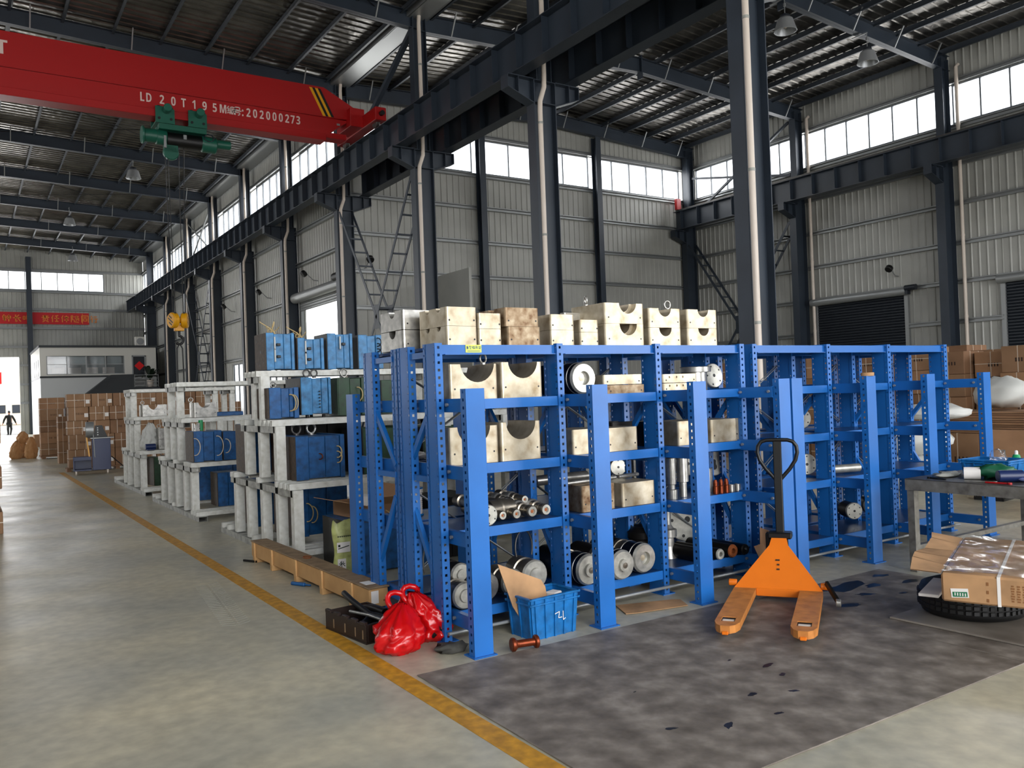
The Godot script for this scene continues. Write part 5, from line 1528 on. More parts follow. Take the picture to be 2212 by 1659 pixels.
func make_office() -> void:
	var zf := -58.5
	var t := thing("site_office", "white raised site office with a window band, far end of the long bay", "office", Vector3.ZERO, 0.0, "", "structure")
	var g := Geo.new()
	g.span(Vector3(3.95, 0.0, -66.5), Vector3(10.6, 3.6, zf + 0.02))
	obj("lower_wall", g, M.office_white, t)
	g = Geo.new()   # upper storey as four walls round the window opening
	g.span(Vector3(3.95, 3.72, zf - 0.1), Vector3(4.3, 5.48, zf))
	g.span(Vector3(4.3, 4.96, zf - 0.1), Vector3(10.6, 5.48, zf))
	g.span(Vector3(8.7, 3.72, zf - 0.1), Vector3(9.15, 4.96, zf))
	g.span(Vector3(9.95, 3.3, zf - 0.1), Vector3(10.6, 4.96, zf))
	g.span(Vector3(4.3, 3.72, zf - 0.1), Vector3(8.7, 3.8, zf))
	g.span(Vector3(3.95, 3.72, -66.5), Vector3(4.05, 5.48, zf - 0.1))
	g.span(Vector3(10.5, 3.72, -66.5), Vector3(10.6, 5.48, zf - 0.1))
	obj("upper_wall", g, M.office_side, t)
	g = Geo.new()
	g.span(Vector3(3.9, 5.48, -66.5), Vector3(10.7, 5.62, zf + 0.08))
	obj("roof", g, M.stair_dark, t)
	g = Geo.new()
	g.span(Vector3(3.93, 3.6, -66.5), Vector3(10.62, 3.72, zf + 0.05))
	obj("floor_edge", g, M.stair_dark, t)
	g = Geo.new()
	g.span(Vector3(4.05, 3.72, -61.5), Vector3(10.5, 5.4, -61.4))
	obj("inner_wall", g, M.interior_grey, t)
	var wn := Geo.new()
	for x in [4.32, 5.42, 6.5, 7.6, 8.68]:
		wn.span(Vector3(x - 0.03, 3.8, zf - 0.08), Vector3(x + 0.03, 4.96, zf - 0.02))
	wn.span(Vector3(4.3, 4.42, zf - 0.07), Vector3(8.7, 4.45, zf - 0.03))
	wn.span(Vector3(4.3, 3.8, zf - 0.08), Vector3(8.7, 3.85, zf - 0.02))
	obj("window_frame", wn, M.galvanised, t)
	for i in 4:
		var p := Geo.new()
		p.span(Vector3(4.35 + i * 1.09, 3.85, zf - 0.055), Vector3(5.39 + i * 1.09, 4.94, zf - 0.05))
		obj("pane", p, M.window_glass, t)
		var bl := Geo.new()
		bl.span(Vector3(4.75 + i * 1.0, 4.4, zf - 0.3), Vector3(5.55 + i * 1.0, 4.94, zf - 0.29))
		obj("blind", bl, M.interior_grey, t)
		var lt := Geo.new()
		lt.span(Vector3(4.78 + i * 1.0, 3.86, -61.39), Vector3(5.5 + i * 1.0, 4.36, -61.36))
		obj("inner_panel", lt, M.paper, t)
	var sw := Geo.new()
	for z in [-59.6, -61.2, -62.8]:
		sw.span(Vector3(3.93, 3.75, z - 1.2), Vector3(3.945, 4.8, z - 0.1))
	obj("side_window", sw, M.dark_shutter, t)
	var dr := Geo.new()
	dr.span(Vector3(9.2, 2.95, zf - 0.06), Vector3(9.9, 4.9, zf - 0.02))
	obj("door", dr, M.dark_shutter, t)
	var df := Geo.new()
	for x in [9.17, 9.93]:
		df.span(Vector3(x - 0.04, 2.95, zf - 0.02), Vector3(x + 0.04, 4.95, zf + 0.03))
	df.span(Vector3(9.13, 4.9, zf - 0.02), Vector3(9.97, 4.98, zf + 0.03))
	df.span(Vector3(9.2, 2.95, zf - 0.02), Vector3(9.9, 3.65, zf + 0.0))
	obj("door_frame", df, M.galvanised, t)
	var rd := Geo.new()
	rd.box(Vector3(9.58, 4.3, zf + 0.0), Vector3(0.42, 0.42, 0.01), Basis(Vector3(0, 0, 1), PI / 4))
	obj("door_charm", rd, M.flag_red, t)
	var st := thing("stair", "dark enclosed stair rising to the office door", "stair", Vector3.ZERO, 0.0, "", "structure")
	g = Geo.new()
	g.prism([Vector2(5.2, 1.65), Vector2(7.75, 3.70), Vector2(9.05, 3.72), Vector2(9.05, 2.9), Vector2(10.6, 2.9), Vector2(10.6, 2.7), Vector2(9.05, 2.7), Vector2(9.05, 0.0), Vector2(5.2, 0.0)], 1.0, Transform3D(Basis.IDENTITY, Vector3(0, 0, zf + 0.62)))
	obj("stringer", g, M.stair_dark, st)
	for i in 12:
		var s := Geo.new()
		s.span(Vector3(5.2 + i * 0.22, 1.55 + i * 0.175, zf + 1.125), Vector3(5.48 + i * 0.22, 1.6 + i * 0.175, zf + 1.2))
		obj("step", s, M.stair_dark, st)
	g = Geo.new()
	for i in 4:
		g.bar(Vector3(9.1, 3.0 + i * 0.22, zf + 1.1), Vector3(10.5, 3.0 + i * 0.22, zf + 1.1), 0.03, 0.03)
	for x in [9.1, 9.8, 10.5]:
		g.bar(Vector3(x, 2.9, zf + 1.1), Vector3(x, 3.7, zf + 1.1), 0.03, 0.03)
	obj("railing", g, M.galvanised, st)
	var pl := thing("potted_plant", "dark leafy plant in a white pot on the office landing", "plant", Vector3(10.1, 2.9, zf + 0.6))
	g = Geo.new()
	g.lathe([Vector2(0, 0), Vector2(0.17, 0), Vector2(0.22, 0.45), Vector2(0.18, 0.45), Vector2(0.17, 0.4), Vector2(0, 0.4)], 16)
	obj("pot", g, M.pvc_white, pl)
	for i in 11:
		var lf := Geo.new()
		var a := TAU * i / 11.0 + 0.3
		var dir := Vector3(cos(a), 0, sin(a))
		var side := Vector3(-sin(a), 0, cos(a))
		var reach := 0.45 + 0.2 * (i % 3)
		var hgt := 0.9 + 0.25 * (i % 4)
		var prev := [Vector3(0, 0.42, 0), Vector3(0, 0.42, 0)]
		for m in 5:
			var u := (m + 1) / 5.0
			var c := Vector3(0, 0.42, 0) + dir * reach * u + Vector3.UP * (hgt * u - 0.75 * u * u * u)
			var ww := 0.12 * sin(PI * minf(u, 0.97)) + 0.01
			var cur := [c + side * ww, c - side * ww]
			lf.face([prev[0], cur[0], cur[1], prev[1]])
			prev = cur
		obj("leaf", lf, M.leaf_green, pl)
	var ac := thing("fan_unit", "white fan unit standing on the office roof by the column", "fan", Vector3(9.75, 5.62, zf - 0.6))
	g = Geo.new()
	g.span(Vector3(-0.3, 0, -0.15), Vector3(0.3, 0.6, 0.15), 0.02)
	obj("casing", g, M.office_side, ac)
	g = Geo.new()
	g.cyl(Vector3(0, 0.3, 0.15), Vector3(0, 0.3, 0.165), 0.22, 18)
	obj("grille", g, M.galvanised, ac)
	# banner
	var b := thing("banner", "long red cloth banner with gold characters on the far end wall", "banner", Vector3(0, 0, ZE + 0.12))
	g = Geo.new()
	g.span(Vector3(-4.5, 7.72, 0.0), Vector3(7.75, 8.55, 0.012))
	obj("cloth", g, M.banner_red, b)
	g = Geo.new()
	var x := 2.62
	for ch in ["钟", "长", "鸣", "，", "责", "任", "伴", "随", "同", "行"]:
		glyph(g, ch, Vector3(x, 8.12, 0.016), 0.48, 0.01, Basis.IDENTITY, 0.13)
		x += 0.62 if ch != "鸣" else 0.5
	g.span(Vector3(7.3, 7.78, 0.012), Vector3(7.34, 8.5, 0.02))
	obj("characters", g, M.banner_gold, b)


func capsule_field(p: Vector3, bones: Array) -> float:
	var d := 1e9
	for b in bones:
		var ab: Vector3 = b[1] - b[0]
		var h := clampf((p - b[0]).dot(ab) / maxf(ab.length_squared(), 1e-9), 0.0, 1.0)
		var e: float = (p - (b[0] + ab * h)).length() - lerpf(b[2], b[3], h)
		var k := 0.025
		var u := clampf(0.5 + 0.5 * (d - e) / k, 0.0, 1.0)
		d = lerpf(d, e, u) - k * u * (1.0 - u)
	return d


func surface_net(bones: Array, cell: float) -> Geo:   # one continuous skin round tapered bones
	var lo := Vector3.ONE * 1e9
	var hi := -lo
	for b in bones:
		for i in 2:
			lo = lo.min(b[i] - Vector3.ONE * (b[2 + i] + cell * 2))
			hi = hi.max(b[i] + Vector3.ONE * (b[2 + i] + cell * 2))
	var nn := Vector3i(((hi - lo) / cell).ceil()) + Vector3i.ONE
	var f := PackedFloat32Array()
	f.resize(nn.x * nn.y * nn.z)
	for z in nn.z:
		for y in nn.y:
			for x in nn.x:
				f[x + nn.x * (y + nn.y * z)] = capsule_field(lo + Vector3(x, y, z) * cell, bones)
	var verts := {}
	var g := Geo.new()
	for z in nn.z - 1:
		for y in nn.y - 1:
			for x in nn.x - 1:
				var sum := Vector3.ZERO
				var n := 0
				for e in [[0, 0, 0, 0], [0, 1, 0, 0], [0, 0, 1, 0], [0, 1, 1, 0], [1, 0, 0, 0], [1, 1, 0, 0], [1, 0, 0, 1], [1, 1, 0, 1], [2, 0, 0, 0], [2, 1, 0, 0], [2, 0, 1, 0], [2, 1, 1, 0]]:
					var a: Vector3i
					var st: Vector3i
					if e[0] == 0: a = Vector3i(0, e[1], e[2]); st = Vector3i(1, 0, 0)
					elif e[0] == 1: a = Vector3i(e[1], 0, e[3]); st = Vector3i(0, 1, 0)
					else: a = Vector3i(e[1], e[2], 0); st = Vector3i(0, 0, 1)
					var p := Vector3i(x, y, z) + a
					var q := p + st
					var fa := f[p.x + nn.x * (p.y + nn.y * p.z)]
					var fb := f[q.x + nn.x * (q.y + nn.y * q.z)]
					if (fa < 0.0) != (fb < 0.0):
						sum += Vector3(p) + Vector3(st) * (fa / (fa - fb))
						n += 1
				if n:
					verts[x + nn.x * (y + nn.y * z)] = lo + sum / n * cell
	for z in range(1, nn.z - 1):
		for y in range(1, nn.y - 1):
			for x in range(1, nn.x - 1):
				var fa := f[x + nn.x * (y + nn.y * z)]
				for ax in 3:
					var q := Vector3i(x, y, z)
					q[ax] += 1
					var fb := f[q.x + nn.x * (q.y + nn.y * q.z)]
					if (fa < 0.0) == (fb < 0.0):
						continue
					var u := (ax + 1) % 3
					var w := (ax + 2) % 3
					var pts := []
					for o in [[0, 0], [1, 0], [1, 1], [0, 1]]:
						var c := Vector3i(x, y, z)
						c[u] -= o[0]; c[w] -= o[1]
						pts.append(verts.get(c.x + nn.x * (c.y + nn.y * c.z), lo))
					var out := Vector3.ZERO
					out[ax] = 1.0 if fa < 0.0 else -1.0
					g.face(pts, out)
	return g.smooth()


func make_gate_people() -> void:
	var z := -68.0
	# person in dark clothes who walks away through the far gate
	var p := thing("person", "person in a dark jacket and trousers walking at the far gate, arms swinging out", "person", Vector3(2.62, 0.0, z), 0.25)
	var V := func(a: float, b: float, c: float) -> Vector3: return Vector3(a, b, c)
	var skin := surface_net([
		[V.call(0, 1.36, 0), V.call(0, 1.46, 0.01), 0.05, 0.05], [V.call(0, 1.55, 0.02), V.call(0, 1.6, 0.01), 0.085, 0.088], [V.call(0, 1.5, -0.06), V.call(0, 1.52, -0.065), 0.03, 0.03],
		[V.call(0.40, 0.82, 0.06), V.call(0.44, 0.75, 0.05), 0.034, 0.03], [V.call(-0.38, 0.82, -0.02), V.call(-0.42, 0.75, -0.04), 0.034, 0.03],
		[V.call(0.09, 0.95, 0), V.call(0.07, 1.3, 0), 0.1, 0.1], [V.call(0.2, 1.32, 0), V.call(0.32, 1.06, 0.02), 0.05, 0.042], [V.call(0.32, 1.06, 0.02), V.call(0.40, 0.82, 0.06), 0.042, 0.03],
		[V.call(-0.2, 1.32, 0), V.call(-0.31, 1.06, -0.02), 0.05, 0.042], [V.call(-0.31, 1.06, -0.02), V.call(-0.38, 0.82, -0.02), 0.042, 0.03], [V.call(-0.18, 1.3, 0), V.call(0.18, 1.3, 0), 0.07, 0.07], [V.call(0, 0.95, 0), V.call(0, 1.3, 0), 0.11, 0.12]], 0.024)
	obj("body", skin, M.skin, p)
	for s in [-1.0, 1.0]:
		var hand := Geo.new()
		for i in 5:
			var o: Vector3 = V.call(0.43 * s, 0.745, 0.045) if s > 0 else V.call(-0.415, 0.745, -0.04)
			var d := Vector3(0.012 * s, -0.05, 0.0) if i < 4 else Vector3(-0.03 * s, -0.02, -0.02)
			var q := o + Vector3(0, 0, -0.03 + 0.018 * i)
			hand.tube([q, q + d * 0.5, q + d + Vector3(-0.008 * s, -0.012, 0)], 0.009, 6)
		obj("hand", hand, M.skin, p)
	obj("jacket", surface_net([
		[V.call(0, 0.80, 0), V.call(0, 1.28, 0), 0.155, 0.15], [V.call(-0.15, 1.31, 0), V.call(0.15, 1.31, 0), 0.085, 0.085], [V.call(-0.07, 0.8, 0), V.call(0.07, 0.8, 0), 0.13, 0.13],
		[V.call(0.19, 1.31, 0), V.call(0.32, 1.06, 0.02), 0.075, 0.065], [V.call(0.32, 1.06, 0.02), V.call(0.39, 0.86, 0.05), 0.063, 0.05],
		[V.call(-0.19, 1.31, 0), V.call(-0.31, 1.06, -0.02), 0.075, 0.065], [V.call(-0.31, 1.06, -0.02), V.call(-0.37, 0.86, -0.02), 0.063, 0.05], [V.call(0, 1.36, 0), V.call(0, 1.41, 0), 0.075, 0.065]], 0.024), M.cloth_black, p)
	obj("trousers", surface_net([
		[V.call(-0.08, 0.78, 0), V.call(0.08, 0.78, 0), 0.12, 0.12], [V.call(0.08, 0.75, 0), V.call(0.09, 0.42, 0.1), 0.095, 0.07], [V.call(0.09, 0.42, 0.1), V.call(0.02, 0.1, 0.16), 0.068, 0.055],
		[V.call(-0.07, 0.75, 0), V.call(-0.06, 0.42, -0.1), 0.095, 0.07], [V.call(-0.06, 0.42, -0.1), V.call(-0.04, 0.1, -0.12), 0.068, 0.055]], 0.024), M.cloth_black, p)
	obj("shoes", surface_net([
		[V.call(0.02, 0.055, 0.17), V.call(0.02, 0.045, 0.02), 0.05, 0.043], [V.call(-0.04, 0.055, -0.11), V.call(-0.05, 0.045, -0.27), 0.05, 0.043]], 0.02), M.black, p)
	obj("hair", surface_net([[V.call(0, 1.6, 0.03), V.call(0, 1.63, 0.01), 0.09, 0.088]], 0.02), M.hair, p)
	# outside the gate
	var f := thing("flag", "red flag with yellow stars flying outside the far gate", "flag", Vector3(0.9, 0, -76))
	var g := Geo.new()
	g.cyl(Vector3(0, -0.02, 0), Vector3(0, 5.6, 0), 0.035, 8)
	obj("pole", g, M.galvanised, f)
	g = Geo.new()
	for i in 12:
		for s in [1.0, -1.0]:
			var a := i / 12.0
			var c := (i + 1) / 12.0
			var pa := Vector3(1.55 * a + 0.05, 3.4 + 0.42 * a, 0.12 * sin(a * 7.0) + 0.004 * s)
			var pb := Vector3(1.55 * c + 0.05, 3.4 + 0.42 * c, 0.12 * sin(c * 7.0) + 0.004 * s)
			g.face([pa, pb, pb + Vector3(0, 1.0 - 0.1 * c, 0), pa + Vector3(0, 1.0 - 0.1 * a, 0)], Vector3(0, 0, s))
	obj("cloth", g, M.flag_red, f)
	g = Geo.new()
	for q in [[0.3, 0.72, 0.1], [0.55, 0.85, 0.035], [0.62, 0.72, 0.035], [0.62, 0.6, 0.035], [0.52, 0.5, 0.035]]:
		var poly := []
		for i in 10:
			var r: float = q[2] if i % 2 == 0 else q[2] * 0.4
			poly.append(Vector2(sin(TAU * i / 10.0) * r, cos(TAU * i / 10.0) * r))
		var a: float = q[0] / 1.55
		g.prism(poly, 0.02, Transform3D(Basis.IDENTITY, Vector3(q[0], 3.4 + 0.42 * a + q[1], 0.12 * sin(a * 7.0))))
	obj("stars", g, M.yellow_paint, f)
	for i in 2:
		var b := thing("outer_building", "%s hazy building in the yard outside the far gate" % ["pale low", "tan taller"][i], "building", Vector3([-14.0, 3.2][i], 0, [-150.0, -140.0][i]))
		g = Geo.new()
		g.span(Vector3(-9 + i * 6, -0.31, -8), Vector3(11 - i * 2, 4.2 + i * 3.5, 0), 0.1)
		obj("wall", g, [M.office_side, M.haze_tan][i], b)
		g = Geo.new()
		for k in 5:
			g.span(Vector3(-7 + i * 6 + k * 1.8, 1.4, -0.02), Vector3(-6 + i * 6 + k * 1.8, 2.6, 0.03))
		obj("window", g, M.dark_shutter, b)


func make_crane() -> void:
	var z := -23.7
	var t := thing("overhead_crane", "big red overhead travelling crane girder with white lettering, spanning the long bay", "crane", Vector3.ZERO)
	var g := Geo.new()
	# side view of the girder: level in the middle, tapering to the end carriages
	g.prism([Vector2(-8.6, 9.98), Vector2(9.45, 9.98), Vector2(10.2, 10.02), Vector2(10.2, 10.30), Vector2(9.1, 10.85), Vector2(-8.2, 10.85), Vector2(-9.3, 10.3), Vector2(-9.3, 10.02)], 0.6, Transform3D(Basis.IDENTITY, Vector3(0, 0, z)))
	obj("girder", g, M.crane_red, t)
	g = Geo.new()
	g.prism([Vector2(-8.4, 9.5), Vector2(9.2, 9.5), Vector2(9.9, 9.98), Vector2(-9.1, 9.98)], 0.46, Transform3D(Basis.IDENTITY, Vector3(0, 0, z)))
	obj("lower_web", g, M.crane_red, t)
	g = Geo.new()
	g.span(Vector3(-8.4, 9.30, z - 0.26), Vector3(9.15, 9.50, z + 0.26), 0.008)
	g.span(Vector3(9.15, 9.40, z - 0.22), Vector3(9.8, 9.56, z + 0.22), 0.008)
	obj("bottom_flange", g, M.crane_red, t)
	for s in [1.0, -1.0]:
		var x := 10.36 if s > 0 else -9.3
		g = Geo.new()
		g.span(Vector3(x - 0.17, 9.72, z - 1.5), Vector3(x + 0.17, 10.10, z + 1.5), 0.012)
		g.span(Vector3(x - 0.45 * s - 0.1, 9.75, z - 0.55), Vector3(x - 0.1 * s, 10.3, z + 0.55), 0.01)
		var e := obj("end_carriage", g, M.crane_red, t)
		g = Geo.new()
		for dz in [-1.15, 1.15]:
			g.cyl(Vector3(x - 0.06, 9.72, z + dz), Vector3(x + 0.06, 9.72, z + dz), 0.16, 20, 0.01)
		obj("wheel", g, M.rail_steel, e)
		g = Geo.new()
		for dz in [-1.5, 1.5]:
			g.cyl(Vector3(x, 9.9, z + dz), Vector3(x, 9.9, z + dz * 1.09), 0.07, 12)
		obj("buffer", g, M.black, e)
	for i in 4:
		g = Geo.new()
		var x := 8.66 + i * 0.085
		g.prism([Vector2(x, 10.79), Vector2(x + 0.085, 10.79), Vector2(x + 0.48, 10.0), Vector2(x + 0.395, 10.0)], 0.006, Transform3D(Basis.IDENTITY, Vector3(0, 0, z + 0.303)))
		obj("warning_stripe", g, M.yellow_paint if i % 2 == 0 else M.black, t)
	var pitch := [["L", 4.11], ["D", 4.32], ["2", 4.73], ["0", 5.1], ["T", 5.43], ["1", 5.78], ["9", 6.12], ["5", 6.46], ["M", 6.74], ["编", 7.02], ["号", 7.24], [":", 7.42], ["2", 7.62], ["0", 7.86], ["2", 8.09], ["0", 8.33], ["0", 8.56], ["0", 8.79], ["2", 9.02], ["7", 9.23], ["3", 9.44]]
	for p in pitch:
		var xx: float = 4.11 + (p[1] - 4.11) * 0.79
		if STROKES.has(p[0]):
			g = Geo.new()
			glyph(g, p[0], Vector3(xx, 9.77, z + 0.234), 0.22, 0.006, Basis.IDENTITY, 0.13)
			obj("lettering", g, M.letter_white, t)
		else:
			obj("lettering", lettering(p[0], 0.235, 0.01), M.letter_white, t, Vector3(xx, 9.77, z + 0.234), Basis.from_scale(Vector3(0.72, 1, 1)))
	obj("lettering", lettering("20T", 0.34, 0.01), M.letter_white, t, Vector3(0.72, 10.44, z + 0.304))
	g = Geo.new()
	g.box(Vector3(9.55, 9.83, z + 0.235), Vector3(0.1, 0.06, 0.01))
	obj("maker_plate", g, M.galvanised, t)
	# the hoist under the girder
	t = thing("hoist", "green wire rope hoist with black drum hanging under the red girder", "hoist", Vector3.ZERO)
	for x in [4.65, 5.48]:
		g = Geo.new()
		g.prism([Vector2(-0.24, -0.2), Vector2(0.24, -0.2), Vector2(0.24, 0.14), Vector2(0.16, 0.2), Vector2(-0.24, 0.2)], 0.03, Transform3D(Basis.IDENTITY, Vector3(x, 9.36, z + 0.33)))
		g.prism([Vector2(-0.24, -0.2), Vector2(0.24, -0.2), Vector2(0.24, 0.2), Vector2(-0.24, 0.2)], 0.03, Transform3D(Basis.IDENTITY, Vector3(x, 9.36, z - 0.33)))
		g.span(Vector3(x - 0.24, 9.12, z - 0.33), Vector3(x + 0.24, 9.16, z + 0.36))
		var tr := obj("trolley_plate", g, M.crane_green, t)
		g = Geo.new()
		g.cyl(Vector3(x + 0.03, 9.47, z + 0.34), Vector3(x + 0.03, 9.47, z + 0.62), 0.105, 18, 0.015)
		obj("drive_motor", g, M.crane_green, tr)
		g = Geo.new()
		for s in [-0.15, 0.15]:
			g.cyl(Vector3(x + s, 9.24, z + 0.345), Vector3(x + s, 9.24, z + 0.36), 0.035, 10)
			g.cyl(Vector3(x + s, 9.52, z + 0.27), Vector3(x + s, 9.52, z + 0.315), 0.07, 14)
		obj("axle_cap", g, M.black, tr)
	g = Geo.new()
	g.span(Vector3(4.5, 8.98, z + 0.05), Vector3(5.72, 9.13, z + 0.3), 0.01)
	g.span(Vector3(4.5, 8.98, z - 0.3), Vector3(5.72, 9.13, z - 0.05), 0.01)
	obj("frame", g, M.crane_green, t)
	g = Geo.new()
	g.cyl(Vector3(4.72, 8.78, z + 0.05), Vector3(5.62, 8.78, z + 0.05), 0.19, 24)
	obj("drum", g, M.black, t)
	g = Geo.new()
	g.cyl(Vector3(4.1, 8.83, z + 0.05), Vector3(4.16, 8.83, z + 0.05), 0.24, 20, 0.02)
	g.cyl(Vector3(4.16, 8.83, z + 0.05), Vector3(4.46, 8.83, z + 0.05), 0.18, 20)
	g.cyl(Vector3(4.46, 8.82, z + 0.05), Vector3(4.72, 8.80, z + 0.05), 0.2, 20, 0.02)
	obj("gear_housing", g, M.crane_green, t)
	g = Geo.new()
	g.cyl(Vector3(5.62, 8.78, z + 0.05), Vector3(6.02, 8.76, z + 0.05), 0.22, 22, 0.03)
	g.cyl(Vector3(6.02, 8.84, z + 0.0), Vector3(6.42, 8.84, z + 0.0), 0.125, 18, 0.02)
	obj("lift_motor", g, M.crane_green, t)
	g = Geo.new()
	var loop := []
	for i in 16:
		loop.append(Vector3(5.78 + cos(i * 0.9) * 0.14, 8.9 + sin(i * 0.9) * 0.1, z + 0.24 + 0.02 * (i % 3)))
	g.tube(loop, 0.015, 5)
	obj("cable_coil", g, mat("cable_blue", Color(0.03, 0.08, 0.14), 0.4), t)
	g = Geo.new()
	g.cyl(Vector3(4.82, 8.42, z + 0.0), Vector3(4.82, 8.42, z + 0.14), 0.2, 22, 0.02)
	g.span(Vector3(4.64, 8.42, z), Vector3(5.0, 8.66, z + 0.14), 0.01)
	obj("sheave_block", g, M.crane_green, t)
	g = Geo.new()
	g.span(Vector3(4.62, 8.5, z + 0.2), Vector3(4.68, 8.82, z + 0.26))
	g.span(Vector3(5.12, 8.78, z + 0.22), Vector3(5.2, 8.9, z + 0.26))
	obj("rope_guide", g, M.galvanised, t)
	g = Geo.new()
	for r in [[4.66, 8.55, 4.74], [4.73, 8.4, 4.8], [5.01, 8.4, 5.0], [5.15, 8.7, 5.06]]:
		g.cyl(Vector3(r[0], r[1], z + 0.1), Vector3(r[2], 3.98, z + 0.08), 0.011, 6)
	obj("wire_rope", g, M.dark_steel, t)
	# hook block
	t = thing("hook_block", "yellow twin sheave hook block with black slots hanging low on ropes", "hook", Vector3(4.88, 3.9, z + 0.08))
	for s in [-1.0, 1.0]:
		g = Geo.new()
		g.cyl(Vector3(s * 0.07, 0, 0), Vector3(s * 0.24, 0, 0), 0.21, 24, 0.03)
		var sh := obj("sheave_cover", g, M.yellow_paint, t, Vector3.ZERO, Basis(Vector3.UP, -0.35 * s))
		g = Geo.new()
		for k in [-0.09, 0.0, 0.09]:
			g.box(Vector3(s * 0.242, k, 0), Vector3(0.004, 0.035, 0.26 - absf(k) * 1.2), Basis(Vector3(1, 0, 0), 0.6))
		g.box(Vector3(s * 0.155, 0.19, 0.0), Vector3(0.05, 0.06, 0.22))
		obj("slot", g, M.black, sh)
	g = Geo.new()
	g.span(Vector3(-0.12, -0.28, -0.08), Vector3(0.12, -0.1, 0.08), 0.01)
	g.cyl(Vector3(-0.14, 0, 0), Vector3(0.14, 0, 0), 0.07, 12)
	obj("crosshead", g, M.yellow_paint, t)
	g = Geo.new()
	var hk := [Vector3(0, -0.26, 0), Vector3(0, -0.4, 0)]
	for i in 12:
		var a := PI * 0.5 - i * 0.36
		hk.append(Vector3(0.0 + cos(a) * 0.1, -0.52 + sin(a) * 0.11, 0))
	g.tube(hk, 0.035, 8)
	obj("hook", g, M.black, t)
	g = Geo.new()
	for s in [-1.0, 1.0]:
		g.tube([Vector3(0.0, -0.6, 0), Vector3(s * 0.07, -0.75, 0.02), Vector3(s * 0.08, -1.4, 0.03), Vector3(s * 0.08 , -2.2, 0.03)], 0.02, 6)
	tag(obj("lifting_sling", g, M.black, self, Vector3(4.88, 3.9, z + 0.08)), "black lifting sling hanging from the crane hook", "sling")
	# mast of the buffer stop in the right bay runway
	g = Geo.new()
	g.span(Vector3(XR - 1.28, 9.56, ZB + 0.35), Vector3(XR - 1.02, 10.05, ZB + 0.5), 0.01)
	tag(obj("buffer_stop", g, M.crane_red), "small red buffer stop at the corner end of the right runway", "buffer stop")


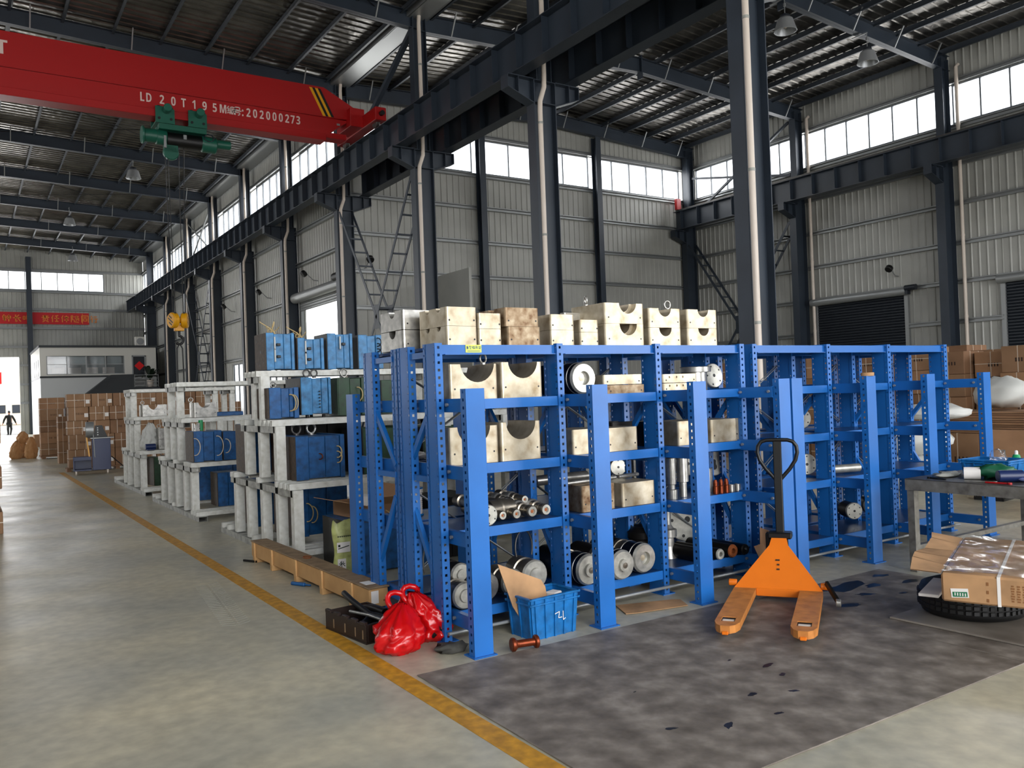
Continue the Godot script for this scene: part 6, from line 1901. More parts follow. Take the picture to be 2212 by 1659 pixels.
func make_fittings() -> void:
	# hanging lamps
	var lm := mat("lamp_shade", Color(0.66, 0.67, 0.68), 0.35, 0.4)
	for i in 5:
		var p: Vector3 = [Vector3(19.4, 11.62, -15.0), Vector3(23.2, 11.44, -15.0), Vector3(6.37, 11.7, -38.9), Vector3(6.3, 11.7, -62.2), Vector3(5.0, 11.75, -50.4)][i]
		var t := thing("high_bay_lamp", ["bell shaped grey lamp under the right bay roof, nearer the ridge", "bell shaped grey lamp under the right bay roof, nearer the right wall", "bell shaped lamp under the crane bay roof, below the hoist", "bell shaped lamp near the far end wall", "bell shaped lamp between two far roof beams"][i], "lamp", p, 0.0, "")
		var g := Geo.new()
		g.lathe([Vector2(0.30, -0.2), Vector2(0.31, -0.19), Vector2(0.21, 0.14), Vector2(0.14, 0.2), Vector2(0.0, 0.2), Vector2(0.0, 0.19), Vector2(0.13, 0.185), Vector2(0.2, 0.13), Vector2(0.30, -0.2)], 26)
		obj("shade", g, lm, t)
		g = Geo.new()
		g.lathe([Vector2(0.13, 0.2), Vector2(0.13, 0.26), Vector2(0.06, 0.3), Vector2(0.0, 0.3)], 16)
		obj("ballast", g, M.dark_shutter, t)
		g = Geo.new()
		g.cyl(Vector3(0, 0.3, 0), Vector3(0, 0.75, 0), 0.012, 6)
		g.box(Vector3(0, 0.55, 0), Vector3(0.05, 0.09, 0.05))
		g.bar(Vector3(0, 0.74, 0.02), Vector3(0, 0.74, -0.5), 0.03, 0.03)
		obj("stem", g, M.galvanised, t)
		g = Geo.new()
		g.lathe([Vector2(0, -0.12), Vector2(0.05, -0.08), Vector2(0.06, 0.0), Vector2(0.03, 0.15)], 12)
		obj("bulb", g, M.pvc_white, t)
	# rainwater pipes
	for k in range(0, 9):
		var z := zk(k) + 0.215
		var g := Geo.new()
		var x1 := XA - 0.06 if k > 0 else XA - 0.12
		g.tube([Vector3(x1 + 0.02, 12.5, z), Vector3(x1, 12.2, z), Vector3(x1, 8.75, z), Vector3(x1 - 0.01, 8.45, z), Vector3(x1 - 0.13, 8.12, z), Vector3(x1 - 0.14, 7.9, z), Vector3(x1 - 0.14, 0.05, z)], 0.055, 12)
		var t := tag(obj("rain_pipe", g, M.pvc_white), "white plastic rainwater pipe down a middle column, %s one" % ORD[k], "pipe", "rainwater pipes of the middle columns")
		var c := Geo.new()
		for y in [11.0, 7.6, 5.1, 2.6]:
			var xx := x1 - (0.14 if y < 8.0 else 0.0)
			c.cyl(Vector3(xx, y, z), Vector3(xx, y + 0.05, z), 0.06, 12)
		obj("clip", c, M.stand_grey, t)
	for k in [1, 2]:
		var g := Geo.new()
		var z := zk(k) + 0.42
		g.tube([Vector3(XR - 0.12, 12.05, z + 0.02), Vector3(XR - 0.22, 11.95, z), Vector3(XR - 0.22, 0.05, z)], 0.06, 12)
		var t := tag(obj("rain_pipe", g, M.pvc_white), "white rainwater pipe beside a right wall column, %s" % ["nearer one", "farther one"][k - 1], "pipe")
		var c := Geo.new()
		for y in [10.0, 6.3, 3.6]:
			c.cyl(Vector3(XR - 0.22, y, z), Vector3(XR - 0.22, y + 0.06, z), 0.07, 12)
		obj("socket", c, M.pvc_white, t)
	# small flood lamps on the walls
	for i in 5:
		var p: Vector3 = [Vector3(XA + 0.36, 6.2, -30.7), Vector3(XA + 0.36, 6.2, -36.5), Vector3(XA + 0.36, 6.2, -42.4), Vector3(11.9, 6.2, ZB + 0.06), Vector3(XR - 0.03, 5.3, -17.3)][i]
		var d: Vector3 = Vector3(-1, 0, 0) if i != 3 else Vector3(0, 0, 1)
		var t := thing("flood_lamp", "small black flood lamp on a bent arm, %s" % ["above the raised roller door", "next panel beyond the raised roller door", "farthest one down the long bay", "on the back wall behind the laced brace", "above the shut roller door"][i], "lamp", p)
		var g := Geo.new()
		g.tube([Vector3.ZERO, d * 0.2 + Vector3(0, 0.02, 0), d * 0.5 + Vector3(0, 0.3, 0)], 0.02, 6)
		obj("arm", g, M.galvanised, t)
		g = Geo.new()
		g.cyl(d * 0.5 + Vector3(0, 0.3, 0), d * 0.62 + Vector3(0, 0.2, 0), 0.13, 14, 0.02)
		obj("head", g, M.black, t)
	# thin bracing of the window band at the right wall
	var g2 := Geo.new()
	g2.bar(Vector3(XR - 0.4, 9.3, zk(3) + 0.3), Vector3(XR - 0.4, 12.0, zk(2) - 0.3), 0.09, 0.09)
	g2.bar(Vector3(XR - 0.4, 11.0, zk(3) + 0.3), Vector3(XR - 0.4, 9.9, zk(2) - 0.3), 0.04, 0.09)
	tag(obj("brace", g2, M.steel_grey), "thin diagonal brace across the corner window of the right wall", "brace", "", "structure")
	g2 = Geo.new()
	g2.bar(Vector3(XA, 9.6, zk(7) + 0.2), Vector3(XA, 12.1, zk(6) - 0.2), 0.06, 0.06)
	g2.bar(Vector3(XA, 12.1, zk(7) + 0.2), Vector3(XA, 9.6, zk(6) - 0.2), 0.06, 0.06)
	tag(obj("brace", g2, M.galvanised), "pale crossed brace over a far window of the long bay", "brace", "", "structure")
	g2 = Geo.new()
	g2.bar(Vector3(XA, 9.5, zk(3) + 0.2), Vector3(XA, 12.3, zk(2) - 0.2), 0.14, 0.14)
	tag(obj("brace", g2, M.steel_grey), "dark strut rising from the runway to the roof by the crane carriage", "brace", "", "structure")
	for i in 4:
		g2 = Geo.new()
		var za: float = [zk(0), zk(1), zk(4), zk(6)][i]
		var zb := za - 5.9
		for w in [[za, zb], [zb, za]]:
			g2.cyl(Vector3(1.5, 12.85, w[0]), Vector3(9.8, 12.5, w[1]), 0.014, 5)
		tag(obj("tie_rod", g2, M.dark_steel), "thin crossed tie rods under the crane bay roof, %s pair" % ORD[i], "tie rod", "", "structure")


func make_foreground() -> void:
	# steel floor sheets
	for i in 3:
		var g := Geo.new()
		var lo: Vector3 = [Vector3(2.15, 0.0005, -4.39), Vector3(4.965, 0.0005, -4.30), Vector3(5.2, 0.011, -3.4)][i]
		var hi: Vector3 = [Vector3(4.96, 0.0075, -2.40), Vector3(6.5, 0.0065, -2.40), Vector3(7.6, 0.024, -2.52)][i]
		g.box((lo + hi) * 0.5 - (Vector3(0, 0.002, 0) if i == 2 else Vector3.ZERO), hi - lo, Basis(Vector3.UP, [-0.012, 0.0, 0.03][i]), 0.002)
		tag(obj("floor_sheet", g, M.floor_plate if i < 2 else M.floor_plate_pale), ["large dark scuffed floor sheet in the foreground under the pallet truck", "dark oil stained floor sheet beside the pallet truck wheel", "pale thick floor sheet under the tyre and the carton"][i], "floor sheet")
	var st := Geo.new()
	var sr := RandomNumberGenerator.new()
	sr.seed = 11
	for p in [[5.78, -4.1, 0.14], [6.3, -4.14, 0.06], [6.28, -3.88, 0.07], [5.66, -3.86, 0.05], [5.3, -3.74, 0.06], [5.55, -4.16, 0.1], [5.95, -3.98, 0.06], [5.9, -3.7, 0.03], [2.76, -2.94, 0.02], [2.95, -3.41, 0.008], [3.82, -3.25, 0.03], [3.76, -3.1, 0.02], [3.4, -3.0, 0.025], [3.0, -2.8, 0.03], [3.3, -2.75, 0.018], [3.6, -2.9, 0.02], [3.72, -3.45, 0.012]]:
		var poly := []
		for k in 14:
			var a := TAU * k / 14.0
			var r: float = p[2] * sr.randf_range(0.6, 1.15)
			poly.append(Vector2(cos(a) * r * 1.6, sin(a) * r * 0.75))
		st.prism(poly, 0.0006, Transform3D(Basis(Vector3.UP, sr.randf_range(-0.5, 0.5)) * Basis(Vector3(1, 0, 0), -PI / 2), Vector3(p[0], 0.0079 if p[0] < 4.9 else 0.0069, p[1])))
	tag(obj("oil_stain", st, M.oil), "dark oil stains on the floor sheets", "stain", "", "stuff")
	st = Geo.new()
	for i in 26:
		for s in [-1.0, 1.0]:
			st.box(Vector3(1.79 - 0.006 * i + s * 0.055, 0.0006, -7.85 + i * 0.062), Vector3(0.10, 0.0008, 0.016), Basis(Vector3.UP, s * 0.5))
	tag(obj("tyre_print", st, mat("dust_pale", Color(0.66, 0.65, 0.6), 0.8)), "pale tyre tread print on the aisle floor beside the yellow line", "tyre print", "", "stuff")
	# long wooden crate
	var t := thing("wooden_crate", "long narrow plywood crate with battens lying beside the racks", "crate", Vector3(2.54, 0, -7.265), 0.018)
	var g := Geo.new()
	g.span(Vector3(-0.078, 0.055, -1.43), Vector3(0.078, 0.197, 1.43), 0.003)
	obj("box", g, M.ply, t)
	g = Geo.new()
	g.span(Vector3(-0.086, 0.197, -1.44), Vector3(0.086, 0.209, 1.445), 0.003)
	var lid := obj("lid", g, M.ply_dirty, t)
	g = Geo.new()
	g.span(Vector3(-0.05, 0.209, 1.2), Vector3(0.03, 0.2105, 1.32))
	obj("paper_scrap", g, M.paper, lid)
	for z in [-1.32, -0.78, -0.12, 0.5, 1.12]:
		g = Geo.new()
		for s in [-1.0, 1.0]:
			g.box(Vector3(s * 0.087, 0.126, z), Vector3(0.018, 0.15, 0.055), Basis.IDENTITY, 0.003)
		obj("batten", g, M.ply, t)
		g = Geo.new()
		g.span(Vector3(-0.092, 0.0, z - 0.03), Vector3(0.092, 0.055, z + 0.03), 0.003)
		obj("foot", g, M.ply, t)
	g = Geo.new()
	g.span(Vector3(-0.06, 0.085, 1.43), Vector3(0.0, 0.18, 1.4315))
	obj("paper_label", g, M.paper, t)
	g = Geo.new()
	g.cyl(Vector3(0.045, 0.1, 1.43), Vector3(0.045, 0.1, 1.4308), 0.008, 10)
	obj("knot", g, M.rust_core, t)
	g = Geo.new()
	var ring := []
	for i in 14:
		ring.append(Vector3(2.55 + cos(TAU * i / 14) * 0.032, 0.214, -7.35 + sin(TAU * i / 14) * 0.055))
	g.tube(ring, 0.005, 5, true)
	tag(obj("wire_ring", g, M.rust_core), "rusty wire ring lying on the long wooden crate", "wire")
	# dark tray with hoses and tools
	t = thing("tool_tray", "dark brown plastic tray with slotted sides holding hoses and tools", "tray", Vector3(2.31, 0, -5.47), 0.12)
	g = Geo.new()
	g.span(Vector3(-0.17, 0, -0.28), Vector3(0.17, 0.012, 0.28))
	g.span(Vector3(-0.17, 0.012, -0.28), Vector3(-0.155, 0.13, 0.28), 0.003)
	g.span(Vector3(0.155, 0.012, -0.28), Vector3(0.17, 0.13, 0.28), 0.003)
	g.span(Vector3(-0.155, 0.012, -0.28), Vector3(0.155, 0.13, -0.265), 0.003)
	g.span(Vector3(-0.155, 0.012, 0.265), Vector3(0.155, 0.13, 0.28), 0.003)
	for z in [-0.24, -0.12, 0.0, 0.12, 0.24]:
		g.span(Vector3(-0.175, 0.12, z - 0.035), Vector3(-0.15, 0.145, z + 0.035), 0.003)
	obj("tray", g, M.tray_brown, t)
	g = Geo.new()
	for z in [-0.16, 0.0, 0.14, 0.24]:
		g.span(Vector3(-0.1715, 0.03, z - 0.006), Vector3(-0.17, 0.09, z + 0.006))
	obj("slot", g, M.ply_dirty, t)
	for i in 4:
		g = Geo.new()
		var a: Array = [[Vector3(2.3, 0.20, -5.85), Vector3(2.27, 0.19, -5.62), Vector3(2.31, 0.13, -5.42), Vector3(2.4, 0.11, -5.27)], [Vector3(2.36, 0.10, -5.7), Vector3(2.38, 0.14, -5.5), Vector3(2.41, 0.13, -5.38)], [Vector3(2.22, 0.14, -5.55), Vector3(2.29, 0.135, -5.38), Vector3(2.33, 0.12, -5.26)], [Vector3(2.42, 0.09, -5.65), Vector3(2.34, 0.07, -5.5), Vector3(2.24, 0.06, -5.4)]][i]
		g.tube(a, [0.021, 0.032, 0.011, 0.03][i], 10)
		tag(obj(["rubber_hose", "pipe_fitting", "ratchet_handle", "rubber_hose"][i], g, [M.rubber, M.dark_steel, M.bright_steel, M.rubber][i]), ["black rubber hose end sticking out of the dark tray", "grey pipe fitting lying in the dark tray", "slim bright ratchet handle lying on the tray edge", "short hose at the bottom of the dark tray"][i], ["hose", "fitting", "tool", "hose"][i])
	# red carrier bags
	for i in 2:
		g = Geo.new()
		g.sack([Vector3(2.29, 0.0, -4.92), Vector3(2.58, 0.0, -5.06)][i], [0.165, 0.15][i], [0.16, 0.19][i], [0.27, 0.31][i], 90 + i, [9, 7][i], [Vector3(0.07, 0, -0.08), Vector3(-0.1, 0, -0.02)][i])
		var b := tag(obj("carrier_bag", g.smooth(), M.red_film), "crumpled red plastic carrier bag, %s" % ["front one slumped against the dark tray", "rear one against the rack foot"][i], "bag")
		g = Geo.new()
		var h := []
		var c: Vector3 = [Vector3(2.37, 0.27, -5.12), Vector3(2.47, 0.30, -5.1)][i]
		for k in 12:
			h.append(c + Vector3(cos(TAU * k / 12.0) * 0.055, sin(TAU * k / 12.0) * 0.055, 0.02 * sin(TAU * k / 6.0)))
		g.tube(h, 0.019, 8, true)
		obj("handle", g, M.red_film, b)
		g = Geo.new()
		g.blob([Vector3(2.30, 0.09, -4.98), Vector3(2.58, 0.08, -5.0)][i], Vector3(0.1, 0.075, 0.1), 95 + i, 0.4, 8, 12, -0.9)
		obj("contents", g.smooth(), [M.paper, M.dark_steel][i], b)
	# rag by the front post
	g = Geo.new()
	g.blob(Vector3(2.55, 0.025, -4.68), Vector3(0.11, 0.03, 0.08), 77, 0.7, 8, 16, -0.8, 2.5)
	tag(obj("rag", g.smooth(), mat("rag_grey", Color(0.26, 0.255, 0.235), 0.9)), "crumpled grey rag on the floor at the foot of the front post", "rag")
	# blue bin
	t = thing("plastic_bin", "sky blue ribbed plastic bin on the floor between two front posts", "bin", Vector3(3.24, 0, -4.655), 0.05)
	bin(t, 0.40, 0.27, 0.27, M.bin_blue)
	var wr := Geo.new()
	for s in [[-0.01, 0.15, 0.03, 0.16], [0.03, 0.16, 0.02, 0.12], [0.02, 0.12, 0.05, 0.12], [0.06, 0.16, 0.06, 0.1], [0.06, 0.1, 0.08, 0.11]]:
		wr.bar(Vector3(s[0], s[1], 0.1415), Vector3(s[2], s[3], 0.1415), 0.005, 0.001, Vector3(0, 0, 1))
	obj("chalk_mark", wr, M.paper, t)
	g = Geo.new()
	g.prism([Vector2(2.90, 0.50), Vector2(3.23, 0.35), Vector2(3.26, 0.30), Vector2(3.275, 0.10), Vector2(3.06, 0.08), Vector2(2.985, 0.21)], 0.006, Transform3D(Basis(Vector3(1, 0, 0), -0.12), Vector3(0.02, 0.0, -4.64)))
	tag(obj("cardboard_sheet", g, M.kraft_pale), "tan torn cardboard sheet sticking out of the blue bin", "cardboard")
	g = Geo.new()
	g.box(Vector3(3.34, 0.215, -4.66), Vector3(0.085, 0.09, 0.08), Basis(Vector3.UP, 0.3), 0.006)
	tag(obj("small_box", g, M.paper), "small white box sticking out of the blue bin", "box")
	g = Geo.new()
	g.span(Vector3(3.1, 0.012, -4.74), Vector3(3.36, 0.17, -4.58), 0.02)
	tag(obj("parts_heap", g, M.dark_steel), "dark heap of parts at the bottom of the blue bin", "parts", "", "stuff")
	# copper bobbin
	t = thing("copper_bobbin", "copper coloured turned bobbin lying before the blue bin", "bobbin", Vector3(2.83, 0.044, -4.43), -0.22)
	g = Geo.new()
	var ax := Transform3D(Basis(Vector3(0, 0, 1), -PI / 2), Vector3.ZERO)
	g.lathe([Vector2(0, 0), Vector2(0.036, 0), Vector2(0.043, 0.006), Vector2(0.043, 0.022), Vector2(0.034, 0.034), Vector2(0.026, 0.036)], 24, ax)
	obj("flange", g, M.copper, t)
	g = Geo.new()
	g.lathe([Vector2(0.026, 0.036), Vector2(0.024, 0.05), Vector2(0.024, 0.145), Vector2(0.026, 0.155)], 24, ax)
	obj("barrel", g, M.copper, t)
	g = Geo.new()
	g.lathe([Vector2(0.026, 0.155), Vector2(0.036, 0.157), Vector2(0.042, 0.163), Vector2(0.042, 0.178), Vector2(0.036, 0.184), Vector2(0, 0.184)], 24, ax)
	obj("flange", g, M.copper, t)
	# cardboard on the floor
	g = Geo.new()
	g.prism([Vector2(4.04, 4.85), Vector2(3.94, 4.62), Vector2(4.02, 4.585), Vector2(4.44, 4.50), Vector2(4.52, 4.66), Vector2(4.47, 4.70)], 0.005, Transform3D(Basis(Vector3(1, 0, 0), PI / 2) * Basis.from_scale(Vector3(1, -1, 1)), Vector3(0, 0.006, 0)))
	tag(obj("cardboard_sheet", g, M.kraft_pale), "tan cardboard sheet lying flat on the floor beside the rack feet", "cardboard")
	for i in 2:
		g = Geo.new()
		g.prism([[Vector2(5.50, 0.42), Vector2(5.72, 0.34), Vector2(5.74, 0.06), Vector2(5.52, 0.02), Vector2(5.46, 0.24)], [Vector2(5.37, 0.30), Vector2(5.49, 0.31), Vector2(5.52, 0.05), Vector2(5.45, 0.0), Vector2(5.40, 0.16)]][i], 0.005, Transform3D(Basis(Vector3(1, 0, 0), -0.15 - 0.2 * i), Vector3(0.02, 0.012, -4.66 + 0.08 * i)))
		tag(obj("cardboard_sheet", g, M.kraft_1), "torn brown cardboard leaning behind the pallet truck, %s" % ["upright piece", "smaller curled piece"][i], "cardboard")
	make_pallet_truck()
	make_table_corner()
	# open box, sack and small things at the end of the racks
	t = thing("open_carton", "open cardboard box with raised flaps on the big dark mould", "box", Vector3(3.10, 0.475, -7.66), 0.1)
	g = Geo.new()
	for q in [[Vector3(0, 0, -0.35), Vector3(0.45, 0.006, 0.35)], [Vector3(0, 0.006, -0.35), Vector3(0.006, 0.14, 0.35)], [Vector3(0.444, 0.006, -0.35), Vector3(0.45, 0.14, 0.35)], [Vector3(0.006, 0.006, 0.344), Vector3(0.444, 0.14, 0.35)], [Vector3(0.006, 0.006, -0.35), Vector3(0.444, 0.14, -0.344)]]:
		g.span(q[0], q[1])
	obj("body", g, M.kraft_0, t)
	g = Geo.new()
	g.box(Vector3(-0.1, 0.165, 0.0), Vector3(0.22, 0.005, 0.7), Basis(Vector3(0, 0, 1), -0.25))
	obj("flap", g, M.kraft_pale, t)
	g = Geo.new()
	g.box(Vector3(0.225, 0.18, 0.42), Vector3(0.45, 0.005, 0.2), Basis(Vector3(1, 0, 0), -0.5))
	obj("flap", g, M.kraft_pale, t)
	g = Geo.new()
	g.box(Vector3(0.5, 0.2, 0.0), Vector3(0.2, 0.005, 0.7), Basis(Vector3(0, 0, 1), 0.7))
	obj("flap", g, M.kraft_1, t)
	g = Geo.new()
	g.blob(Vector3(3.33, 0.58, -7.66), Vector3(0.14, 0.09, 0.2), 3, 0.4, 8, 14, -0.9)
	tag(obj("foam_lining", g.smooth(), M.paper), "white foam lining inside the open cardboard box", "foam")
	t = thing("rice_sack", "pale green printed plastic rice sack standing against the dark mould", "sack", Vector3(2.80, 0, -7.07), -0.05)
	g = Geo.new()
	var rows := 9
	var prev := []
	for r in rows + 1:
		var u := float(r) / rows
		var ww := 0.105 + 0.012 * sin(u * 9.0)
		var dd := 0.055 * (1.0 - 0.75 * maxf(0.0, u - 0.75) * 4.0 * 0.9) + 0.006 * sin(u * 13.0)
		var cur := []
		for k in 16:
			var a := TAU * k / 16.0
			cur.append(Vector3(signf(cos(a)) * pow(absf(cos(a)), 0.6) * ww, 0.54 * u + (0.02 * sin(k * 2.1) if r == rows else 0.0), sin(a) * dd * (1.0 + 0.12 * sin(k * 3.0 + r))))
		if prev.size():
			for k in 16:
				var k2 := (k + 1) % 16
				g.face([prev[k], prev[k2], cur[k2], cur[k]], Vector3(cur[k].x, 0, cur[k].z))
		prev = cur
	obj("bag", g.smooth(), M.sack_green, t)
	g = Geo.new()
	g.box(Vector3(-0.03, 0.32, 0.062), Vector3(0.12, 0.09, 0.002))
	g.box(Vector3(-0.05, 0.15, 0.062), Vector3(0.075, 0.14, 0.002))
	obj("print_panel", g, M.paper, t)
	g = Geo.new()
	glyph(g, "米", Vector3(-0.05, 0.175, 0.064), 0.055, 0.0015)
	glyph(g, "同", Vector3(-0.05, 0.11, 0.064), 0.045, 0.0015)
	g.bar(Vector3(-0.08, 0.31, 0.064), Vector3(0.02, 0.33, 0.064), 0.008, 0.001, Vector3(0, 0, 1))
	g.box(Vector3(-0.07, 0.335, 0.0635), Vector3(0.02, 0.02, 0.001))
	for k in 9:
		g.box(Vector3(-0.075 + k * 0.018, 0.415, 0.058), Vector3(0.01, 0.012, 0.001))
	obj("print", g, M.leaf_green, t)
	t = thing("rope_spool", "white rope spool with a blue rim on the rear rack, second shelf", "spool", Vector3(2.84, 0.72, -5.77))
	g = Geo.new()
	g.lathe([Vector2(0, 0.012), Vector2(0.075, 0.012), Vector2(0.075, 0.2), Vector2(0, 0.2)], 22)
	for k in 12:
		g.lathe([Vector2(0.072, 0.014 + k * 0.0155), Vector2(0.079, 0.02 + k * 0.0155), Vector2(0.072, 0.027 + k * 0.0155)], 22)
	obj("rope", g, M.paper, t)
	g = Geo.new()
	for y in [0.0, 0.2]:
		g.cyl(Vector3(0, y, 0), Vector3(0, y + 0.012, 0), 0.085, 22)
	obj("rim", g, M.bin_blue, t)
	for i in 2:
		g = Geo.new()
		g.blob([Vector3(2.85, 1.175, -5.75), Vector3(2.86, 1.175, -5.3)][i], Vector3(0.12, 0.03, 0.13), 15 + i, 0.8, 8, 14, -0.8, 2.2)
		tag(obj("crumpled_cloth", g.smooth(), [M.paper, M.dark_steel][i]), ["crumpled pale paper on the rear rack, middle shelf", "crumpled grey cloth on the middle shelf by the end post"][i], "cloth")
	g = Geo.new()
	g.cyl(Vector3(2.38, 0.018, -7.28), Vector3(2.45, 0.018, -7.14), 0.017, 10, 0.004)
	g.cyl(Vector3(2.45, 0.018, -7.14), Vector3(2.48, 0.018, -7.08), 0.008, 8)
	tag(obj("air_gun", g, M.mould_blue), "small blue tool on the floor beside the long wooden crate", "tool")
	g = Geo.new()
	g.bar(Vector3(2.36, 0.012, -8.72), Vector3(2.44, 0.012, -8.55), 0.018, 0.02)
	tag(obj("black_scrap", g, M.black), "small black scrap at the far end of the long wooden crate", "scrap")


func bin(t: Node3D, w: float, d: float, h: float, m: Material) -> void:   # a tapered stacking bin with rim and ribs
	var g := Geo.new()
	var k := 0.9
	var lo := [Vector3(-w, 0, d) * 0.5 * k, Vector3(w, 0, d) * 0.5 * k, Vector3(w, 0, -d) * 0.5 * k, Vector3(-w, 0, -d) * 0.5 * k]
	var hi := [Vector3(-w, 0, d) * 0.5, Vector3(w, 0, d) * 0.5, Vector3(w, 0, -d) * 0.5, Vector3(-w, 0, -d) * 0.5]
	for i in 4:
		var j := (i + 1) % 4
		var up := Vector3(0, h, 0)
		var out: Vector3 = (hi[i] + hi[j]).normalized()
		g.face([lo[i], lo[j], hi[j] + up, hi[i] + up], out)
		var inn := 0.97
		g.face([lo[i] * inn, lo[j] * inn, hi[j] * inn + up, hi[i] * inn + up], -out)
	g.face(lo, Vector3.DOWN)
	g.face([lo[0] + Vector3(0, 0.006, 0), lo[1] + Vector3(0, 0.006, 0), lo[2] + Vector3(0, 0.006, 0), lo[3] + Vector3(0, 0.006, 0)], Vector3.UP)
	obj("shell", g, m, t)
	g = Geo.new()
	for y in [h, h * 0.86]:
		for s in [-1.0, 1.0]:
			var f := lerpf(k, 1.0, y / h)
			g.box(Vector3(0, y, s * d * 0.5 * f), Vector3(w * f + 0.03, 0.014, 0.022), Basis.IDENTITY, 0.003)
			g.box(Vector3(s * w * 0.5 * f, y, 0), Vector3(0.022, 0.014, d * f + 0.03), Basis.IDENTITY, 0.003)
	obj("rim", g, m, t)
	g = Geo.new()
	for i in 5:
		var u := -0.42 + 0.21 * i
		for s in [-1.0, 1.0]:
			g.bar(Vector3(w * u * k, 0.0, s * (d * 0.5 * k + 0.003)), Vector3(w * u, h, s * (d * 0.5 + 0.003)), 0.012, 0.012, Vector3(1, 0, 0))
			if i % 2 == 0:
				g.bar(Vector3(s * (w * 0.5 * k + 0.003), 0, d * u * k), Vector3(s * (w * 0.5 + 0.003), h, d * u), 0.012, 0.012, Vector3(0, 0, 1))
	obj("rib", g, m, t)


func make_pallet_truck() -> void:
	# local axes: +z runs along the forks to their tips, x across
	var t := thing("pallet_truck", "orange hand pallet truck with black handle, forks toward the camera", "pallet truck", Vector3(5.04, 0.008, -4.165), atan2(-0.825, 0.565))
	for s in [-1.0, 1.0]:
		var g := Geo.new()
		var x: float = s * 0.235
		var pl := []
		for p in [Vector2(-0.08, 0), Vector2(0.08, 0), Vector2(0.08, 0.98), Vector2(0.06, 1.05), Vector2(0.03, 1.085), Vector2(-0.03, 1.085), Vector2(-0.06, 1.05), Vector2(-0.08, 0.98)]:
			pl.append(Vector2(x + p.x, -p.y))
		var flat := Transform3D(Basis(Vector3(1, 0, 0), -PI / 2), Vector3(0, 0.082, 0))
		# top plate with the roller window
		var ro := [Vector2(x - 0.045, -0.86), Vector2(x + 0.045, -0.86), Vector2(x + 0.045, -0.97), Vector2(x - 0.045, -0.97)]
		g.prism([pl[0], pl[1], Vector2(x + 0.08, -0.86), Vector2(x - 0.08, -0.86)], 0.006, flat)
		g.prism([Vector2(x - 0.08, -0.86), ro[0], ro[3], Vector2(x - 0.08, -0.97)], 0.006, flat)
		g.prism([ro[1], Vector2(x + 0.08, -0.86), Vector2(x + 0.08, -0.97), ro[2]], 0.006, flat)
		g.prism([Vector2(x - 0.08, -0.97), Vector2(x + 0.08, -0.97)] + pl.slice(2), 0.006, flat)
		g.prism(pl, 0.045, Transform3D(flat.basis, Vector3(0, 0.0585, 0)), false)
		var f := obj("fork", g, M.truck_worn, t)
		g = Geo.new()
		g.cyl(Vector3(x - 0.04, 0.042, 0.915), Vector3(x + 0.04, 0.042, 0.915), 0.040, 18, 0.004)
		obj("load_roller", g, M.pvc_white, f)
		g = Geo.new()
		g.span(Vector3(x - 0.02, 0.03, 1.05), Vector3(x + 0.02, 0.05, 1.1), 0.004)
		obj("tip_wheel", g, M.truck_orange, f)
	var g := Geo.new()
	g.span(Vector3(-0.155, 0.03, -0.02), Vector3(0.155, 0.088, 0.03), 0.004)
	obj("cross_member", g, M.truck_orange, t)
	g = Geo.new()   # sloping cover: wide at the forks, narrow at the pump
	var a := [Vector3(-0.315, 0.085, 0.02), Vector3(0.315, 0.085, 0.02), Vector3(0.07, 0.37, -0.2), Vector3(-0.07, 0.37, -0.2)]
	g.face(a, Vector3(0, 0.5, 1))
	var bk := []
	for p in a:
		bk.append(p + Vector3(0, -0.012, -0.05))
	g.face(bk, Vector3(0, -0.5, -1))
	for i in 4:
		var j := (i + 1) % 4
		g.face([a[i], a[j], bk[j], bk[i]], (a[i] + a[j]) * 0.5 - Vector3(0, 0.2, -0.1))
	g.face([a[3], a[2], Vector3(0.055, 0.42, -0.24), Vector3(-0.055, 0.42, -0.24)], Vector3(0, 0.5, 1))
	g.face([Vector3(0.055, 0.42, -0.24), Vector3(-0.055, 0.42, -0.24), Vector3(-0.07, 0.40, -0.33), Vector3(0.07, 0.40, -0.33)], Vector3.UP)
	obj("cover", g, M.truck_orange, t)
	g = Geo.new()
	for p in [[-0.005, 0.27, 0.03], [0.0, 0.24, 0.018], [0.0, 0.21, 0.022]]:
		var u: float = (p[1] - 0.085) / 0.285
		g.box(Vector3(p[0], p[1] + 0.004, lerpf(0.02, -0.2, u) + 0.004), Vector3(p[2], 0.012, 0.002), Basis(Vector3(1, 0, 0), -0.66))
	obj("print", g, M.print_brown, t)
	for s in [-1.0, 1.0]:
		g = Geo.new()
		g.cyl(Vector3(s * 0.3, 0.11, -0.03), Vector3(s * 0.36, 0.11, -0.03), 0.026, 12, 0.004)
		obj("pivot", g, M.truck_orange, t)
	g = Geo.new()
	g.cyl(Vector3(0, 0.16, -0.36), Vector3(0, 0.42, -0.36), 0.06, 16, 0.006)
	g.span(Vector3(-0.09, 0.4, -0.42), Vector3(0.09, 0.45, -0.3), 0.01)
	g.span(Vector3(-0.11, 0.28, -0.4), Vector3(-0.06, 0.44, -0.34), 0.008)
	obj("pump", g, M.black, t)
	g = Geo.new()
	for s in [-1.0, 1.0]:
		g.cyl(Vector3(s * 0.03, 0.09, -0.36), Vector3(s * 0.08, 0.09, -0.36), 0.09, 20, 0.01)
	g.cyl(Vector3(-0.05, 0.09, -0.36), Vector3(0.05, 0.2, -0.36), 0.03, 10)
	obj("steer_wheel", g, M.rubber, t)
	g = Geo.new()
	g.bar(Vector3(0, 0.43, -0.37), Vector3(0, 1.17, -0.40), 0.062, 0.045, Vector3(0, 0, 1), 0.006)
	obj("shaft", g, M.black, t)
	g = Geo.new()
	var loop := []
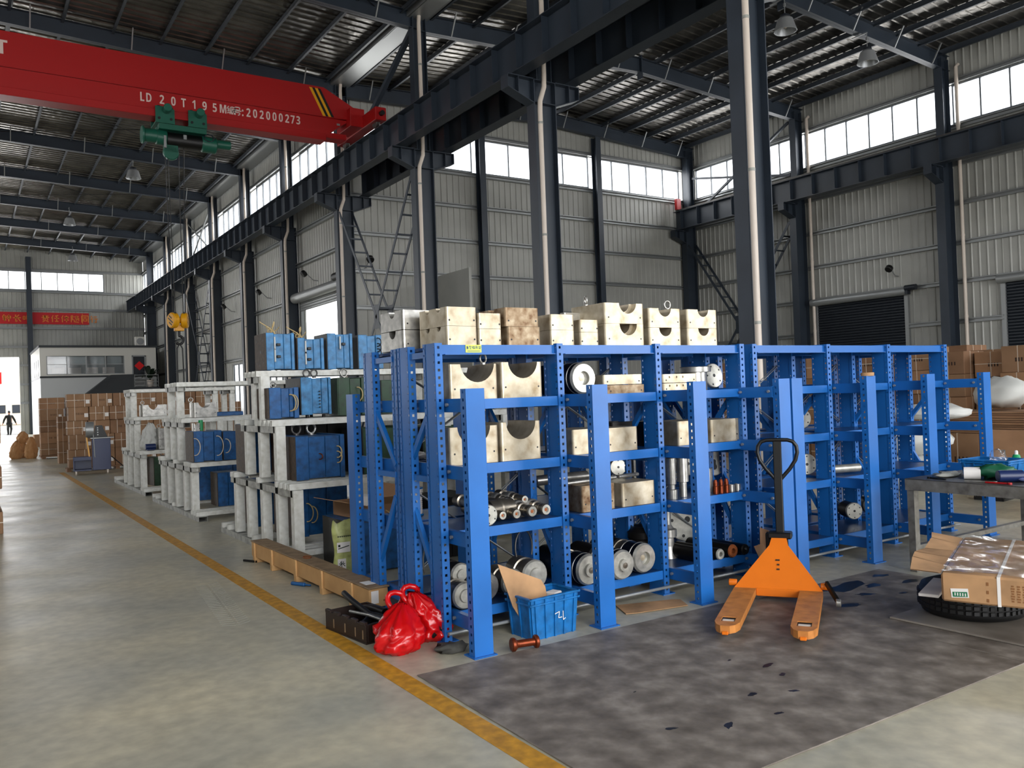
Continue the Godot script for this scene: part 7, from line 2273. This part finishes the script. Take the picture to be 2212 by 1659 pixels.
	for p in [Vector2(-0.02, 0.86), Vector2(-0.09, 0.94), Vector2(-0.135, 1.01), Vector2(-0.15, 1.07), Vector2(-0.145, 1.12), Vector2(-0.12, 1.155), Vector2(-0.08, 1.168), Vector2(0.0, 1.17), Vector2(0.08, 1.168), Vector2(0.12, 1.155), Vector2(0.145, 1.12), Vector2(0.15, 1.07), Vector2(0.135, 1.01), Vector2(0.09, 0.94), Vector2(0.02, 0.86)]:
		loop.append(Vector3(p.x, p.y, -0.385))
	g.tube(loop, 0.0155, 10)
	obj("grip", g, M.black, t)
	g = Geo.new()
	g.bar(Vector3(0.34, 0.15, 0.02), Vector3(0.42, 0.05, 0.16), 0.02, 0.035)
	obj("release_bar", g, M.dark_steel, t)
	g = Geo.new()
	g.cyl(Vector3(0.405, 0.045, 0.165), Vector3(0.44, 0.045, 0.165), 0.028, 14, 0.004)
	obj("side_wheel", g, M.bright_steel, t)


func make_table_corner() -> void:
	var t := thing("work_table", "grey steel work table with a dark top at the right edge", "table", Vector3(0, 0, 0))
	var g := Geo.new()
	g.span(Vector3(6.62, 0.775, -4.10), Vector3(8.60, 0.782, -2.6))
	obj("top", g, M.table_top, t)
	g = Geo.new()
	g.span(Vector3(6.62, 0.685, -4.10), Vector3(6.632, 0.775, -2.6))
	g.span(Vector3(6.632, 0.765, -4.09), Vector3(6.69, 0.775, -2.61))
	obj("apron", g, M.table_steel, t)
	g = Geo.new()
	g.span(Vector3(6.632, 0.685, -4.10), Vector3(8.60, 0.775, -4.088))
	obj("apron", g, M.table_steel, t)
	for x in [6.66, 8.54]:
		for z in [-4.06, -2.65]:
			g = Geo.new()
			g.span(Vector3(x - 0.03, 0.0, z - 0.03), Vector3(x - 0.024, 0.775, z + 0.03))
			g.span(Vector3(x - 0.024, 0.0, z + 0.024 if z < -3 else z - 0.03), Vector3(x + 0.036, 0.775, z + 0.03 if z < -3 else z - 0.024))
			obj("leg", g, M.table_steel, t)
	g = Geo.new()
	g.bar(Vector3(6.68, 0.2, -4.06), Vector3(8.52, 0.2, -4.06), 0.05, 0.04)
	obj("stretcher", g, M.table_steel, t)
	t = thing("plastic_bin", "small bright blue plastic bin on the work table", "bin", Vector3(7.28, 0.782, -3.70), PI / 2)
	bin(t, 0.40, 0.32, 0.13, M.bin_blue)
	g = Geo.new()
	g.blob(Vector3(7.2, 0.93, -3.62), Vector3(0.07, 0.075, 0.07), 8, 0.5, 8, 12, -0.9)
	tag(obj("plastic_bag", g.smooth(), M.clear_film), "small crumpled clear bag standing out of the blue table bin", "bag")
	t = thing("spray_can", "green spray can with a white cap on the work table", "can", Vector3(7.5, 0.782, -3.62))
	g = Geo.new()
	g.lathe([Vector2(0, 0), Vector2(0.032, 0), Vector2(0.033, 0.004), Vector2(0.033, 0.14), Vector2(0.024, 0.16), Vector2(0, 0.16)], 20)
	obj("body", g, M.can_green, t)
	g = Geo.new()
	g.lathe([Vector2(0, 0.158), Vector2(0.014, 0.158), Vector2(0.014, 0.185), Vector2(0.008, 0.195), Vector2(0, 0.195)], 14)
	obj("cap", g, M.paper, t)
	t = thing("wrapped_roll", "white paper roll wrapped in green netting on the work table", "roll", Vector3(6.86, 0.842, -3.66), 0.5)
	g = Geo.new()
	g.lathe([Vector2(0.045, 0.0), Vector2(0.05, 0.0), Vector2(0.05, 0.12), Vector2(0.045, 0.12), Vector2(0.045, 0.0)], 20, Transform3D(Basis(Vector3(1, 0, 0), PI / 2), Vector3(0, -0.01, -0.06)))
	obj("paper_core", g, M.paper, t)
	g = Geo.new()
	g.blob(Vector3(0.03, 0.0, 0.16), Vector3(0.09, 0.06, 0.14), 4, 0.6, 10, 16, -0.97, 2.5)
	obj("netting", g.smooth(), mat("net_green", Color(0.05, 0.33, 0.22), 0.5), t)
	g = Geo.new()
	g.cyl(Vector3(6.78, 0.83, -3.42), Vector3(6.92, 0.83, -3.30), 0.046, 18, 0.004)
	tag(obj("blue_roll", g, M.machine_blue), "dark blue cylinder lying on the work table at the picture edge", "roll")
	g = Geo.new()
	g.blob(Vector3(7.05, 0.81, -3.28), Vector3(0.17, 0.035, 0.14), 6, 0.8, 8, 14, -0.8, 2.3)
	tag(obj("crumpled_cloth", g.smooth(), mat("cloth_lilac", Color(0.42, 0.46, 0.66), 0.8)), "crumpled lilac blue cloth on the work table", "cloth")
	for i in 3:
		g = Geo.new()
		var a: Vector3 = [Vector3(6.68, 0.79, -3.78), Vector3(6.66, 0.79, -3.62), Vector3(6.67, 0.79, -3.46)][i]
		var b: Vector3 = [Vector3(6.73, 0.79, -3.95), Vector3(6.70, 0.79, -3.40), Vector3(6.68, 0.79, -3.28)][i]
		g.bar(a, b, 0.016, 0.012, Vector3.UP, 0.003)
		g.cyl(b + Vector3(0, -0.006, 0), b + Vector3(0, 0.008, 0), 0.016, 10)
		tag(obj(["spanner", "screwdriver", "spanner"][i], g, [M.dark_steel, M.bright_steel, M.crane_red][i]), ["dark spanner lying on the work table corner", "bright steel rod tool lying along the table edge", "red handled tool lying on the table edge"][i], "tool")
	g = Geo.new()
	g.blob(Vector3(6.95, 0.80, -3.93), Vector3(0.16, 0.022, 0.08), 12, 0.8, 8, 14, -0.8, 2.3)
	tag(obj("crumpled_cloth", g.smooth(), M.stand_grey), "flat grey rag on the far corner of the work table", "cloth")
	# tyre and the carton on it
	t = thing("tyre", "black car tyre lying flat on the pale floor sheet", "tyre", Vector3(5.70, 0.022, -3.08))
	g = Geo.new()
	g.lathe([Vector2(0.19, 0.03), Vector2(0.2, 0.02), Vector2(0.27, 0.0), Vector2(0.31, 0.015), Vector2(0.325, 0.05), Vector2(0.325, 0.15), Vector2(0.31, 0.185), Vector2(0.27, 0.20), Vector2(0.2, 0.18), Vector2(0.19, 0.17), Vector2(0.21, 0.1), Vector2(0.19, 0.03)], 44, Transform3D.IDENTITY, true)
	obj("casing", g, M.rubber, t)
	for i in 44:
		var q := Geo.new()
		var a := TAU * i / 44.0
		for y in [0.065, 0.1, 0.135]:
			q.box(Vector3(cos(a) * 0.326, y, sin(a) * 0.326), Vector3(0.012, 0.027, 0.036), Basis(Vector3.UP, -a + 0.25), 0.002)
		obj("tread_block", q, M.rubber, t)
	t = thing("torn_carton", "large torn flat carton with clear film and a white strap, lying on the tyre", "box", Vector3(4.99, 0.25, -2.88), 0.0)
	var u := Vector3(0.36, 0, 0.93)
	var w := Vector3(0.93, 0, -0.36)
	var b := Basis(w, Vector3.UP, u)
	t.basis = b * Basis(Vector3(0, 0, 1), 0.05)
	g = Geo.new()
	g.span(Vector3(0, 0, 0), Vector3(1.05, 0.175, 0.85), 0.012)
	obj("body", g, M.kraft_pale, t)
	g = Geo.new()
	for k in 5:
		var x := k * 0.2
		g.face([Vector3(x, 0.175, 0.0), Vector3(x + 0.2, 0.175, 0.0), Vector3(x + 0.2 - 0.01, 0.20 + 0.02 * sin(k * 2.0 + 1.0), -0.19 - 0.02 * sin(k * 1.7)), Vector3(x, 0.20 + 0.02 * sin(k * 2.0 - 1.0), -0.19 - 0.02 * sin(k * 1.7 - 1.7))], Vector3.UP)
		g.face([Vector3(x, 0.17, 0.0), Vector3(x + 0.2, 0.17, 0.0), Vector3(x + 0.2 - 0.01, 0.195 + 0.02 * sin(k * 2.0 + 1.0), -0.19 - 0.02 * sin(k * 1.7)), Vector3(x, 0.195 + 0.02 * sin(k * 2.0 - 1.0), -0.19 - 0.02 * sin(k * 1.7 - 1.7))], Vector3.DOWN)
	obj("torn_flap", g, M.kraft_pale, t)
	g = Geo.new()
	g.span(Vector3(-0.002, -0.001, 0.30), Vector3(1.052, 0.177, 0.318))
	obj("strap", g, M.paper, t)
	g = Geo.new()
	g.box(Vector3(-0.0015, 0.06, 0.10), Vector3(0.003, 0.055, 0.095), Basis(Vector3(1, 0, 0), -0.08))
	obj("paper_label", g, M.paper, t)
	g = Geo.new()
	g.box(Vector3(-0.0035, 0.053, 0.102), Vector3(0.002, 0.03, 0.08), Basis(Vector3(1, 0, 0), -0.08))
	obj("label_print", g, M.label_green, t)
	g = Geo.new()
	for k in 5:
		g.box(Vector3(-0.005, 0.053, 0.075 + k * 0.014), Vector3(0.001, 0.018, 0.006))
	obj("label_figure", g, M.paper, t)
	g = Geo.new()
	for k in 4:
		for m in 7:
			g.box(Vector3(-0.001, 0.04 + m * 0.015, 0.38 + k * 0.03), Vector3(0.002, 0.009, 0.012 + 0.004 * ((m + k) % 3)))
	for k in 3:
		g.box(Vector3(-0.001, 0.03 + k * 0.05, 0.25), Vector3(0.002, 0.02, 0.012))
	obj("print", g, M.print_faint, t)
	g = Geo.new()
	var no := FastNoiseLite.new()
	no.seed = 5; no.frequency = 4.0
	for i in 22:
		for j in 18:
			var q := []
			for c in [[0, 0], [1, 0], [1, 1], [0, 1]]:
				var xx: float = 0.02 + (i + c[0]) * 0.047
				var zz: float = 0.0 + (j + c[1]) * 0.047
				q.append(Vector3(xx, 0.181 + 0.02 * absf(no.get_noise_2d(xx * 3.0, zz * 3.0)) + 0.012 * absf(no.get_noise_2d(xx * 9.0, zz * 9.0)), zz))
			g.face(q, Vector3.UP)
	obj("clear_film", g.smooth(), M.clear_film, t)
	g = Geo.new()
	g.box(Vector3(5.34, 0.236, -3.12), Vector3(0.5, 0.02, 0.12), Basis(Vector3.UP, 0.35), 0.004)
	tag(obj("foam_corner", g, M.paper), "white foam corner poking out between tyre and torn carton", "foam")


func make_front_materials() -> void:
	var wear := noise_tex(81, 0.014, Color(0.7, 0.68, 0.66), Color(1, 1, 1), 512, FastNoiseLite.TYPE_SIMPLEX_SMOOTH, 6, 0.38)
	mat("letter_white", Color(0.85, 0.75, 0.72), 0.5)
	mat("ply", Color(0.80, 0.63, 0.42), 0.65, 0.0, noise_tex(82, 0.012, Color(0.85, 0.82, 0.78), Color(1, 1, 1), 256), 0.8)
	mat("ply_dirty", Color(0.60, 0.50, 0.38), 0.7, 0.0, wear, 1.0)
	mat("tray_brown", Color(0.14, 0.085, 0.06), 0.5)
	mat("rubber", Color(0.045, 0.045, 0.047), 0.55)
	mat("red_film", Color(0.74, 0.035, 0.055), 0.25, 0.0, null, 1.0).backlight_enabled = true
	M.red_film.backlight = Color(0.3, 0.02, 0.02)
	mat("bin_blue", Color(0.06, 0.45, 0.74), 0.4, 0.0, wear, 1.4)
	mat("truck_orange", Color(0.93, 0.48, 0.09), 0.4, 0.0, noise_tex(83, 0.014, Color(0.9, 0.88, 0.85), Color(1, 1, 1), 256), 0.8)
	mat("truck_worn", Color(0.84, 0.55, 0.27), 0.5, 0.0, noise_tex(84, 0.016, Color(0.78, 0.74, 0.68), Color(1, 1, 1), 512, FastNoiseLite.TYPE_SIMPLEX_SMOOTH, 5, 0.35), 1.0)
	mat("sack_green", Color(0.76, 0.79, 0.50), 0.4, 0.0, wear, 1.6)
	mat("table_top", Color(0.30, 0.29, 0.275), 0.4, 0.2, wear, 0.8)
	mat("table_steel", Color(0.52, 0.51, 0.48), 0.45, 0.3, wear, 1.2)
	mat("label_green", Color(0.10, 0.42, 0.27), 0.6)
	mat("print_faint", Color(0.50, 0.33, 0.18), 0.8)
	var f := mat("clear_film", Color(0.97, 0.96, 0.93, 0.04), 0.1)
	f.transparency = BaseMaterial3D.TRANSPARENCY_ALPHA
